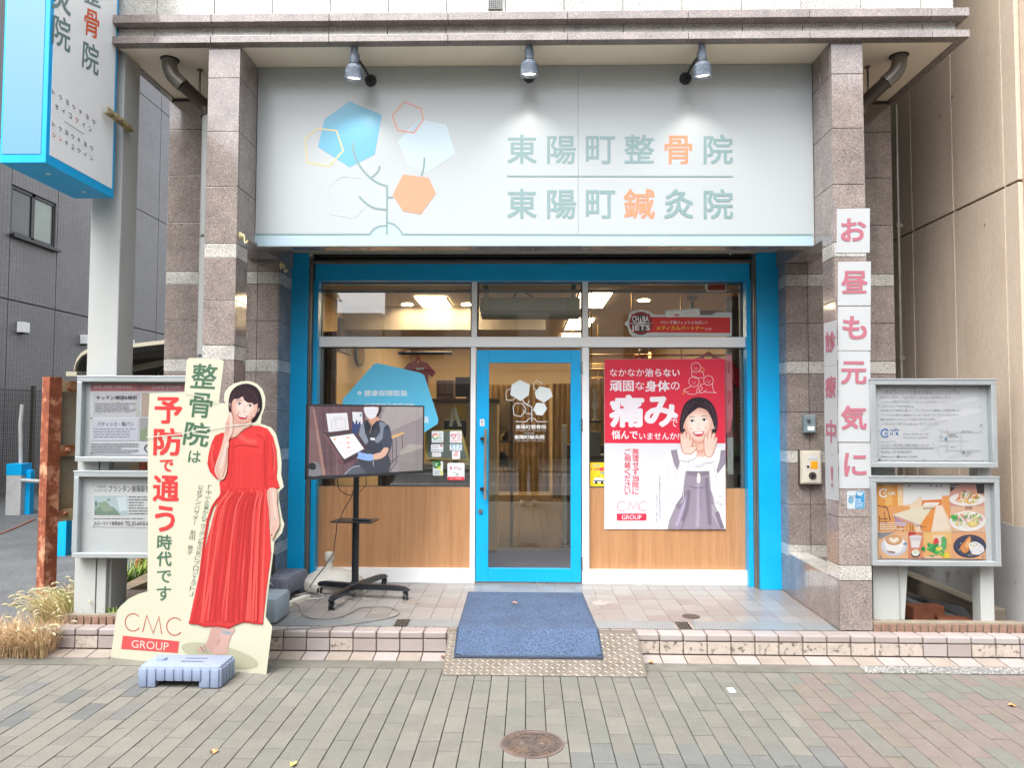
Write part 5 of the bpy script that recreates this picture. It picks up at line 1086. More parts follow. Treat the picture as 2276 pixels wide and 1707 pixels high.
MB().prism([tq(.2, zb_+.08, -.035), tq(.8, zb_+.08, -.035), tq(.8, zt-.12, -.035), tq(.2, zt-.12, -.035)], -nT*.03).build('rear_housing', M['black'], tv)
bz = .011; wid = (Rr-L_).length; bu = .010/wid
b = MB()
for q in ((0, 1, zt-bz, zt), (0, 1, zb_, zb_+.022), (0, bu, zb_+.022, zt-bz), (1-bu, 1, zb_+.022, zt-bz)):
    b.prism([tq(q[0], q[2]), tq(q[1], q[2]), tq(q[1], q[3]), tq(q[0], q[3])], nT*.006)
b.build('bezel', surf('dark_bezel', '#2b2d33', .3, var=.1), tv)
MB().prism([tq(.35, 1.2, -.066), tq(.65, 1.2, -.066), tq(.65, 1.5, -.066), tq(.35, 1.5, -.066)], -nT*.02).build('mount_plate', bk, tv)
MB().box(polex-.03, polex+.03, cy_-.03, cy_+.03, 1.18, 1.5, bev=.004).build('mount_arm', bk, ts)
mb_ = at(797, 1075, plane=(plf, nT)); 
# picture: what the screen gives off
def ink(c):
    k = ('screen', c)
    if k not in MC:
        m, t, b = nodes('screen_pixel'); b.inputs['Base Color'].default_value = (.01, .01, .012, 1); b.inputs['Roughness'].default_value = .18; b.inputs['Specular IOR Level'].default_value = .3
        b.inputs['Emission Color'].default_value = (*lin(c), 1); b.inputs['Emission Strength'].default_value = TVE; MC[k] = m
    return MC[k]
TVE = .42
p = Print(640, 780, 4.88, (tq(0, 0), nT), lift=.001, step=.00006)
I = lambda pts, c, s=0: p.poly(pts, ink(c), s)
SXL, SXR, SYT = 230, 1462, 595
I([(226, 600), (1464, 606), (1460, 1314), (222, 1356)], '#77696c')
I([(226, 600), (845, 603), (800, 1346), (222, 1356)], '#5a4248'); 
for i in range(9): I([(250+i*62, 602), (262+i*62, 602), (285+i*66, 1350), (258+i*66, 1350)], rnd.choice(['#4d373d', '#654b50', '#533c42', '#6b5256']))
I([(222, 1356), (410, 1350), (290, 680), (280, 602), (226, 600)], '#6a4f50'); I([(372, 1350), (410, 1350), (290, 640), (265, 602)], '#8a6a62')
I([(960, 604), (1464, 606), (1462, 1314), (1120, 1325), (1115, 900)], '#82797b'); I([(1060, 604), (1464, 606), (1463, 720), (1040, 900), (1000, 750)], '#938b8b'); I([(1205, 1120), (1300, 1010), (1463, 1020), (1460, 1314), (1205, 1322)], '#7d7775'); I([(1205, 1110), (1300, 1010), (1463, 1020), (1463, 1050), (1230, 1130)], '#958e88')
I([(1115, 925), (1245, 880), (1262, 900), (1120, 955)], '#c09a60'); 
for q in ([(1130, 955), (1135, 1210)], [(1170, 945), (1175, 1190)], [(1235, 905), (1240, 1060)], [(1100, 1210), (1200, 1140)], [(1095, 1320), (1190, 1190)], [(1090, 1250), (1175, 1180)]): p.line(q, 7, ink('#23272f'))
I([(412, 680), (640, 672), (662, 860), (440, 880)], '#c9c8cb'); I([(695, 662), (802, 664), (812, 800), (705, 790)], '#c4c4c8'); I([(776, 682), (798, 682), (800, 712), (778, 712)], '#6a8c92')
for q in ([(490, 725), (590, 718)], [(470, 745), (475, 855), (625, 840), (615, 735), (480, 742)], [(490, 760), (530, 758)], [(495, 782), (535, 780)], [(500, 808), (535, 806)], [(500, 830), (540, 828)]): p.line(q, 4, ink('#8b8b95'))
for q in ([(560, 752), (605, 750)], [(562, 780), (600, 778)], [(565, 800), (600, 798)], [(568, 822), (600, 820)]): p.line(q, 4, ink('#cf9a94'))
I([(222, 1240), (280, 1205), (330, 1215), (360, 1300), (350, 1352), (222, 1356)], '#6d6a6e', 2); I([(224, 1230), (265, 1212), (300, 1240), (290, 1290), (226, 1280)], '#1b2129', 2)
# therapist
I([(820, 596), (1012, 598), (1015, 650), (985, 700), (955, 720), (960, 596)], '#2d2626'); I([(852, 740), (960, 715), (1000, 770), (905, 820), (880, 850)], '#b78a72', 2)
I([(826, 604), (985, 604), (980, 660), (955, 700), (860, 690)], '#a37d6a'); I([(820, 622), (850, 610), (960, 612), (972, 650), (948, 715), (900, 738), (868, 728), (838, 690)], '#c6c4cb', 3); p.line([(838, 640), (900, 650), (960, 640)], 3, ink('#a5a4ad')); p.line([(850, 670), (900, 680), (950, 668)], 3, ink('#a5a4ad')); p.line([(960, 640), (985, 620)], 5, ink('#c6c4cb'))
I([(815, 770), (870, 745), (905, 800), (960, 760), (1020, 760), (1070, 800), (1110, 880), (1120, 1040), (1085, 1120), (1090, 1320), (640, 1340), (740, 1210), (800, 1100), (770, 980), (790, 850)], '#2c303c', 2)
I([(780, 830), (815, 775), (835, 900), (870, 980), (820, 1020), (770, 960)], '#767c8b', 2); I([(985, 780), (1030, 775), (1080, 820), (1050, 920), (970, 1000), (940, 960), (1000, 880)], '#6f7685', 2); I([(1040, 830), (1085, 800), (1118, 900), (1120, 1035), (1030, 1050), (1025, 940)], '#343b4b', 2)
I([(848, 760), (905, 815), (960, 765), (925, 870), (900, 960), (840, 880)], '#1f222d', 2); p.line([(870, 760), (905, 815), (960, 750)], 7, ink('#b38770')); I([(890, 940), (940, 945), (938, 972), (892, 965)], '#c8c8cc'); p.line([(905, 815), (885, 900)], 4, ink('#b09080'))
I([(640, 1340), (700, 1270), (760, 1250), (820, 1290), (830, 1336)], '#454b58', 2); p.line([(610, 1342), (700, 1262), (780, 1250)], 14, ink('#7b8291'), smooth=3); p.line([(920, 1190), (925, 1250)], 4, ink('#c8c8cc'))
# folder and gloves
I([(372, 890), (700, 850), (760, 900), (860, 1050), (810, 1120), (610, 1235), (590, 1228), (480, 1060)], '#3f2c31'); I([(395, 895), (600, 1200), (592, 1228), (378, 905)], '#6b4a4b'); I([(448, 935), (705, 898), (822, 1062), (740, 1105), (610, 1175), (560, 1110)], '#cfcdd3')
for q in ((505, 960), (645, 940), (652, 998), (655, 1045)): p.oval(*q, 18, 12, ink('#d9a58c'))
p.line([(530, 1000), (740, 985)], 4, ink('#cbb0a8')); p.line([(560, 1020), (640, 1010)], 4, ink('#cbb0a8')); p.line([(600, 1115), (720, 1070)], 4, ink('#cf9898'))
I([(690, 860), (700, 800), (690, 770), (710, 765), (722, 800), (735, 752), (750, 755), (752, 800), (775, 762), (785, 775), (778, 820), (760, 860), (740, 905), (700, 890)], '#2f3c66', 2)
I([(905, 1128), (1000, 1100), (1035, 1050), (1090, 1058), (1060, 1130), (1000, 1170), (910, 1180)], '#c09a88', 2); I([(755, 1095), (800, 1105), (860, 1118), (912, 1122), (918, 1185), (850, 1190), (780, 1175), (740, 1160), (760, 1140)], '#7f9dcc', 2); p.line([(760, 1100), (830, 1130)], 4, ink('#5f7fb4')); p.line([(750, 1140), (830, 1155)], 4, ink('#5f7fb4'))
p.build('screen', tv)
MB().quad(tq(bu, zb_+.022, .0045), tq(1-bu, zb_+.022, .0045), tq(1-bu, zt-bz, .0045), tq(bu, zt-bz, .0045)).build('screen_glass', glassmat('screen_glass', 1.0, (.99, .99, .99)), tv)
# cables, power strip
def cable(name, lab, pts, r, mat, sub=6, cat='cable'): return tag(MB().tube(pts, r, 8, sub).build(name, mat, smooth=True), lab, cat)
def A(px, py, Y): return at(px, py, Y=Y)
def G(px, py, z=.157): return at(px, py, Z=z)
cable('cable', 'black power cable running from the television down to the power strip', [A(786, 1090, 5.72), A(778, 1110, 5.72), A(766, 1130, 5.70), A(759, 1145, 5.66), A(757, 1155, 5.64), A(749, 1165, 5.62), A(747, 1185, 5.62), A(744, 1205, 5.62), A(741, 1230, 5.6), A(733, 1242, 5.55), A(720, 1262, 5.5), A(702, 1285, 5.42), G(685, 1308, .17), G(660, 1327), G(645, 1341, .165)], .0035, M['black'])
cable('cable', 'black loop of cable hanging below the television', [A(750, 1062, 5.62), A(751, 1080, 5.62), A(758, 1092, 5.63), A(772, 1100, 5.66), A(786, 1101, 5.72)], .0035, M['black']); cable('cable', 'short black cable hanging at the right of the stand pole', [A(813, 1060, 5.74), A(814, 1075, 5.72), A(808, 1085, 5.7), A(800, 1093, 5.72)], .003, M['black'])
cable('cable', 'thin grey cable looping across the porch tiles to the drain', [G(651, 1341, .168), G(662, 1345, .163), G(668, 1356), G(675, 1367), G(690, 1374), G(712, 1376), G(745, 1374), G(775, 1365), G(800, 1352), G(832, 1349), G(862, 1350), G(884, 1358), G(885, 1366), G(868, 1373), G(830, 1380), G(770, 1389), G(700, 1395), G(640, 1399), G(600, 1403, .155)], .0042, surf('grey_cable', '#77746e', .5))
cable('cable', 'white cable winding over the porch tiles beside the power strip', [A(601, 1297, 5.3), G(615, 1312, .19), G(628, 1328, .16), G(642, 1343, .16), G(627, 1324, .17), G(630, 1313, .17), G(645, 1317), G(660, 1323), G(680, 1318), G(695, 1315), G(712, 1321), G(718, 1326), G(712, 1331), G(700, 1331), G(685, 1332, .165)], .0042, surf('white_cable', '#c9c9c6', .5), 5)
t_ = thing('power_strip', 'white power strip with a black plug lying on the porch tiles', 'power strip', G(665, 1342))
e0, e1 = G(633, 1350, .15), G(683, 1331, .15); d = (e1-e0).normalized(); s_ = Vector((-d.y, d.x, 0))*.028
MB().prism([e0-s_, e1-s_, e1+s_, e0+s_], (0, 0, .03)).build('body', surf('cream_white_plastic', '#d3d0c2', .45, var=.05), t_)
q = G(642, 1343, .15); MB().box(q.x-.035, q.x+.02, q.y-.018, q.y+.018, .18, .205, bev=.006).build('plug', M['black'], t_, smooth=True); q = G(634, 1350, .15); MB().tube([q+Vector((0, 0, .04)), q+Vector((-.05, -.02, .03))], .01, 8).build('cord_grip', M['black'], t_, smooth=True)
# ================================================================ window prints
YP = 6.326
po = thing('poster', 'large red and white poster of a smiling woman cupping her hands on the right window', 'poster', at(1476, 1176, Y=YP))
pq = [at(1290+x/2.91, 760+y/2.91, Y=YP) for x, y in ((155, 112), (936, 108), (940, 1213), (155, 1213))]
MB().prism([q+Vector((0, .0012, 0)) for q in pq], (0, -.0012, 0)).build('sheet', surf('poster_paper', '#d2d4da', .35, var=.02, scale=2), po)
p = Print(1290, 760, 2.91, yplane(YP), lift=.0012, step=.00005, rough=.35, gain=.97)
RR, WW = '#d9344b', '#e9e4ea'
p.poly([(156, 113), (935, 109), (937, 656), (156, 655)], RR)
p.rect(240, 655, 935, 656, RR); p.text('なかなか', (190, 175, 413, 222), WW, .004); p.text('治らない', (418, 172, 643, 225), WW, .02); p.text('頑固', (190, 250, 345, 320), WW, .024); p.text('な', (354, 257, 414, 310), WW, .004); p.text('身体', (419, 250, 578, 322), WW, .024); p.text('の', (584, 259, 641, 310), WW, .004)
p.text('痛', (188, 342, 412, 553), WW, .036); p.text('み', (415, 352, 630, 550), WW, .036); p.poly([(575, 492), (635, 492), (635, 555), (585, 555)], RR); p.text('で', (584, 500, 628, 550), WW, .006); p.text('悩んで', (202, 572, 370, 630), WW, .02); p.text('いませんか?', (380, 588, 640, 632), WW, .01)
p.col('無理せず当院に', 357, 688, 357, 990, 42, RR, .012, .06); p.col('ご相談ください', 305, 690, 305, 990, 40, RR, .012, .06)
p.ring(268, 1063, 30, 3.2, '#c9506a', 45, 315); p.line([(308, 1090), (322, 1036), (343, 1080), (364, 1036), (376, 1090)], 3, '#c9506a'); p.ring(408, 1063, 29, 3.2, '#c9506a', 45, 315)
p.rect(235, 1111, 427, 1156, RR); p.text('GROUP', (268, 1121, 395, 1149), WW)
p.col('「中小企業からニッポンを元気にプロジェクト」', 513, 862, 513, 1168, 12, '#6c6c78'); p.col('公式アンバサダー 前田 敦子', 494, 985, 494, 1168, 12, '#6c6c78')
for cx_, cyy, r_ in ((747, 165, 31), (734, 257, 33), (828, 250, 31)):
    p.ring(cx_, cyy, r_, 2.6, WW); p.line([(cx_-14, cyy+2), (cx_-6, cyy+5)], 2.2, WW); p.line([(cx_+5, cyy+5), (cx_+12, cyy+1)], 2.2, WW); p.ring(cx_+1, cyy+18, 5, 2, WW, 190, 350)
for q in ([(722, 185), (720, 215), (745, 235), (800, 230)], [(765, 190), (790, 195), (800, 225)], [(715, 288), (690, 300), (668, 310), (680, 325), (700, 322)], [(690, 335), (745, 338), (755, 300)], [(760, 285), (770, 320), (755, 332)], [(800, 270), (770, 285), (790, 300), (768, 325), (785, 330), (815, 310)], [(800, 325), (860, 328), (880, 330)], [(852, 270), (862, 320), (878, 330)]): p.line(q, 2.6, WW, smooth=3)
for q in ([(782, 172), (792, 160)], [(788, 180), (800, 172)], [(790, 190), (804, 186)], [(660, 322), (672, 328)], [(658, 338), (672, 336)], [(672, 308), (682, 315)], [(770, 268), (785, 276)]): p.line(q, 4, '#f0a548')
# woman: hair, face, sweater, pinafore
p.poly([(700, 690), (560, 705), (538, 760), (530, 860), (545, 980), (575, 1040), (610, 1055), (640, 1040), (600, 1110), (575, 1160), (562, 1212), (938, 1212), (938, 1060), (936, 690), (880, 680), (800, 740)], '#e3e3e6')
p.poly([(655, 600), (640, 540), (650, 470), (672, 405), (715, 368), (768, 358), (822, 372), (862, 415), (884, 480), (887, 545), (872, 600), (850, 618), (830, 560), (690, 580)], '#33272f', 4)
p.poly([(700, 600), (850, 600), (850, 660), (870, 700), (800, 745), (720, 742), (690, 690), (712, 650)], '#e2b9aa'); p.soft([(664, 520), (670, 470), (720, 430), (790, 430), (850, 470), (860, 530), (845, 590), (815, 640), (770, 665), (725, 650), (690, 610)], '#d8a593', '#f7ded2', 7, .5, 4, (762, 540)); p.oval(663, 540, 10, 24, '#e6bfb0'); p.oval(862, 540, 10, 24, '#e6bfb0'); p.line([(848, 575), (850, 600)], 4, '#c9a24a')
p.poly([(655, 520), (662, 450), (690, 400), (750, 378), (810, 385), (862, 430), (874, 500), (866, 560), (850, 500), (815, 440), (780, 418), (735, 445), (690, 485), (668, 535), (662, 580)], '#352931', 3)
for x, y in ((722, 512), (800, 505)):
    p.oval(x, y, 17, 8, '#f7f1ee'); p.oval(x, y, 8, 8, '#3a2a2b'); p.line([(x-18, y), (x, y-9), (x+18, y-2)], 3.4, '#3a2a2b', smooth=3); p.line([(x-20, y-22), (x, y-28), (x+18, y-24)], 3.5, '#6b4e48', smooth=3)
p.line([(762, 520), (764, 548), (757, 556)], 2.6, '#d7a596', smooth=3); p.line([(750, 560), (762, 565), (775, 560)], 3, '#cf9485', smooth=3); p.soft([(712+18*math.cos(k), 562+12*math.sin(k)) for k in range(6)], '#f2d1c4', '#ebb8aa', 4, .7, 3); p.soft([(815+18*math.cos(k), 556+12*math.sin(k)) for k in range(6)], '#f2d1c4', '#ebb8aa', 4, .7, 3); p.softline([(735, 640), (768, 652), (800, 640)], 12, '#dcaa99', '#cc9482', 4, 3); p.softline([(720, 690), (765, 712), (820, 690)], 26, '#dcae9e', '#cf9a88', 5, 3)
for q_ in ([(668, 450), (655, 520), (658, 590)], [(700, 400), (672, 450), (666, 500)], [(740, 385), (700, 430), (680, 480)], [(800, 385), (850, 440), (868, 520)], [(840, 410), (876, 480), (876, 570)], [(780, 400), (820, 430), (848, 490)]): p.softline(q_, 9, '#392c35', '#574450', 4, 3)
p.poly([(725, 582), (762, 580), (800, 578), (788, 604), (762, 612), (738, 604)], '#c64e52', 3); p.poly([(730, 584), (796, 581), (786, 594), (742, 596)], '#fcf8f5')
PF = '#8f8694'; PF2 = '#7d7484'
p.poly([(680, 835), (835, 835), (845, 960), (870, 1060), (905, 1130), (935, 1212), (562, 1212), (575, 1150), (615, 1060), (655, 1000)], PF); p.poly([(838, 1050), (862, 1052), (930, 1212), (900, 1212), (845, 1110)], '#a098a4'); p.poly([(655, 1000), (690, 960), (690, 1100), (640, 1080), (615, 1060)], PF2, 2); p.poly([(690, 835), (760, 845), (835, 835), (832, 860), (760, 872), (690, 860)], PF2)
for q_, c_ in (([(620, 1190), (660, 1080), (700, 980)], ('#9189a0', '#a8a0b4')), ([(760, 900), (762, 1050), (755, 1200)], ('#948c9c', '#a59dad')), ([(700, 960), (690, 1060), (660, 1160)], ('#867d8c', '#6f6676')), ([(815, 880), (822, 1000), (835, 1180)], ('#877e8d', '#726979')), ([(880, 1100), (900, 1160), (915, 1205)], ('#877e8d', '#746b7b'))): p.softline(q_, 30, c_[0], c_[1], 6, 4)
for q_ in ([(560, 800), (575, 920), (610, 1020)], [(600, 760), (620, 880), (640, 990)], [(860, 790), (880, 900), (905, 1000)], [(720, 770), (760, 800), (810, 775)]): p.softline(q_, 22, '#dedee3', '#c9c9d1', 5, 4)
for q_ in ([(580, 860), (600, 960)], [(655, 820), (660, 930)], [(850, 860), (862, 950)], [(920, 900), (925, 1020)]): p.softline(q_, 18, '#e8e8ec', '#f6f6f8', 4, 2)
for q in ([(700, 930), (760, 945), (820, 930)], [(835, 960), (845, 1100), (835, 1210)], [(700, 1000), (690, 1100), (650, 1210)], [(770, 960), (775, 1080)]): p.line(q, 4, PF2, smooth=3)
p.poly([(582, 702), (622, 695), (640, 780), (625, 830), (605, 790)], PF); p.poly([(905, 700), (937, 700), (937, 780), (885, 850), (878, 830), (900, 760)], PF); p.poly([(757, 850), (772, 858), (773, 900), (760, 915), (752, 895)], '#efe7dd', 3); p.oval(762, 862, 5, 5, '#d8c9a8')
for q in ([(545, 880), (560, 980), (600, 1045)], [(640, 800), (660, 900), (665, 1010), (640, 1045)], [(700, 745), (690, 830)], [(835, 760), (832, 860), (845, 970)], [(880, 1020), (920, 1050)], [(850, 960), (870, 1030), (930, 1060)]): p.line(q, 4, '#c6c6cd', smooth=3)
p.poly([(656, 712), (740, 690), (745, 745), (690, 770), (640, 760)], '#e9e9ec', 2); p.poly([(800, 740), (850, 720), (870, 770), (810, 780)], '#e9e9ec', 2)
HN, HN2 = '#edc8ba', '#d9a797'
p.poly([(655, 705), (644, 640), (642, 598), (657, 590), (664, 604), (664, 584), (680, 578), (690, 590), (703, 588), (710, 630), (724, 618), (730, 640), (722, 672), (750, 668), (754, 690), (726, 722), (700, 730), (668, 724)], '#c98f7e', 2); p.poly([(800, 726), (794, 660), (797, 606), (815, 594), (822, 610), (824, 576), (842, 568), (850, 600), (864, 584), (872, 600), (866, 630), (876, 612), (886, 628), (868, 692), (850, 742), (820, 748)], '#c98f7e', 2)
p.poly([(660, 700), (650, 640), (648, 600), (657, 598), (666, 640), (664, 590), (675, 585), (684, 635), (690, 592), (700, 596), (703, 645), (715, 625), (722, 640), (712, 680), (745, 675), (748, 685), (722, 715), (700, 722), (672, 718)], HN, 2)
p.poly([(805, 720), (800, 660), (803, 610), (815, 600), (822, 640), (828, 580), (842, 575), (843, 635), (856, 590), (866, 600), (858, 650), (873, 620), (880, 630), (862, 690), (845, 735), (822, 742)], HN, 2)
for q in ([(664, 640), (670, 690)], [(684, 635), (688, 690)], [(703, 645), (700, 690)], [(822, 640), (820, 690)], [(843, 635), (838, 690)], [(858, 650), (850, 700)]): p.line(q, 2.5, HN2)
p.build('print', po)
# blue hexagon film on the left window, inside the glass
hx_ = thing('window_decal', 'large rounded sky blue hexagon film with white lettering on the left window', 'decal', at(860, 900, Y=6.345))
p = Print(640, 780, 4.88, yplane(6.3515), lift=.0006, rough=.5, gain=1.2)
hp = [(970, 132), (1430, 235), (1478, 262), (1632, 740), (1625, 790), (1480, 885), (1300, 1000), (800, 1050), (650, 900), (592, 560), (600, 520), (930, 145)]
p.poly(hp, '#59b4d6'); p.ring(776, 457, 15, 12, '#e4edf1'); p.text('健康保険取扱', (825, 425, 1296, 490), '#e9eff2', .012); p.text('交通事故治療受付中', (825, 568, 1370, 640), '#e9eff2', .012); p.text('各種労災保険取扱', (825, 710, 1532, 782), '#e9eff2', .012)
p.build('film', hx_)
# payment stickers
def sticker(name, lab, cat, rect, fn, Y=6.3505, bgc='#dfe3e5', o=(640, 780, 4.88), rr=6, group=None):
    x0, y0, x1, y1 = rect; t_ = thing(name, lab, cat, at(o[0]+(x0+x1)/2/o[2], o[1]+(y0+y1)/2/o[2], Y=Y), group)
    p = Print(*o, yplane(Y), lift=.0006, rough=.4); p.rect(x0, y0, x1, y1, bgc, rr); fn(p); p.build('print', t_); return t_
def f1(p):
    p.ring(1600, 930, 28, 13, '#d9402e', 180, 300); p.ring(1600, 930, 28, 13, '#e8b93a', 300, 380); p.ring(1600, 930, 28, 13, '#3aa757', 20, 180); p.tiny(1638, 890, 1678, 975, 7, '#7fae99', 2); p.tiny(1570, 972, 1680, 990, 1, '#9aa', 3)
sticker('sticker', 'square white sticker with a red yellow green ring on the window', 'sticker', (1560, 870, 1686, 995), f1)
def f2(p):
    p.line([(1770, 915), (1825, 915), (1797, 958)], 8, '#d2455c', True); p.text('SALON', (1768, 897, 1830, 909), '#d2455c', .02); p.tiny(1838, 885, 1880, 985, 8, '#d2758a', 5); p.tiny(1770, 972, 1835, 990, 1, '#d2758a', 3)
sticker('sticker', 'square white sticker with a red triangle on the window', 'sticker', (1757, 870, 1885, 997), f2)
def f3(p):
    p.rect(1650, 1020, 1676, 1038, '#b5566a'); p.tiny(1562, 1024, 1640, 1060, 2, '#b9a7aa', 3); p.tiny(1560, 1068, 1676, 1088, 1, '#6f7f94', 4)
sticker('sticker', 'small white sticker with a pink mark below the ring sticker', 'sticker', (1552, 1014, 1684, 1094), f3)
def f4(p):
    for x in (1770, 1808, 1850): p.rect(x, 1020, x+24, 1036, '#4e9fc4', 4); p.rect(x, 1044, x+24, 1060, '#7fb4c9', 4)
    p.tiny(1762, 1064, 1880, 1076, 1, '#8fa3ad', 2)
sticker('sticker', 'small white sticker with blue payment marks below the triangle sticker', 'sticker', (1756, 1014, 1886, 1080), f4)
sticker('sticker', 'tiny pinkish white label between the payment stickers', 'sticker', (1563, 1102, 1662, 1150), lambda p: p.tiny(1575, 1110, 1650, 1142, 3, '#d9b9b9', 2))
def f5(p): p.line([(1808, 1098), (1838, 1098), (1838, 1112), (1808, 1112), (1808, 1128), (1836, 1128), (1836, 1112)], 6, '#d33a48'); p.tiny(1792, 1136, 1855, 1150, 1, '#d88', 3)
sticker('sticker', 'small white sticker with a red letter mark in the lower column', 'sticker', (1780, 1086, 1868, 1174), f5)
def f6(p):
    p.poly([(1574, 1200), (1655, 1194), (1660, 1240), (1610, 1278), (1578, 1270)], '#2f7a3f'); p.text('子育て', (1590, 1212, 1632, 1262), '#cfe3c9', .02); p.poly([(1610, 1278), (1660, 1240), (1655, 1290)], '#c9d34a'); p.tiny(1582, 1300, 1670, 1345, 3, '#4f8f95', 3); p.rect(1655, 1300, 1680, 1350, '#dfe07a')
sticker('sticker', 'white sticker with a green corner at the lower left of the stickers', 'sticker', (1572, 1198, 1682, 1352), f6)
def f7(p):
    p.text('R', (1760, 1256, 1786, 1290), '#c5304a', .03); p.text('Pay', (1805, 1254, 1888, 1302), '#b5566a', .0); p.rect(1732, 1366, 1912, 1404, '#d73a48', 8); p.text('QRコード決済対応', (1758, 1377, 1884, 1392), '#f3dfe0', .01); p.line([(1790, 1330), (1820, 1318), (1850, 1340), (1830, 1358), (1808, 1345)], 4, '#5b6064'); p.oval(1835, 1340, 9, 7, '#8d8f92')
sticker('sticker', 'large white Pay sticker with red base strip on the window', 'sticker', (1730, 1215, 1915, 1404), f7, rr=14)
def f8(p): p.text('こども', (22, 10, 68, 28), '#2f9fd0', .03); p.text('110番', (12, 32, 100, 56), '#e0405a', .04); p.poly([(28, 118), (40, 100), (80, 98), (100, 116), (102, 132), (26, 134)], '#e9eef2'); p.rect(30, 118, 102, 126, '#3a4350'); p.oval(46, 134, 9, 9, '#22262d'); p.oval(84, 134, 9, 9, '#22262d'); p.text('の家', (70, 60, 100, 76), '#2f9fd0', .03); p.line([(56, 97), (70, 97)], 5, '#c8323a')
sticker('sticker', 'yellow child safety sticker with a police car at the right window edge', 'sticker', (0, 0, 105, 157), f8, Y=6.3505, bgc='#efc92c', o=(1309.5, 1028, 2.95), rr=3)
sticker('sticker', 'small white pull label on the blue door above its handle', 'sticker', (2082, 740, 2132, 818), lambda p: (p.text('引', (2096, 755, 2118, 790), '#40454a', .02), p.tiny(2092, 796, 2124, 812, 1, '#888', 2)), Y=6.2995)
# sponsor sticker over the transom
cj = thing('window_decal', 'red and white basketball partner sticker along the foot of the right upper window', 'decal', at(1510, 725, Y=6.34))
p = Print(1300, 630, 5.821, yplane(6.342), lift=.0015, rough=.45)
o1 = [(515, 512), (560, 470), (570, 400), (610, 360), (720, 340), (830, 355), (872, 385), (882, 402), (1035, 402), (1035, 360), (1060, 345), (1460, 320), (1488, 335), (1490, 408), (1640, 408), (1700, 372), (1900, 372), (1900, 680), (700, 684), (620, 684), (575, 640), (555, 560), (520, 540)]
p.poly(o1, '#c9d2d0'); p.poly([(835, 432), (1880, 440), (1880, 642), (835, 634)], '#d2383a'); p.oval(722, 515, 150, 150, '#2e3338'); p.oval(722, 515, 138, 138, '#a92f33'); p.oval(722, 515, 118, 118, '#3b3a3d'); p.oval(610, 405, 15, 15, '#c7413d'); p.oval(832, 405, 15, 15, '#c7413d'); p.oval(610, 630, 12, 12, '#c7413d'); p.oval(832, 630, 12, 12, '#c7413d')
p.text('CH', (612, 420, 695, 498), '#e9e2e0', .03); p.text('BA', (745, 420, 828, 498), '#e9e2e0', .03); p.poly([(720, 415), (735, 510), (705, 510)], '#e3e1e0'); p.poly([(545, 515), (700, 505), (745, 505), (895, 514), (745, 524), (700, 524)], '#dfe0df'); p.text('JETS', (598, 535, 842, 628), '#e9e2e0', .035)
p.poly([(1048, 372), (1470, 338), (1476, 408), (1058, 440)], '#dfe4e2'); p.text('CHIBA JETS', ((1262, 374), (1442, 364), (1444, 394), (1264, 406)), '#b9908e'); p.rect(1155, 400, 1218, 418, '#c2454a'); p.tiny(1090, 385, 1215, 402, 1, '#c6a5a5', 3)
p.text('当院は', (975, 486, 1086, 520), '#e5c5c2', .0); p.text('千葉ジェッツふなばし', (1098, 482, 1545, 528), '#efdcd9', .012); p.text('の', (1550, 488, 1585, 522), '#e5c5c2'); p.text('メディカルパートナー', (925, 545, 1545, 608), '#f0c637', .018); p.text('です!', (1552, 575, 1640, 612), '#efdcd9', .01)
p.build('print', cj)
# door emblem in white film
p = Print(1030, 760, 2.962, yplane(6.325), lift=.002, rough=.5)
wf = '#d5dddd'
p.poly([(372, 250), (438, 282), (430, 350), (376, 390), (308, 348), (318, 282)], wf); p.poly([(505, 292), (570, 306), (589, 358), (530, 400), (478, 370), (470, 330)], wf); p.poly([(480, 402), (532, 404), (551, 440), (520, 485), (480, 480), (460, 446)], wf)
p.line([(310, 306), (285, 322), (279, 350), (284, 382), (322, 386), (342, 370)], 4, wf); p.line([(520, 286), (512, 268), (481, 252), (458, 276), (466, 312), (482, 316)], 4, wf); p.line([(345, 404), (392, 407), (412, 448), (378, 492), (334, 482), (327, 428)], 4, wf, True)
p.line([(388, 384), (412, 410), (450, 428), (450, 526)], 5, wf, smooth=0); p.line([(434, 384), (428, 402), (412, 412)], 4, wf, smooth=3); p.line([(392, 448), (412, 470), (448, 474)], 4, wf, smooth=3); p.line([(450, 452), (464, 450)], 4, wf); p.line([(340, 525), (412, 525), (425, 510), (448, 502), (474, 510), (486, 525), (554, 525)], 4, wf, smooth=2); p.line([(522, 390), (522, 404)], 4, wf)
p.text('東陽町整骨院', (344, 546, 545, 573), '#e6eaea', .012); p.text('トウヨウチョウ セイコツイン', (344, 580, 546, 589), '#d5dddd', .0); p.line([(398, 602), (468, 602)], 2.5, wf); p.text('東陽町鍼灸院', (334, 613, 534, 640), '#e6eaea', .012); p.text('トウヨウチョウ シンキュウイン', (334, 647, 536, 656), '#d5dddd', .0)
p.build('lettering', door)
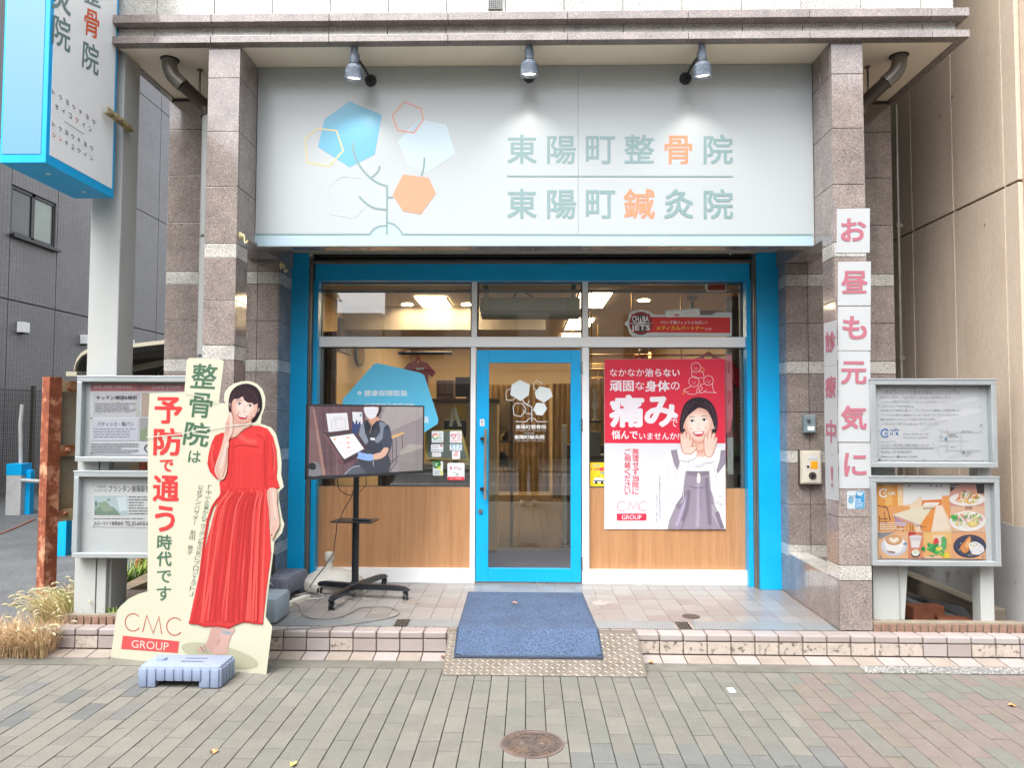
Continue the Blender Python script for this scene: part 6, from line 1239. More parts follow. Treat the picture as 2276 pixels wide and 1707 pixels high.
# litter on the ground
lf = [surf('fallen_leaf_orange', '#c98a5a', .7, var=.2), surf('fallen_leaf_yellow', '#cdbb62', .7, var=.2), surf('fallen_leaf_brown', '#8a6a4a', .8, var=.2)]
for px, py, z, m_, lab in ((1447, 1473, .012, 0, 'curled orange leaf beside the chequer plate corner'), (1697, 1456, .02, 2, 'brown leaf against the step left of the orange ones'), (1751, 1454, .02, 0, 'orange leaf against the stained step tiles'), (1820, 1456, .02, 0, 'largest orange leaf lying by the step below the drain end'), (652, 1700, .004, 1, 'yellow scrap of leaf on the pavers near the lower left'), (475, 1672, .004, 0, 'pale orange scraps on the pavers left of centre'), (1145, 1341, .17, 0, 'tiny orange leaf on the blue mat'), (2250, 1569, .004, 0, 'thin orange leaf on the pinkish pavers at the right'), (985, 1460, .02, 2, 'brown leaf litter beside the left edge of the chequer plate')):
    c = at(px, py, Z=z); a = rnd.uniform(0, 3); s_ = .022; vs = []
    for k in range(8):
        t = k/8*2*math.pi; r_ = s_*(1 if k % 2 else .6)*(1.5 if k in (0, 4) else 1); vs.append((c.x+r_*math.cos(t+a), c.y+r_*math.sin(t+a), z+.006*(k % 3)))
    b = MB(); b.faces(vs+[(c.x, c.y, z+.001)], [(k, (k+1) % 8, 8) for k in range(8)]); tag(b.build('leaf', lf[m_]), lab, 'leaf', 'fallen leaves')
t_ = thing('paper_scrap', 'little white printed paper scrap lying on the pavers right of centre', 'litter', at(1626, 1535, Z=.003)); p = Print(1400, 1480, 5.53, (Vector((0, 0, .002)), Vector((0, 0, 1))), lift=.0012); p.poly([(1185, 278), (1268, 276), (1310, 332), (1228, 336)], '#d9dcd4'); p.poly([(1215, 290), (1262, 290), (1285, 318), (1238, 322)], '#7fbcae'); p.build('print', t_)
# ================================================================ inside the shop
WY = 13.2
warm = surf('beige_wallpaper', '#c4ab82', .8, var=.05, scale=1)
struct(MB().box(-2.19, -2.12, 6.5, WY, .15, 2.82).box(2.17, 2.24, 6.5, WY, .15, 2.82).box(-2.12, 2.17, WY, WY+.1, .15, 2.82).build('interior_wall', warm))
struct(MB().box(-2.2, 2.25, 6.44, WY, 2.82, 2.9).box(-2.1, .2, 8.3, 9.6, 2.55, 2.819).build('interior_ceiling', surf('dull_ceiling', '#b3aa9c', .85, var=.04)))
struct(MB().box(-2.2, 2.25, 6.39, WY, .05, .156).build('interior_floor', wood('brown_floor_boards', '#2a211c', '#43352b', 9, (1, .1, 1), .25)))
pan = emit('ceiling_panel_light', '#ffe6bd', 7); dl = emit('downlight_glow', '#ffe9c8', 22); frm_ = surf('light_trim', '#8f8574', .5)
def lamp(name, lab, cat, box_, mat, grp):
    x0, x1, y0, y1, z = box_; t_ = thing(name, lab, cat, ((x0+x1)/2, (y0+y1)/2, z), grp)
    MB().box(x0, x1, y0, y1, z-.012, z-.002).build('diffuser', mat, t_); MB().box(x0-.02, x0-.001, y0, y1, z-.015, z).box(x1+.001, x1+.02, y0, y1, z-.015, z).build('frame', frm_, t_)
for i, (y0, y1) in enumerate(((7.6, 8.25), (9.7, 10.8), (11.1, 12.2))): lamp('ceiling_light', ('rectangular ceiling light nearest the left window', 'rectangular ceiling light halfway down the left side of the room', 'rectangular ceiling light at the far left of the room')[i], 'ceiling light', (-1.18, -.86, y0, y1, 2.81), pan, 'rectangular ceiling lights')
for i, (y0, y1) in enumerate(((7.3, 8.3), (9.3, 10.4), (11.0, 12.1))): lamp('ceiling_light', ('rectangular ceiling light nearest the door', 'rectangular ceiling light above the middle of the clothes rail', 'rectangular ceiling light at the far right of the room')[i], 'ceiling light', (.52, .84, y0, y1, 2.81), pan, 'rectangular ceiling lights')
for i, (px, py, lab) in enumerate(((905, 676, 'round downlight seen through the left upper pane'), (1038, 676, 'round downlight beside the left mullion'), (1338, 651, 'round downlight nearest the right mullion'), (1321, 681, 'round downlight low beside the right mullion'), (1431, 667, 'round downlight in the middle of the right upper pane'))):
    c = at(px, py, Z=2.815); t_ = thing('downlight', lab, 'downlight', c, 'round ceiling downlights'); MB().cyl((c.x, c.y, 2.818), (c.x, c.y, 2.806), .06, seg=24).build('lens', dl, t_); MB().lathe((c.x, c.y, 2.818), [(.062, 0), (.075, -.004), (.075, -.01), (.062, -.012)], 24).build('trim_ring', M['alu_white'], t_)
def curtain(name, lab, x0, x1, y, z0, z1, mat, amp=.03, waves=None, along='X'):
    n = 80; waves = waves or (x1-x0)/.09; vs = []; fs = []
    for i in range(n+1):
        u = i/n; d = amp*math.sin(u*waves*2*math.pi)+amp*.4*math.sin(u*waves*3.3+1)
        for z, k in ((z0, 1.15), ((z0+z1)/2, 1), (z1, .7)):
            vs.append((x0+(x1-x0)*u, y+d*k, z) if along == 'X' else (y+d*k, x0+(x1-x0)*u, z))
    for i in range(n):
        for k in range(2): a = i*3+k; fs.append((a, a+3, a+4, a+1))
    b = MB(); b.faces(vs, fs); return tag(b.build(name, mat, smooth=True), lab, 'curtain', 'brown curtains in the shop')
cm1 = surf('brown_curtain', '#866b51', .9, var=.12, scale=3); cm2 = surf('dim_brown_curtain', '#927751', .9, var=.12, scale=3)
curtain('curtain', 'brown curtain hanging just inside the left window edge', at(703, 900, Y=6.75).x, at(748, 900, Y=6.75).x, 6.75, .3, 2.35, cm1, .025, 5)
curtain('curtain', 'brown curtain across the room seen through the left of the door', at(1083, 900, Y=10.5).x, at(1222, 900, Y=10.5).x, 10.5, .5, 2.02, cm2, .022, 12)
curtain('curtain', 'brown curtain seen through the right of the door', at(1228, 900, Y=9.6).x, at(1330, 900, Y=9.6).x, 9.6, .5, 2.0, cm2, .022, 9)
curtain('curtain', 'dark curtain high in the left corner of the room', at(728, 700, Y=8.4).x, at(752, 700, Y=8.4).x, 8.4, 1.2, 2.75, surf('dark_curtain', '#4a4038', .9, var=.1), .03, 5)
curtain('curtain', 'brown curtain behind the clothes rail at the right window', at(1312, 900, Y=9.0).x, at(1420, 900, Y=9.0).x, 9.0, .5, 2.15, cm2, .04, 9)
# mirror and picture on the left wall
def wall_rect(px0, py0, px1, py1, X): a = at(px0, py0, X=X); b_ = at(px1, py1, X=X); return min(a.y, b_.y), max(a.y, b_.y), min(a.z, b_.z), max(a.z, b_.z)
t_ = thing('wall_mirror', 'oval dark framed mirror on the beige wall behind the left window', 'mirror', (-2.1, 8.7, 2.2)); q = at(800, 787, X=-2.1)
vs = [(-2.118, q.y+.22*math.cos(a), q.z+.16*math.sin(a)) for a in [k*math.pi/14 for k in range(28)]]
MB().prism(vs, (.03, 0, 0)).build('frame', surf('dark_brown_frame', '#32261f', .4), t_); MB().prism([(-2.087, q.y+(v[1]-q.y)*.72, q.z+(v[2]-q.z)*.72) for v in vs], (.002, 0, 0)).build('mirror_glass', surf('mirror_silver', '#e0e0e0', .05, metal=1, var=0), t_)
t_ = thing('framed_picture', 'dark framed picture on the beige wall above the blue hexagon', 'picture', (-2.1, 8, 2.2)); q = at(768, 770, X=-2.1); MB().box(-2.118, -2.095, q.y-.3, q.y+.28, q.z-.08, q.z+.3, bev=.004).build('frame', surf('dark_brown_frame_', '#32261f', .4), t_); MB().box(-2.096, -2.092, q.y-.26, q.y+.24, q.z-.05, q.z+.27).build('picture', surf('faded_picture', '#57504c', .5), t_)
# warm lamp glow
for px, py, s_, lab in ((772, 713, .035, 'small bare warm bulb hanging in the shop behind the left upper pane'), (762, 662, .05, 'warm wall lamp in the left corner under the ceiling'), (1444, 790, .03, 'small warm bulb over the clothes rail in the right window')):
    X_ = at(px, py, Y=9.2 if s_ < .04 else 8.2); t_ = thing('lamp_bulb', lab, 'lamp', X_, 'small warm lamps in the shop'); MB().lathe(X_, [(.01, s_*1.2), (s_*.6, s_*.6), (s_*.7, 0), (s_*.4, -s_*.8), (.004, -s_)], 14).build('bulb', emit('warm_bulb', '#ff9a3c', 9), t_, smooth=True); MB().cyl((X_.x, X_.y, X_.z+s_*1.2), (X_.x, X_.y, 2.82), .006, seg=6).build('cord', M['black'], t_)
# shirts
def shirt(lab, cx_, y, zt, w_, h_, mat, tilt=0, logo=None, sleeve=.30):
    t_ = thing('shirt', lab, 'shirt', (cx_, y, zt), 'red shirts hanging in the windows')
    P2 = [(-.10, 0), (-.36, -.06), (-.62, -.28), (-.50, -.40), (-.36, -.32), (-.36, -1.3), (.36, -1.3), (.36, -.32), (.50, -.40), (.62, -.28), (.36, -.06), (.10, 0), (.05, -.04), (0, -.055), (-.05, -.04)]
    a = math.radians(tilt)
    fr_ = [Vector((cx_+u*w_*math.cos(a), y+u*w_*math.sin(a)-.02, zt+v*h_)) for u, v in P2]
    MB().prism(fr_, (0, .045, 0)).build('body', mat, t_)
    MB().tube([(cx_-.1*w_, y, zt-.01), (cx_, y-.005, zt+.03), (cx_+.1*w_, y, zt-.01)], .012, 8).build('collar', mat, t_, smooth=True)
    MB().tube([(cx_, y, zt+.02), (cx_, y, zt+.07), (cx_+.025, y, zt+.09), (cx_+.03, y, zt+.07)], .005, 6).build('hanger_hook', M['steel'], t_, smooth=True)
    if logo: MB().box(cx_-.02, cx_+.06, y-.024, y-.021, zt-.22*h_, zt-.17*h_).build('chest_print', M['white'], t_)
    return t_
red = surf('red_sports_cloth', '#b3161f', .75, var=.15, scale=6); red2 = surf('bright_red_cloth', '#cf1f30', .7, var=.12, scale=6); orr = surf('orange_red_cloth', '#d3543e', .7, var=.1)
c = at(930, 802, Y=7.4); shirt('dark red polo shirt hanging behind the blue hexagon', c.x, 7.4, c.z, .28, .42, red, logo=1)
c = at(1574, 792, Y=6.8); shirt('bright red jersey hanging behind the right edge of the poster', c.x, 6.8, c.z, .56, .72, red2)
c = at(1420, 797, Y=6.95); shirt('orange red jersey hanging behind the left part of the poster', c.x, 6.95, c.z, .5, .7, orr)
# rails
t_ = thing('clothes_rail', 'gilded clothes rail running behind the right window', 'clothes rail', (1.2, 7.5, 2.2))
gold = surf('brass_rail', '#a78446', .35, metal=.8)
for y, z in ((7.2, 2.17), (7.2, 2.03), (7.9, 2.13)): MB().cyl((.5, y, z), (2.1, y, z), .011, seg=8).build('rail', gold, t_, smooth=True)
for x in (.62, 1.02, 1.5): MB().cyl((x, 7.2, 2.82), (x, 7.2, 2.03), .008, seg=8).build('hanging_rod', gold, t_, smooth=True)
t_ = thing('shelf_ladder', 'white wire shelving at the upper right of the door view', 'shelf', (.6, 8.2, 2.2))
for k in range(5): MB().cyl((.50+k*.07, 8.2, 1.9), (.50+k*.07, 8.2, 2.6), .006, seg=6).build('wire', gold, t_)
for k in range(3): MB().cyl((.45, 8.2, 2.0+k*.13), (.9, 8.2, 2.0+k*.13), .006, seg=6).build('wire', gold, t_)
# pipe rail at left
tag(MB().cyl((at(885, 785, Y=7.3).x, 7.3, at(885, 785, Y=7.3).z), (at(1005, 785, Y=7.3).x, 7.3, at(1005, 785, Y=7.3).z), .018, seg=12).build('hanging_rail', M['black_metal'], smooth=True), 'dark rail above the dark red polo shirt', 'rail')
# counter with monitor
t_ = thing('reception_counter', 'tall beige reception counter with dark wooden top behind the left window', 'counter', (-.6, 7.8, .15))
x0, x1 = at(955, 900, Y=7.7).x, at(1052, 900, Y=7.7).x; zt_ = at(1000, 886, Y=7.7).z
MB().box(x0, x1+.25, 7.7, 8.3, .156, zt_-.04).build('body', surf('beige_laminate', '#a98f63', .5, var=.04), t_); MB().box(x0-.02, x1+.27, 7.66, 8.34, zt_-.04, zt_, bev=.004).build('top', surf('dark_walnut_top', '#4a3527', .35, var=.15), t_)
t_ = thing('monitor', 'black computer monitor standing on the reception counter', 'monitor', at(1030, 870, Y=7.85)); a = at(1012, 838, Y=7.85); b_ = at(1052, 882, Y=7.85)
MB().box(a.x, a.x+.34, 7.85, 7.88, b_.z, a.z, bev=.006).build('screen', M['black'], t_); MB().box(a.x+.12, a.x+.2, 7.84, 7.98, zt_, b_.z, bev=.004).build('foot', M['black'], t_)
t_ = thing('folder_box', 'grey wood grained box beside the monitor on the counter', 'box', at(985, 870, Y=7.85)); a = at(970, 845, Y=7.85); b_ = at(1008, 882, Y=7.85); MB().box(a.x, b_.x, 7.85, 8.1, zt_, a.z, bev=.004).build('body', wood('grey_wood_grain', '#574c41', '#83776a', 20), t_); MB().box(a.x+.01, b_.x-.01, 7.846, 7.85, zt_+.04, zt_+.05).build('seam', M['black'], t_)
t_ = thing('wooden_cabinet', 'low dark grey wooden cabinet behind the payment stickers', 'cabinet', (-.8, 7.1, .15))
x0, x1 = at(840, 1060, Y=7.0).x, at(1052, 1060, Y=7.0).x; zc = at(1000, 1034, Y=7.0).z
MB().box(x0, x1, 7.0, 7.5, .156, zc-.03).build('body', wood('dim_grey_wood', '#3b332d', '#584d43', 12), t_); MB().box(x0-.01, x1+.01, 6.98, 7.52, zc-.03, zc, bev=.003).build('top', surf('grey_white_top', '#8f8f8c', .4), t_)
yb_ = thing('display_board', 'yellow framed grey board leaning inside the window behind the stickers', 'board', at(995, 1024, Y=6.5))
q = [at(945, 1020, Y=6.50), at(1045, 1026, Y=6.50), at(1026, 955, Y=6.62), at(945, 955, Y=6.62)]
MB().prism(q, (0, .012, 0)).build('frame', surf('yellow_wood', '#b39a3d', .5, var=.1), yb_); cq = sum(q, Vector())/4; MB().prism([cq+(v-cq)*.88+Vector((0, -.003, 0)) for v in q], (0, .003, 0)).build('face', surf('grey_green_face', '#84908a', .6, var=.04), yb_)
b = MB(); a = at(1008, 910, Y=6.75); b.prism([at(1006, 905, Y=6.75), at(1012, 905, Y=6.75), at(1026, 948, Y=6.75), at(1018, 948, Y=6.75)], (0, .02, 0)).prism([at(1006, 905, Y=6.75), at(1011, 905, Y=6.75), at(1005, 948, Y=6.75), at(998, 948, Y=6.75)], (0, .02, 0)); b.build('easel_leg', surf('pale_easel_wood', '#a59d86', .6), yb_)
sh_ = thing('office_chair', 'black office chair back behind the leaning board', 'chair', at(1010, 960, Y=7.2))
a, b_ = at(985, 932, Y=7.2), at(1036, 975, Y=7.2); MB().box(a.x, b_.x, 7.2, 7.28, b_.z, a.z, bev=.03).build('backrest', M['black'], sh_, smooth=True); MB().cyl(((a.x+b_.x)/2, 7.3, b_.z), ((a.x+b_.x)/2, 7.3, .2), .03, seg=12).build('column', M['black'], sh_)
n_ = thing('notice', 'yellow notice sheet on the counter front', 'notice', at(1022, 915, Y=7.69)); a, b_ = at(1008, 898, Y=7.695), at(1034, 930, Y=7.695); MB().box(a.x, b_.x, 7.69, 7.697, b_.z, a.z).build('sheet', surf('yellow_paper', '#b79b45', .7), n_)
t_ = thing('ceiling_unit', 'pale green grey air curtain unit on two straps above the door', 'air curtain', (.0, 6.55, 2.6))
ag = surf('pale_green_grey_metal', '#8e9380', .5, var=.05); a, b_ = at(1066, 661, Y=6.5), at(1290, 690, Y=6.5); MB().box(a.x, b_.x, 6.5, 6.7, b_.z, a.z, bev=.008).build('casing', ag, t_, smooth=True)
c1 = at(1066, 703, Y=6.5); MB().box(a.x+.01, b_.x-.0, 6.51, 6.72, c1.z, b_.z-.002, bev=.006).build('grille', surf('green_grey_grille', '#787d6d', .5), t_)
for px in (1080, 1274):
    u = at(px, 680, Y=6.49).x; MB().box(u-.022, u+.022, 6.485, 6.497, b_.z+.01, 2.815).build('strap', ag, t_)
b = MB()
for px, py in ((1091, 665), (1262, 665), (1091, 684), (1262, 686), (1151, 671), (1202, 671), (1176, 683)): u = at(px, py, Y=6.497); b.cyl(u, u+Vector((0, -.004, 0)), .006, seg=8)
b.build('screw_hole', M['black'], t_)
MB().tube([(at(1142, 662, Y=6.48).x, 6.48, a.z), (at(1150, 652, Y=6.48).x, 6.48, a.z+.045), (at(1168, 651, Y=6.48).x, 6.48, a.z+.04), (at(1185, 660, Y=6.48).x, 6.48, a.z)], .008, 8).build('cable_loop', M['black'], t_, smooth=True)
t_ = thing('ceiling_bracket', 'black ceiling mounting bracket behind the right upper pane', 'bracket', at(1538, 660, Y=7.5)); c = at(1538, 659, Y=7.5); MB().cyl((c.x, 7.5, c.z), (c.x, 7.5, c.z-.04), .06, .045, 20).cyl((c.x, 7.5, c.z-.04), (c.x, 7.5, c.z-.16), .02, seg=12).build('pole', M['black'], t_); MB().box(c.x-.1, c.x+.32, 7.45, 7.52, c.z-.32, c.z-.15, bev=.005).build('monitor_back', surf('dim_grey_case', '#4f4c48', .6), t_)
t_ = thing('warning_beacon', 'small orange lamp box at the top right of the glazing', 'beacon', at(1580, 639, Y=6.39)); a, b_ = at(1573, 632, Y=6.38), at(1611, 646, Y=6.38); MB().box(a.x-.012, b_.x+.012, 6.375, 6.43, b_.z-.008, a.z+.01, bev=.003).build('bracket', M['alu_white'], t_); MB().box(a.x, b_.x, 6.365, 6.376, b_.z, a.z, bev=.003).build('lens', surf('orange_lens', '#b8431a', .2), t_)
# right wall papers, narrow poster column
t_ = thing('poster_column', 'pale column with small printed notices inside the right window edge', 'notice board', (1.95, 7.0, 1.4)); a, b_ = at(1616, 880, Y=6.9), at(1650, 1082, Y=6.9)
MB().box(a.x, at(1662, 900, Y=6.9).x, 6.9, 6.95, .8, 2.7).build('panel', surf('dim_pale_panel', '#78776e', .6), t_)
p = Print(1560, 780, 3.95, yplane(6.9), lift=.002); p.rect(305, 430, 355, 655, '#4a3b23'); p.rect(309, 440, 350, 650, '#b09455'); 
for k in range(5): p.poly([(316, 470+k*38), (330, 452+k*38), (346, 470+k*38), (330, 482+k*38)], '#4a3b23')
p.rect(275, 815, 325, 925, '#6b8f60', 6); p.tiny(372, 745, 412, 900, 12, '#6f9a55', 3); p.tiny(372, 930, 415, 1045, 6, '#7f93b5', 3); p.oval(290, 740, 16, 26, '#a8705e', 25); p.rect(310, 1090, 350, 1195, '#3e3a36', 6); p.build('print', t_)
st_ = thing('paper_strip', 'long translucent red lettered strip hanging beside the poster', 'banner', at(1620, 900, Y=6.4)); p = Print(1560, 780, 3.95, yplane(6.40), lift=.001); p.poly([(214, 32), (265, 32), (272, 560), (250, 700), (212, 730)], '#d7606a'); p.line([(240, 90), (235, 200)], 8, '#a8323d', smooth=3); p.line([(225, 360), (250, 380), (230, 470)], 7, '#a8323d', smooth=3); p.line([(216, 550), (268, 552)], 3, '#b8424c'); p.poly([(222, 760), (275, 760), (275, 1085), (224, 1085)], '#8d928c'); p.build('print', st_)
# things behind the door glass
t_ = thing('product_shelf', 'shelf of small boxes and leaflets seen through the left of the door', 'shelf', at(1110, 1000, Y=8.6)); x0, x1 = at(1078, 950, Y=8.6).x, at(1140, 950, Y=8.6).x
for py in (980, 1035): z = at(1100, py, Y=8.6).z; MB().box(x0, x1, 8.6, 8.95, z-.02, z).build('board', surf('dark_shelf', '#3a2f27', .5), t_)
MB().box(x0, x0+.03, 8.6, 8.95, .156, at(1100, 890, Y=8.6).z).box(x1-.03, x1, 8.6, 8.95, .156, at(1100, 890, Y=8.6).z).build('side_panel', bpy.data.materials['dark_shelf'], t_)
MB().box(x0, x1, 8.93, 8.96, at(1100, 975, Y=8.6).z, at(1100, 888, Y=8.6).z).build('notice_backing', surf('dim_notice_paper', '#8a7a60', .7), t_)
for i in range(22):
    z = at(1100, rnd.choice((980, 1035)), Y=8.6).z; u = rnd.uniform(x0+.04, x1-.08); MB().box(u, u+rnd.uniform(.03, .07), 8.62, 8.7, z+.0005, z+rnd.uniform(.05, .16)).build('small_box', surf('small_box_%d' % (i % 7), ('#6a7a5a', '#8a6a4a', '#5a6a7a', '#a08a5a', '#7a3a3a', '#9a9a90', '#4a4038')[i % 7], .6), t_)
struct(MB().box(-.6, 1.2, 6.45, 7.9, .1562, .164, bev=.003).build('inner_door_mat', surf('speckled_grey_mat', '#6c6e78', .95, var=.1, grain=.4, gscale=120, bmp=.4, bscale=120)))
t_ = thing('treatment_desk', 'low white edged desk seen at the right of the door glass', 'desk', at(1258, 1100, Y=8.2)); x0 = at(1252, 1000, Y=8.2).x
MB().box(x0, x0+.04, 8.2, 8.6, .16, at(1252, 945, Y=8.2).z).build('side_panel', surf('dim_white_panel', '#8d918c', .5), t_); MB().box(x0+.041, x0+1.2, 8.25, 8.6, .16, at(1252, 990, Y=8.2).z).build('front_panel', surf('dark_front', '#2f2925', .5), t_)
bust = thing('bone_model', 'white knee bone model standing behind the right window', 'model', at(1322, 905, Y=7.0)); c = at(1323, 935, Y=7.0)
MB().lathe(c, [(.04, 0), (.02, .02), (.02, .1), (.035, .13), (.03, .16), (.018, .2), (.02, .27), (.03, .3)], 14).build('bone', surf('bone_white', '#b5ac98', .5), bust, smooth=True); MB().lathe(c, [(.06, -.02), (.06, 0)], 16).build('base', M['black'], bust)
t_ = thing('window_ledge', 'dark ledge with small items inside the right window', 'ledge', at(1340, 1040, Y=6.9)); z = at(1340, 1012, Y=6.9).z; MB().box(.52, 2.1, 6.85, 7.2, z-.03, z).build('board', surf('dark_shelf_', '#3a2f27', .5), t_); MB().box(.55, .68, 6.9, 7.0, z+.0005, z+.22).build('display_case', surf('dim_grey_case_', '#5b5a52', .5), t_)
# ================================================================ right hand neighbour
XW = 3.315
rb = thing('beige_building', 'beige rendered neighbouring building with pale vertical joints and grey plinth', 'building', (XW, 8, 0))
beige = surf('beige_spray_render', '#c2b19e', .9, var=.07, scale=1.2, grain=.14, gscale=110, bmp=.7, bscale=85, dirt='#9c8a77', dscale=2.4, dpos=(.5, .9), stretch=(1, 1, .22))
MB().box(XW+.03, 12, 4.97, 22, -.1, 12).build('wall', surf('beige_core', '#a3927f', .9), rb)
grey_pl = surf('grey_mortar_plinth', '#a3a4a3', .9, var=.12, scale=2.5, grain=.15, gscale=200, bmp=.3, dirt='#4a4a46', dscale=7, dpos=(.6, .76))
seal = surf('pale_joint_sealant', '#c9bfb2', .6)
ys = [4.975, 5.125, 5.735, 6.345]+[6.345+.61*i for i in range(1, 12)]
zj = 3.175
for y0, y1 in zip(ys, ys[1:]):
    for z0, z1 in ((.83, zj-.008), (zj+.008, 6.2), (6.215, 9.5)):
        MB().box(XW, XW+.035, y0+.007, y1-.007, z0, z1, bev=.003).build('wall_panel', beige, rb)
b = MB()
for y in ys[1:]: b.box(XW+.006, XW+.03, y-.0068, y+.0068, .83, 9.5)
b.build('joint_sealant', seal, rb)
MB().box(XW+.022, XW+.03, 4.98, 12, zj-.0078, zj+.0078).build('open_joint', surf('brown_gap', '#6b5038', .9), rb)
q = [(XW-.004, 4.975, -.05), (XW-.004, 12, -.05), (XW-.004, 12, .84)]; yy_ = 12
while yy_ > 4.99: q.append((XW-.004, yy_, .835+rnd.uniform(-.012, .018))); yy_ -= .16
q.append((XW-.004, 4.975, .84)); MB().prism(q, (.03, 0, 0)).build('plinth', grey_pl, rb)
b = MB()
for _ in range(9):
    y = rnd.uniform(5.2, 7.5); z = rnd.uniform(1.9, 4.2); b.box(XW-.0015, XW+.002, y, y+rnd.uniform(.006, .02), z, z+rnd.uniform(.01, .035))
b.build('spall_mark', surf('spall_brown', '#6f5a48', .9), rb)
# alley floor and rubble at the right, brown ribbed edging
struct(MB().box(2.3, 3.31, 5.05, 14, -.1, .12).build('alley_floor', M['soil']))
edge_m = surf('brown_split_face_block', '#8b6d5d', .9, var=.3, scale=25, grain=.35, gscale=140, bmp=.9, bscale=70); edge_t = surf('brown_grey_block_top', '#857a6a', .9, var=.2, scale=10, grain=.2, bmp=.4)
def edging(lab, x0, x1):
    t_ = thing('edging_blocks', lab, 'edging', ((x0+x1)/2, 5.03, .14)); MB().box(x0, x1, 5.008, 5.075, .13, .207, bev=.004).build('top_slab', edge_t, t_)
    x = x0
    while x < x1-.02:
        w__ = min(.043, x1-x); MB().box(x, x+w__, 4.992+rnd.uniform(0, .003), 5.0, .142, .2, bev=.004).build('block', edge_m, t_); x += .0515
edging('brown ribbed edging blocks in front of the right notice boards', 2.30, 3.31); edging('brown ribbed edging blocks in front of the left notice boards', -3.16, -2.246)
t_ = thing('timber_plank', 'weathered grey timber plank lying along the alley wall', 'plank', (3.1, 6, .2)); MB().box(3.18, 3.30, 5.2, 8.5, .121, .25, bev=.006).build('plank', wood('weathered_timber', '#5d564a', '#83796a', 15, (1, .08, 1), .85), t_)
for i, (x, y, L, W, H, rot, m_, lab) in enumerate(((2.86, 5.42, .24, .10, .10, 8, '#9a5f45', 'broken red brick lying upright in the alley'), (3.0, 5.30, .22, .12, .045, -20, '#8a5238', 'flat red brick fragment in front of the upright brick'), (2.66, 5.75, .42, .36, .05, 4, '#6b4c3e', 'brown clay slab lying flat deep in the alley'), (2.80, 5.18, .14, .07, .03, 15, '#9a6a4d', 'small orange brown brick chip near the edging'))):
    tag(MB().box(x-L/2, x+L/2, y-W/2, y+W/2, .121, .121+H, bev=.008, rot=((x, y, 0), rot)).build('brick', surf('brick_%d' % i, m_, .9, var=.25, scale=12, grain=.25, bmp=.6, bscale=60)), lab, 'brick')
tag(MB().prism([(3.02, 5.3, .13), (3.12, 5.22, .14), (3.1, 5.36, .22), (2.98, 5.7, .2), (2.9, 6.0, .18), (2.96, 5.66, .14)], (0, 0, .003)).build('plastic_sheet', surf('torn_grey_plastic', '#55585a', .35)), 'torn dark plastic sheet edge beside the upright brick', 'plastic sheet')
# ================================================================ left side: car park and neighbour
struct(MB().box(-40, -2.94, 5.08, 40, -.3, -.004).box(-40, -3.365, 4.62, 5.08, -.3, -.006).build('car_park', M['asphalt']))
struct(MB().box(-3.14, -2.25, 5.076, 5.8, -.1, .19).build('planting_bed', M['soil']))
lb = thing('grey_tiled_building', 'grey mosaic tiled neighbouring building beyond the car park', 'building', (-9.9, 20, 0))
m, t, b_ = nodes('grey_mosaic_tile'); v = wpos(t)
sp2 = t.nodes.new('ShaderNodeSeparateXYZ'); t.links.new(v, sp2.inputs[0]); cmb = t.nodes.new('ShaderNodeCombineXYZ'); t.links.new(sp2.outputs[1], cmb.inputs[0]); t.links.new(sp2.outputs[2], cmb.inputs[1])
bt = t.nodes.new('ShaderNodeTexBrick'); bt.offset = 0; bt.inputs['Scale'].default_value = 1; bt.inputs['Brick Width'].default_value = .1; bt.inputs['Row Height'].default_value = .05; bt.inputs['Mortar Size'].default_value = .0045; bt.inputs['Mortar Smooth'].default_value = .1
bt.inputs['Color1'].default_value = (*lin('#7c7b7d'), 1); bt.inputs['Color2'].default_value = (*lin('#868587'), 1); bt.inputs['Mortar'].default_value = (*lin('#4f4f51'), 1); t.links.new(cmb.outputs[0], bt.inputs['Vector'])
n_ = noise(t, .7, 4, v); r_ = ramp(t, [(.35, (.84, .83, .83)), (.65, (1, 1, 1))]); t.links.new(n_.outputs[0], r_.inputs[0]); t.links.new(mix(t, 1., bt.outputs[0], r_.outputs[0], 'MULTIPLY'), b_.inputs['Base Color']); b_.inputs['Roughness'].default_value = .45
MB().box(-16, -10.025, 6, 40, -.2, 16).build('wall_core', surf('dark_core', '#39393b', .9), lb)
def ypos(px, py, X=-9.9): q = at(px, py, X=X); return q.y, q.z
yv = [ypos(20, 600)[0], ypos(125, 600)[0]]; dy = yv[1]-yv[0]
zlo = ypos(0, 660.5)[1]; zhi = ypos(276, 448)[1]
wy0, wz1 = ypos(27, 408); wy1, _ = ypos(126, 454); _, wz0 = ypos(24, 519)
ysb = [yv[0]+dy*k for k in range(-6, 14)]
for y0, y1 in zip(ysb, ysb[1:]):
    for z0, z1 in ((.0, zlo), (zlo, zhi), (zhi, zhi+3), (zhi+3, zhi+6)):
        if abs(y0-yv[0]) < .01 and z0 == zlo:
            for c0, c1, e0, e1 in ((y0, y1, z0, wz0), (y0, y1, wz1, z1), (y0, wy0, wz0, wz1), (wy1, y1, wz0, wz1)):
                if c1-c0 > .03: MB().box(-9.94, -9.9, c0+(.012 if c0 == y0 else 0), c1-(.012 if c1 == y1 else 0), e0+(.012 if e0 == z0 else 0), e1-(.012 if e1 == z1 else 0)).build('tiled_panel', m, lb)
            continue
        MB().box(-9.94, -9.9, y0+.012, y1-.012, z0+.012, z1-.012).build('tiled_panel', m, lb)
wn = MB().box(-10.02, -9.96, wy0, wy1, wz0, wz1).build('window', surf('dark_window_frame', '#1d1d20', .4), lb)
ym = (wy0+wy1)/2
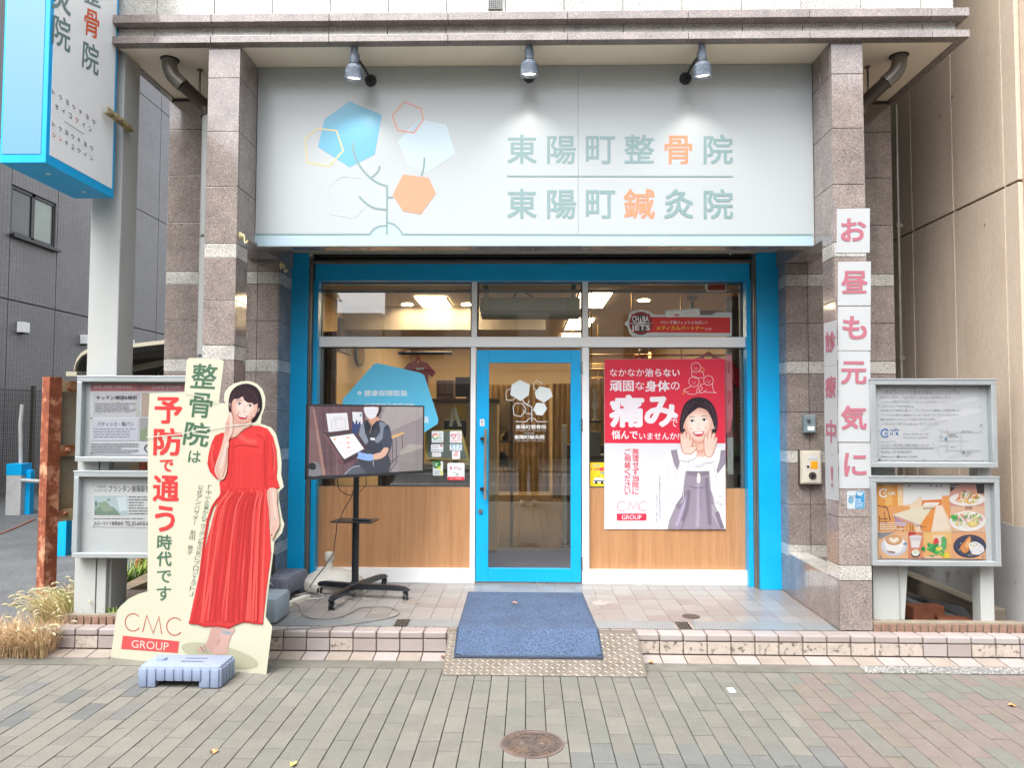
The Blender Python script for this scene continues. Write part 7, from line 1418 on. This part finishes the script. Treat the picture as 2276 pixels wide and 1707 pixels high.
for c0, c1, col_ in ((wy0+.06, ym-.05, '#4a4f50'), (ym+.04, wy1-.06, '#8d9a90')): MB().box(-9.958, -9.953, c0, c1, wz0+.08, wz1-.07).build('pane', surf('window_pane_%s' % col_[1:], col_, .12, var=.2, scale=1.2), wn)
MB().box(-9.96, -9.93, wy0, wy0+.06, wz0, wz1).box(-9.96, -9.93, wy1-.06, wy1, wz0, wz1).box(-9.96, -9.93, ym-.05, ym+.04, wz0, wz1).box(-9.96, -9.93, wy0+.06, wy1-.06, wz1-.07, wz1).box(-9.96, -9.93, wy0+.06, wy1-.06, wz0, wz0+.08).build('frame', bpy.data.materials['dark_window_frame'], wn)
MB().box(-9.95, -9.8, wy0-.03, wy1+.05, wz0-.06, wz0-.003).build('sill', bpy.data.materials['dark_window_frame'], wn)
MB().box(-9.93, -9.87, 8, 40, -.02, .12).build('plinth', M['concrete'], lb)
for px, py, lab in ((44, 728, 'white box vent on the grey tiled wall left of the others'), (183, 755, 'white box vent on the grey tiled wall beside the white post'), (283, 764, 'white box vent on the grey tiled wall low behind the shelter roof')):
    y, z = ypos(px, py); t_ = thing('wall_vent', lab, 'vent', (-9.9, y, z), 'white box vents on the tiled wall'); MB().box(-9.898, -9.76, y-.09, y+.09, z-.10, z+.1, bev=.008).build('hood', M['alu_white'], t_); MB().box(-9.89, -9.77, y-.08, y+.08, z-.125, z-.101).build('outlet', M['black'], t_)
# mesh fence along the wall
fe = thing('mesh_fence', 'dark brown welded mesh fence standing along the grey wall', 'fence', (-9.5, 14, 0)); fm = surf('dark_brown_fence', '#3a3430', .5)
y0, y1 = 9.5, 22; b = MB()
for k in range(int((y1-y0)/.05)): y = y0+k*.05; b.box(-9.502, -9.498, y, y+.004, .1, 2.05)
for k in range(20): b.box(-9.502, -9.498, y0, y1, .12+k*.1, .125+k*.1)
tag(b.build('mesh_wire', fm, fe), kind='stuff')
b = MB(); b.tube([(-9.5, y0, 2.03), (-9.5, y1, 2.03)], .012, 6, 1).build('top_tube', fm, fe)
for px in (70, -20): y = at(px, 1000, X=-9.45).y; MB().box(-9.48, -9.42, y-.03, y+.03, 0, 2.12).build('fence_post', fm, fe)
# barrier posts
wp_ = surf('scuffed_white_post', '#b9bbb9', .5, var=.08, dirt='#8b8a84', dscale=3, dpos=(.5, .8)); bp_ = M['blue']
def bpost(name, lab, px0, px1, pyb, pyt, Y, mat, cap=None, cat='post'):
    x0, x1, z0, z1 = span(px0, pyb, px1, pyt, Y); w_ = x1-x0; t_ = thing(name, lab, cat, ((x0+x1)/2, Y, 0)); MB().box(x0, x1, Y, Y+w_, -.01, z1, bev=.006).build('shaft', mat, t_)
    if cap: MB().box(x0-.004, x1+.004, Y-.004, Y+w_+.004, z1-.14*w_/.2, z1+.012, bev=.004).build('cap', cap, t_)
    else: MB().box(x0+.01, x1-.01, Y+.01, Y+w_-.01, z1, z1+.006).build('cap', mat, t_)
bpost('barrier_post', 'white square barrier post with blue cap by the car park chain', 11, 48, 1145, 1033, 11.4, wp_, bp_); bpost('barrier_post', 'slim dark blue barrier post next to the white one', 50, 68, 1139, 1046, 11.5, bp_)
bpost('barrier_post', 'blue barrier post behind the rusty steel frame', 124, 148, 1236, 1150, 8.15, bp_); bpost('barrier_post', 'pale barrier post right behind the rusty steel frame', 150, 163, 1225, 1150, 8.4, wp_)
t_ = thing('barrier_pole', 'thin white raised barrier pole with a bend', 'barrier', (-8, 11.5, .8)); MB().tube([at(46, 1032, Y=11.55), at(45, 945, Y=11.55), at(49, 899, Y=11.55)], .028, 8, 1).build('arm', wp_, t_); MB().cyl(at(48, 1068, Y=11.42), at(90, 1070, Y=11.42), .03, seg=8).build('cross_arm', wp_, t_)
tag(MB().tube([at(-30, 1196, Y=8.6), at(20, 1180, Y=8.7), at(78, 1154, Y=9)], .012, 6, 3).build('chain', surf('rusty_chain', '#6b4034', .8, var=.3)), 'rusty chain sagging across the car park entrance', 'chain')
# rusty frame board
rs = surf('flaking_rust', '#8d4a2f', .8, var=.35, scale=14, grain=.2, dirt='#c08a6a', dscale=7, dpos=(.5, .62), bmp=.4); rs2 = surf('rust_stained_cream', '#9a8a6a', .75, var=.3, scale=8, dirt='#7a4426', dscale=5, dpos=(.45, .62), bmp=.3)
rf = thing('rusty_frame', 'rusty steel frame of an old signboard seen from its side', 'frame', (-4.2, 6.4, 0))
P0 = Vector((-4.29, 6.42, 0)); P1 = Vector((-3.83, 7.35, 0)); dd = (P1-P0).normalized(); ss = Vector((dd.y, -dd.x, 0)); zt_ = at(100, 838, Y=6.45).z
def rbar(u0, u1, s0, s1, z0, z1, mat, nm): MB().prism([P0+dd*u0+ss*s0+Vector((0, 0, z0)), P0+dd*u1+ss*s0+Vector((0, 0, z0)), P0+dd*u1+ss*s1+Vector((0, 0, z0)), P0+dd*u0+ss*s1+Vector((0, 0, z0))], (0, 0, z1-z0)).build(nm, mat, rf)
rbar(0, .11, -.02, .09, -.01, zt_, rs, 'upright'); L_ = (P1-P0).length; rbar(L_-.09, L_, -.02, .06, -.01, zt_-.05, rs, 'upright')
for py, hh in ((858, .1), (1002, .1), (1147, .1)):
    z = at(125, py, Y=6.5).z; rbar(.11, L_-.09, .05, .09, z-.05, z+.05, rs2, 'rail')
rbar(.13, L_-.1, .0, .02, at(125, 1160, Y=6.5).z, zt_-.06, surf('weathered_grey_sheet', '#9a9482', .7, var=.2, scale=3, dirt='#8a6a3a', dscale=3, dpos=(.45, .7)), 'sheet')
b = MB()
for py in (861, 1000, 1143): q = P0+dd*.17+ss*.092; z = at(132, py, Y=6.5).z; b.cyl((q.x, q.y, z), (q.x+ss.x*.02, q.y+ss.y*.02, z), .017, seg=8)
b.build('bolt', rs, rf)
# cycle shelter
cyc = thing('cycle_shelter', 'cream arched cycle shelter with ribbed dark underside behind the posts', 'shelter', (-5.5, 10, 0))
cr_ = surf('cream_steel', '#a9a390', .5, var=.08); Ysh = 9.5
prf = [at(164, 826, Y=Ysh), at(170, 806, Y=Ysh), at(180, 792, Y=Ysh), at(194, 784, Y=Ysh), at(230, 779, Y=Ysh), at(268, 775, Y=Ysh), at(330, 768, Y=Ysh), at(400, 760, Y=Ysh), at(520, 745, Y=Ysh)]
pts = [Vector((q.x, 0, q.z)) for q in prf]
def shell(y0, y1, o0, o1, mat, nm):
    b = MB(); vs = []
    for y in (y0, y1):
        for off in (o0, o1): vs += [(q.x, y, q.z+off) for q in pts]
    n = len(pts); fs = []
    for i in range(n-1):
        fs += [(i, i+1, i+1+n, i+n), (2*n+i, 2*n+i+1, 3*n+i+1, 3*n+i), (i, i+1, i+1+2*n, i+2*n), (n+i, n+i+1, n+i+1+2*n, n+i+2*n)]
    b.faces(vs, fs); return b.build(nm, mat, cyc)
shell(Ysh, Ysh+.05, 0, .05, cr_, 'front_arch'); shell(Ysh+.051, Ysh+6, .01, .03, surf('dim_roof_sheet', '#57534a', .8, var=.1), 'roof_sheet')
for k in range(1, 9): shell(Ysh+k*.7, Ysh+k*.7+.05, -.05, .009, surf('dim_rib', '#6b675c', .7), 'rib')
MB().box(pts[0].x-.09, pts[0].x+.05, Ysh-.02, Ysh+6, pts[0].z-.06, pts[0].z-.001).build('gutter', cr_, cyc); q0 = at(268, 805, Y=Ysh); q1 = at(400, 775, Y=Ysh)
MB().prism([(q0.x-.7, Ysh+1.2, q0.z-.08), (q1.x, Ysh+1.2, q1.z+.02), (q1.x, Ysh+1.2, q1.z+.1), (q0.x-.7, Ysh+1.2, q0.z)], (0, .06, 0)).build('inner_beam', cr_, cyc)
MB().box(-5.9, -2.9, Ysh+6.1, Ysh+6.2, 0, 2.7).build('back_screen', surf('dim_back_screen', '#35322e', .9), cyc)
for x in (-5.4, -3.3): MB().box(x, x+.08, Ysh+3, Ysh+3.08, 0, 2.35).build('shelter_post', cr_, cyc)
t_ = thing('blue_crate', 'blue plastic crate glimpsed between the left notice boards', 'crate', (-3.9, 8.5, .8)); x0, x1, z0, z1 = span(306, 1040, 340, 1026, 8.3); MB().box(x0, x1+.2, 8.3, 8.7, z0-.2, z1, bev=.01).build('crate', surf('mid_blue_plastic', '#3d8fc4', .5), t_); MB().box(x0-.05, x1+.25, 8.25, 8.75, 0, z0-.201).build('trolley', M['black'], t_)
t_ = thing('dark_locker', 'dark cabinet with small labels glimpsed between the left notice boards', 'cabinet', (-4.2, 8.6, 0)); x0, x1, z0, z1 = span(262, 1060, 306, 1000, 8.6); MB().box(x0, x1, 8.6, 9.1, 0, z1, bev=.01).build('body', M['black'], t_); MB().box(x0+.06, x0+.1, 8.59, 8.6, z0+.16, z0+.24).box(x0+.14, x0+.18, 8.59, 8.6, z0+.14, z0+.22).build('label_plate', M['white'], t_)
# low stuff by the left boards
t_ = thing('slanted_board', 'old timber board and black sheet lying beside the building wall', 'board', (-3.2, 6.3, .1)); q = [at(252, 1312, Z=.12), at(330, 1272, Z=.2), at(330, 1292, Z=.16), at(252, 1324, Z=.1)]
MB().prism(q, (0, 0, -.05)).build('timber', wood('old_timber', '#4f4438', '#7a6c58', 20, (.1, 1, 1), .9), t_); q = [at(252, 1326, Z=.1), at(335, 1293, Z=.1), at(335, 1330, Z=.1), at(262, 1345, Z=.1)]; MB().prism(q, (0, 0, -.03)).build('black_sheet', surf('black_sheet', '#26272a', .35), t_)
# ---------------- plants
def blades(name, lab, cat, n, cx0, cx1, cy0, cy1, z, h0, h1, mats, lean=(0, 0), wd=.003, heads=0, spread=.6, seed=1):
    r = random.Random(seed); b = MB(); hb = MB(); t_ = thing(name, lab, cat, ((cx0+cx1)/2, (cy0+cy1)/2, z)); mi = []
    for i in range(n):
        x, y = r.uniform(cx0, cx1), r.uniform(cy0, cy1); h_ = r.uniform(h0, h1); a = r.uniform(0, 6.28); ln = r.uniform(.2, 1)*spread
        dx, dy = math.cos(a)*ln*h_+lean[0]*h_*r.uniform(.3, 1.2), math.sin(a)*ln*h_+lean[1]*h_*r.uniform(.3, 1.2); w_ = wd*r.uniform(.6, 1.5); sx, sy = -math.sin(a)*w_, math.cos(a)*w_
        vs = []; K = 4
        for k in range(K+1):
            u = k/K; q = (x+dx*u**1.7, y+dy*u**1.7, max(.003, z+h_*(u*(1.35-.55*u*ln)))); ww = (1-u)**.6; vs += [(q[0]-sx*ww, q[1]-sy*ww, q[2]), (q[0]+sx*ww, q[1]+sy*ww, q[2])]
        f0 = len(b.b.faces); b.faces(vs, [(2*k, 2*k+1, 2*k+3, 2*k+2) for k in range(K)]); b.b.faces.ensure_lookup_table(); m_ = r.randrange(len(mats))
        for f in b.b.faces[f0:]: f.material_index = m_
        if i < heads:
            tip = Vector(q); d = Vector((dx, dy, .02)).normalized(); e = tip+d*r.uniform(.03, .055)+Vector((0, 0, -.012)); hb.tube([tip-d*.008, tip.lerp(e, .5)+Vector((0, 0, .004)), e], [.0035, .007, .0075, .006, .004, .002], 6, 3)
    tag(b.build('blades', mats, t_, keep=True), kind='stuff')
    if heads: tag(hb.build('seed_heads', surf('foxtail_head', '#a8a080', .9, var=.2, scale=60, bmp=.8, bscale=400), t_), kind='stuff')
    return t_
dry = [surf('dry_grass_%d' % i, c_, .85, var=.25, scale=40) for i, c_ in enumerate(('#cdb48a', '#bba075', '#bf9678', '#a7ad62', '#d8c7a0'))]; grn = [surf('weed_green_%d' % i, c_, .7, var=.25, scale=40) for i, c_ in enumerate(('#7f9a3e', '#5f8a35', '#9aa84f'))]
def zc(px, py, Z=0): return at(px, py, Z=Z)
a = zc(95, 1390, .15)
blades('foxtail_grass', 'clump of drying foxtail grass with pale heads beside the white post', 'grass', 1500, -3.36, -3.12, 5.0, 5.4, .1, .12, .25, [dry[0], dry[3], dry[2], dry[4], dry[3]], (-.55, -.5), .0022, 90, .9, 3)
blades('dry_grass', 'straw coloured dead grass spilling over the end of the tiled step', 'grass', 1900, -3.62, -3.10, 4.72, 4.98, .0, .10, .26, [dry[0], dry[1], dry[4], dry[2]], (.1, -.5), .0019, 40, 1.1, 5)
blades('green_weeds', 'fresh green weeds growing behind the slanted timber board', 'weeds', 260, zc(262, 1300, .1).x, zc(330, 1275, .1).x, 6.2, 6.9, .05, .08, .22, grn, (0, 0), .006, 0, .8, 7)
blades('green_weeds', 'little yellow green weeds at the foot of the white post', 'weeds', 120, -3.05, -2.72, 5.06, 5.12, .19, .02, .06, grn, (0, -.3), .004, 0, .9, 8)
blades('green_weeds', 'tiny weeds growing in the alley behind the right notice boards', 'weeds', 40, 2.5, 2.75, 6.0, 6.2, .12, .02, .06, grn, (0, 0), .004, 0, .9, 9)
# ================================================================ across the street (seen in the glass and the polished stone)
struct(MB().box(-60, 60, -9.0, -1.2, -.2, -.07).build('road', M['asphalt'])); struct(MB().box(-60, 60, -13.0, -9.0, -.2, -.02).build('far_pavement', M['concrete']))
struct(MB().box(-60, 60, -1.2, -1.02, -.2, .12, bev=.01).build('street_kerb', M['concrete']))
rlm = flat('#b9b9b4', .7, 'road_paint'); struct(MB().box(-60, 60, -2.2, -2.06, -.07, -.066).box(-60, 60, -5.1, -4.96, -.07, -.066).box(-60, 60, -8.2, -8.06, -.07, -.066).build('road_marking', rlm))
struct(MB().box(-90, 90, -70, 70, -.5, -.3).build('ground', M['asphalt']))
def opp(lab, x0, x1, h_, c_, fl=3.1, ww=1.5, pitch=2.6, y=-13.0):
    t_ = thing('street_building', lab, 'building', ((x0+x1)/2, y, 0)); MB().box(x0, x1, y-12, y, -.2, h_).build('wall', surf('facade_'+c_[1:], c_, .8, var=.08, scale=.6), t_)
    fm_ = surf('dark_facade_glass', '#3a3f44', .1, var=.2, scale=.3)
    k = 0
    while 3.6+k*fl+1.6 < h_:
        x = x0+.6
        while x+ww < x1-.3: MB().box(x, x+ww, y, y+.05, 3.6+k*fl, 3.6+k*fl+1.55).build('window', fm_, t_); x += pitch
        MB().box(x0-.02, x1+.02, y+.001, y+.12, 3.2+k*fl, 3.32+k*fl).build('ledge', bpy.data.materials['facade_'+c_[1:]], t_); k += 1
    MB().box(x0+.4, x1-.4, y, y+.06, .1, 2.7).build('shop_window', surf('dim_shopfront', '#4b4844', .25, var=.2), t_)
opp('tall brown building across the street reflected at the left', -34, -11.2, 11.5, '#b3a596'); opp('low pale building across the street under open sky', -11.1, -5.15, 5.2, '#c0b9ad'); opp('mid height grey brown building across the street facing the door', -5.05, 7.2, 6.5, '#b0a69c'); opp('tall beige building across the street at the right', 7.3, 34, 12, '#b8a595')
# ================================================================ the photographer, mirrored in the door glass
ph = thing('person', 'person in a dark jacket and khaki trousers holding a camera, mirrored in the door', 'person', (.02, -.42, 0))
def body(name, V, Ed, mat, sub=2, parent=ph):
    me = bpy.data.meshes.new(name); me.from_pydata([Vector(v[:3])-LOC[ph.name] for v in V], Ed, []); o = bpy.data.objects.new(name, me); col.objects.link(o)
    o.modifiers.new('skin', 'SKIN'); o.modifiers['skin'].use_smooth_shade = True
    for i, v in enumerate(V): me.skin_vertices[0].data[i].radius = (v[3], v[4] if len(v) > 4 else v[3])
    me.skin_vertices[0].data[0].use_root = True
    sb = o.modifiers.new('smooth', 'SUBSURF'); sb.levels = sb.render_levels = sub; me.materials.append(mat); o.parent = parent; LOC[o.name] = LOC[ph.name]; return o
x, y = .02, -.42
skin = surf('skin', '#c99a80', .5, var=.05); jk = surf('dark_jacket', '#23252b', .85, var=.15); kh = surf('khaki_cloth', '#7d6a48', .85, var=.12)
V = [(x, y, .95, .12, .1), (x, y, 1.2, .13, .1), (x, y, 1.4, .12, .09), (x, y, 1.47, .05), (x, y+.01, 1.54, .052), (x, y+.015, 1.62, .082, .09), (x, y+.01, 1.69, .075, .085)]
Ed = [(i, i+1) for i in range(6)]
for s_ in (-1, 1):
    n = len(V); V += [(x+s_*.09, y, .88, .085), (x+s_*.10, y+.02, .5, .058), (x+s_*.10, y, .1, .038), (x+s_*.105, y+.12, .04, .035)]; Ed += [(0, n), (n, n+1), (n+1, n+2), (n+2, n+3)]
    n = len(V); V += [(x+s_*.19, y, 1.4, .05), (x+s_*.27, y+.06, 1.17, .04), (x+s_*.13, y+.24, 1.36, .03), (x+s_*.08, y+.28, 1.44, .03, .02)]; Ed += [(2, n), (n, n+1), (n+1, n+2), (n+2, n+3)]
bdy = body('body', V, Ed, skin)
for s_ in (-1, 1):
    hx0, hy0, hz0 = x+s_*.075, y+.285, 1.455
    for k in range(5):
        L = (.03, .042, .046, .042, .034)[k]; a = (hx0, hy0+.005, hz0-.005+k*.014); d = (-s_*.7, .25 if k else -.3, .25 if k == 0 else .05)
        body('finger', [(*a, .009), (a[0]+d[0]*L, a[1]+.012, a[2]+d[2]*L, .008), (a[0]+d[0]*L*1.7, a[1]+.004, a[2]+d[2]*L*1.6, .007)], [(0, 1), (1, 2)], skin, 1, bdy)
body('jacket', [(x, y, .93, .15, .125), (x, y, 1.2, .155, .125), (x, y, 1.40, .14, .105), (x, y, 1.46, .075)]+[q for s_ in (-1, 1) for q in ((x+s_*.19, y, 1.4, .07), (x+s_*.275, y+.06, 1.17, .058), (x+s_*.15, y+.21, 1.33, .042))], [(0, 1), (1, 2), (2, 3), (2, 4), (4, 5), (5, 6), (2, 7), (7, 8), (8, 9)], jk)
body('trousers', [(x, y, .97, .14, .115)]+[q for s_ in (-1, 1) for q in ((x+s_*.09, y, .85, .1), (x+s_*.105, y+.02, .5, .085), (x+s_*.105, y, .1, .075))], [(0, 1), (1, 2), (2, 3), (0, 4), (4, 5), (5, 6)], kh)
for s_ in (-1, 1): MB().box(x+s_*.105-.047, x+s_*.105+.047, y-.09, y+.19, .002, .085, bev=.03).build('shoe', surf('white_shoe', '#d6d4cf', .5), ph, smooth=True)
MB().lathe((x, y-.005, 1.66), [(.02, -.09), (.085, -.05), (.098, .0), (.09, .05), (.05, .095), (.004, .105)], 20).build('hair', surf('black_hair', '#15110f', .5), ph, smooth=True)
b = MB()
for s_ in (-1, 1): b.lathe((x+s_*.03, y+.097, 1.635), [(.001, -.008), (.01, 0), (.001, .008)], 10)
b.build('eye', flat('#1c1512', .3), ph); MB().prism([(x-.012, y+.1, 1.595), (x+.012, y+.1, 1.595), (x, y+.125, 1.60), (x, y+.105, 1.635)], (0, -.01, 0)).build('nose', skin, ph); MB().box(x-.025, x+.025, y+.095, y+.102, 1.565, 1.572, bev=.002).build('mouth', flat('#9c5a50', .5), ph)
for s_ in (-1, 1): MB().box(x+s_*.088-.008, x+s_*.088+.008, y-.005, y+.03, 1.60, 1.655, bev=.007).build('ear', skin, ph, smooth=True)
cmr = thing('camera_body', 'black camera held up by the mirrored person', 'camera', (0, -.13, 1.5)); MB().box(-.06, .06, -.16, -.11, 1.46, 1.545, bev=.008).build('body', M['black'], cmr, smooth=True); MB().cyl((0, -.115, 1.50), (0, -.075, 1.50), .032, seg=24).build('lens', M['black'], cmr, smooth=True)
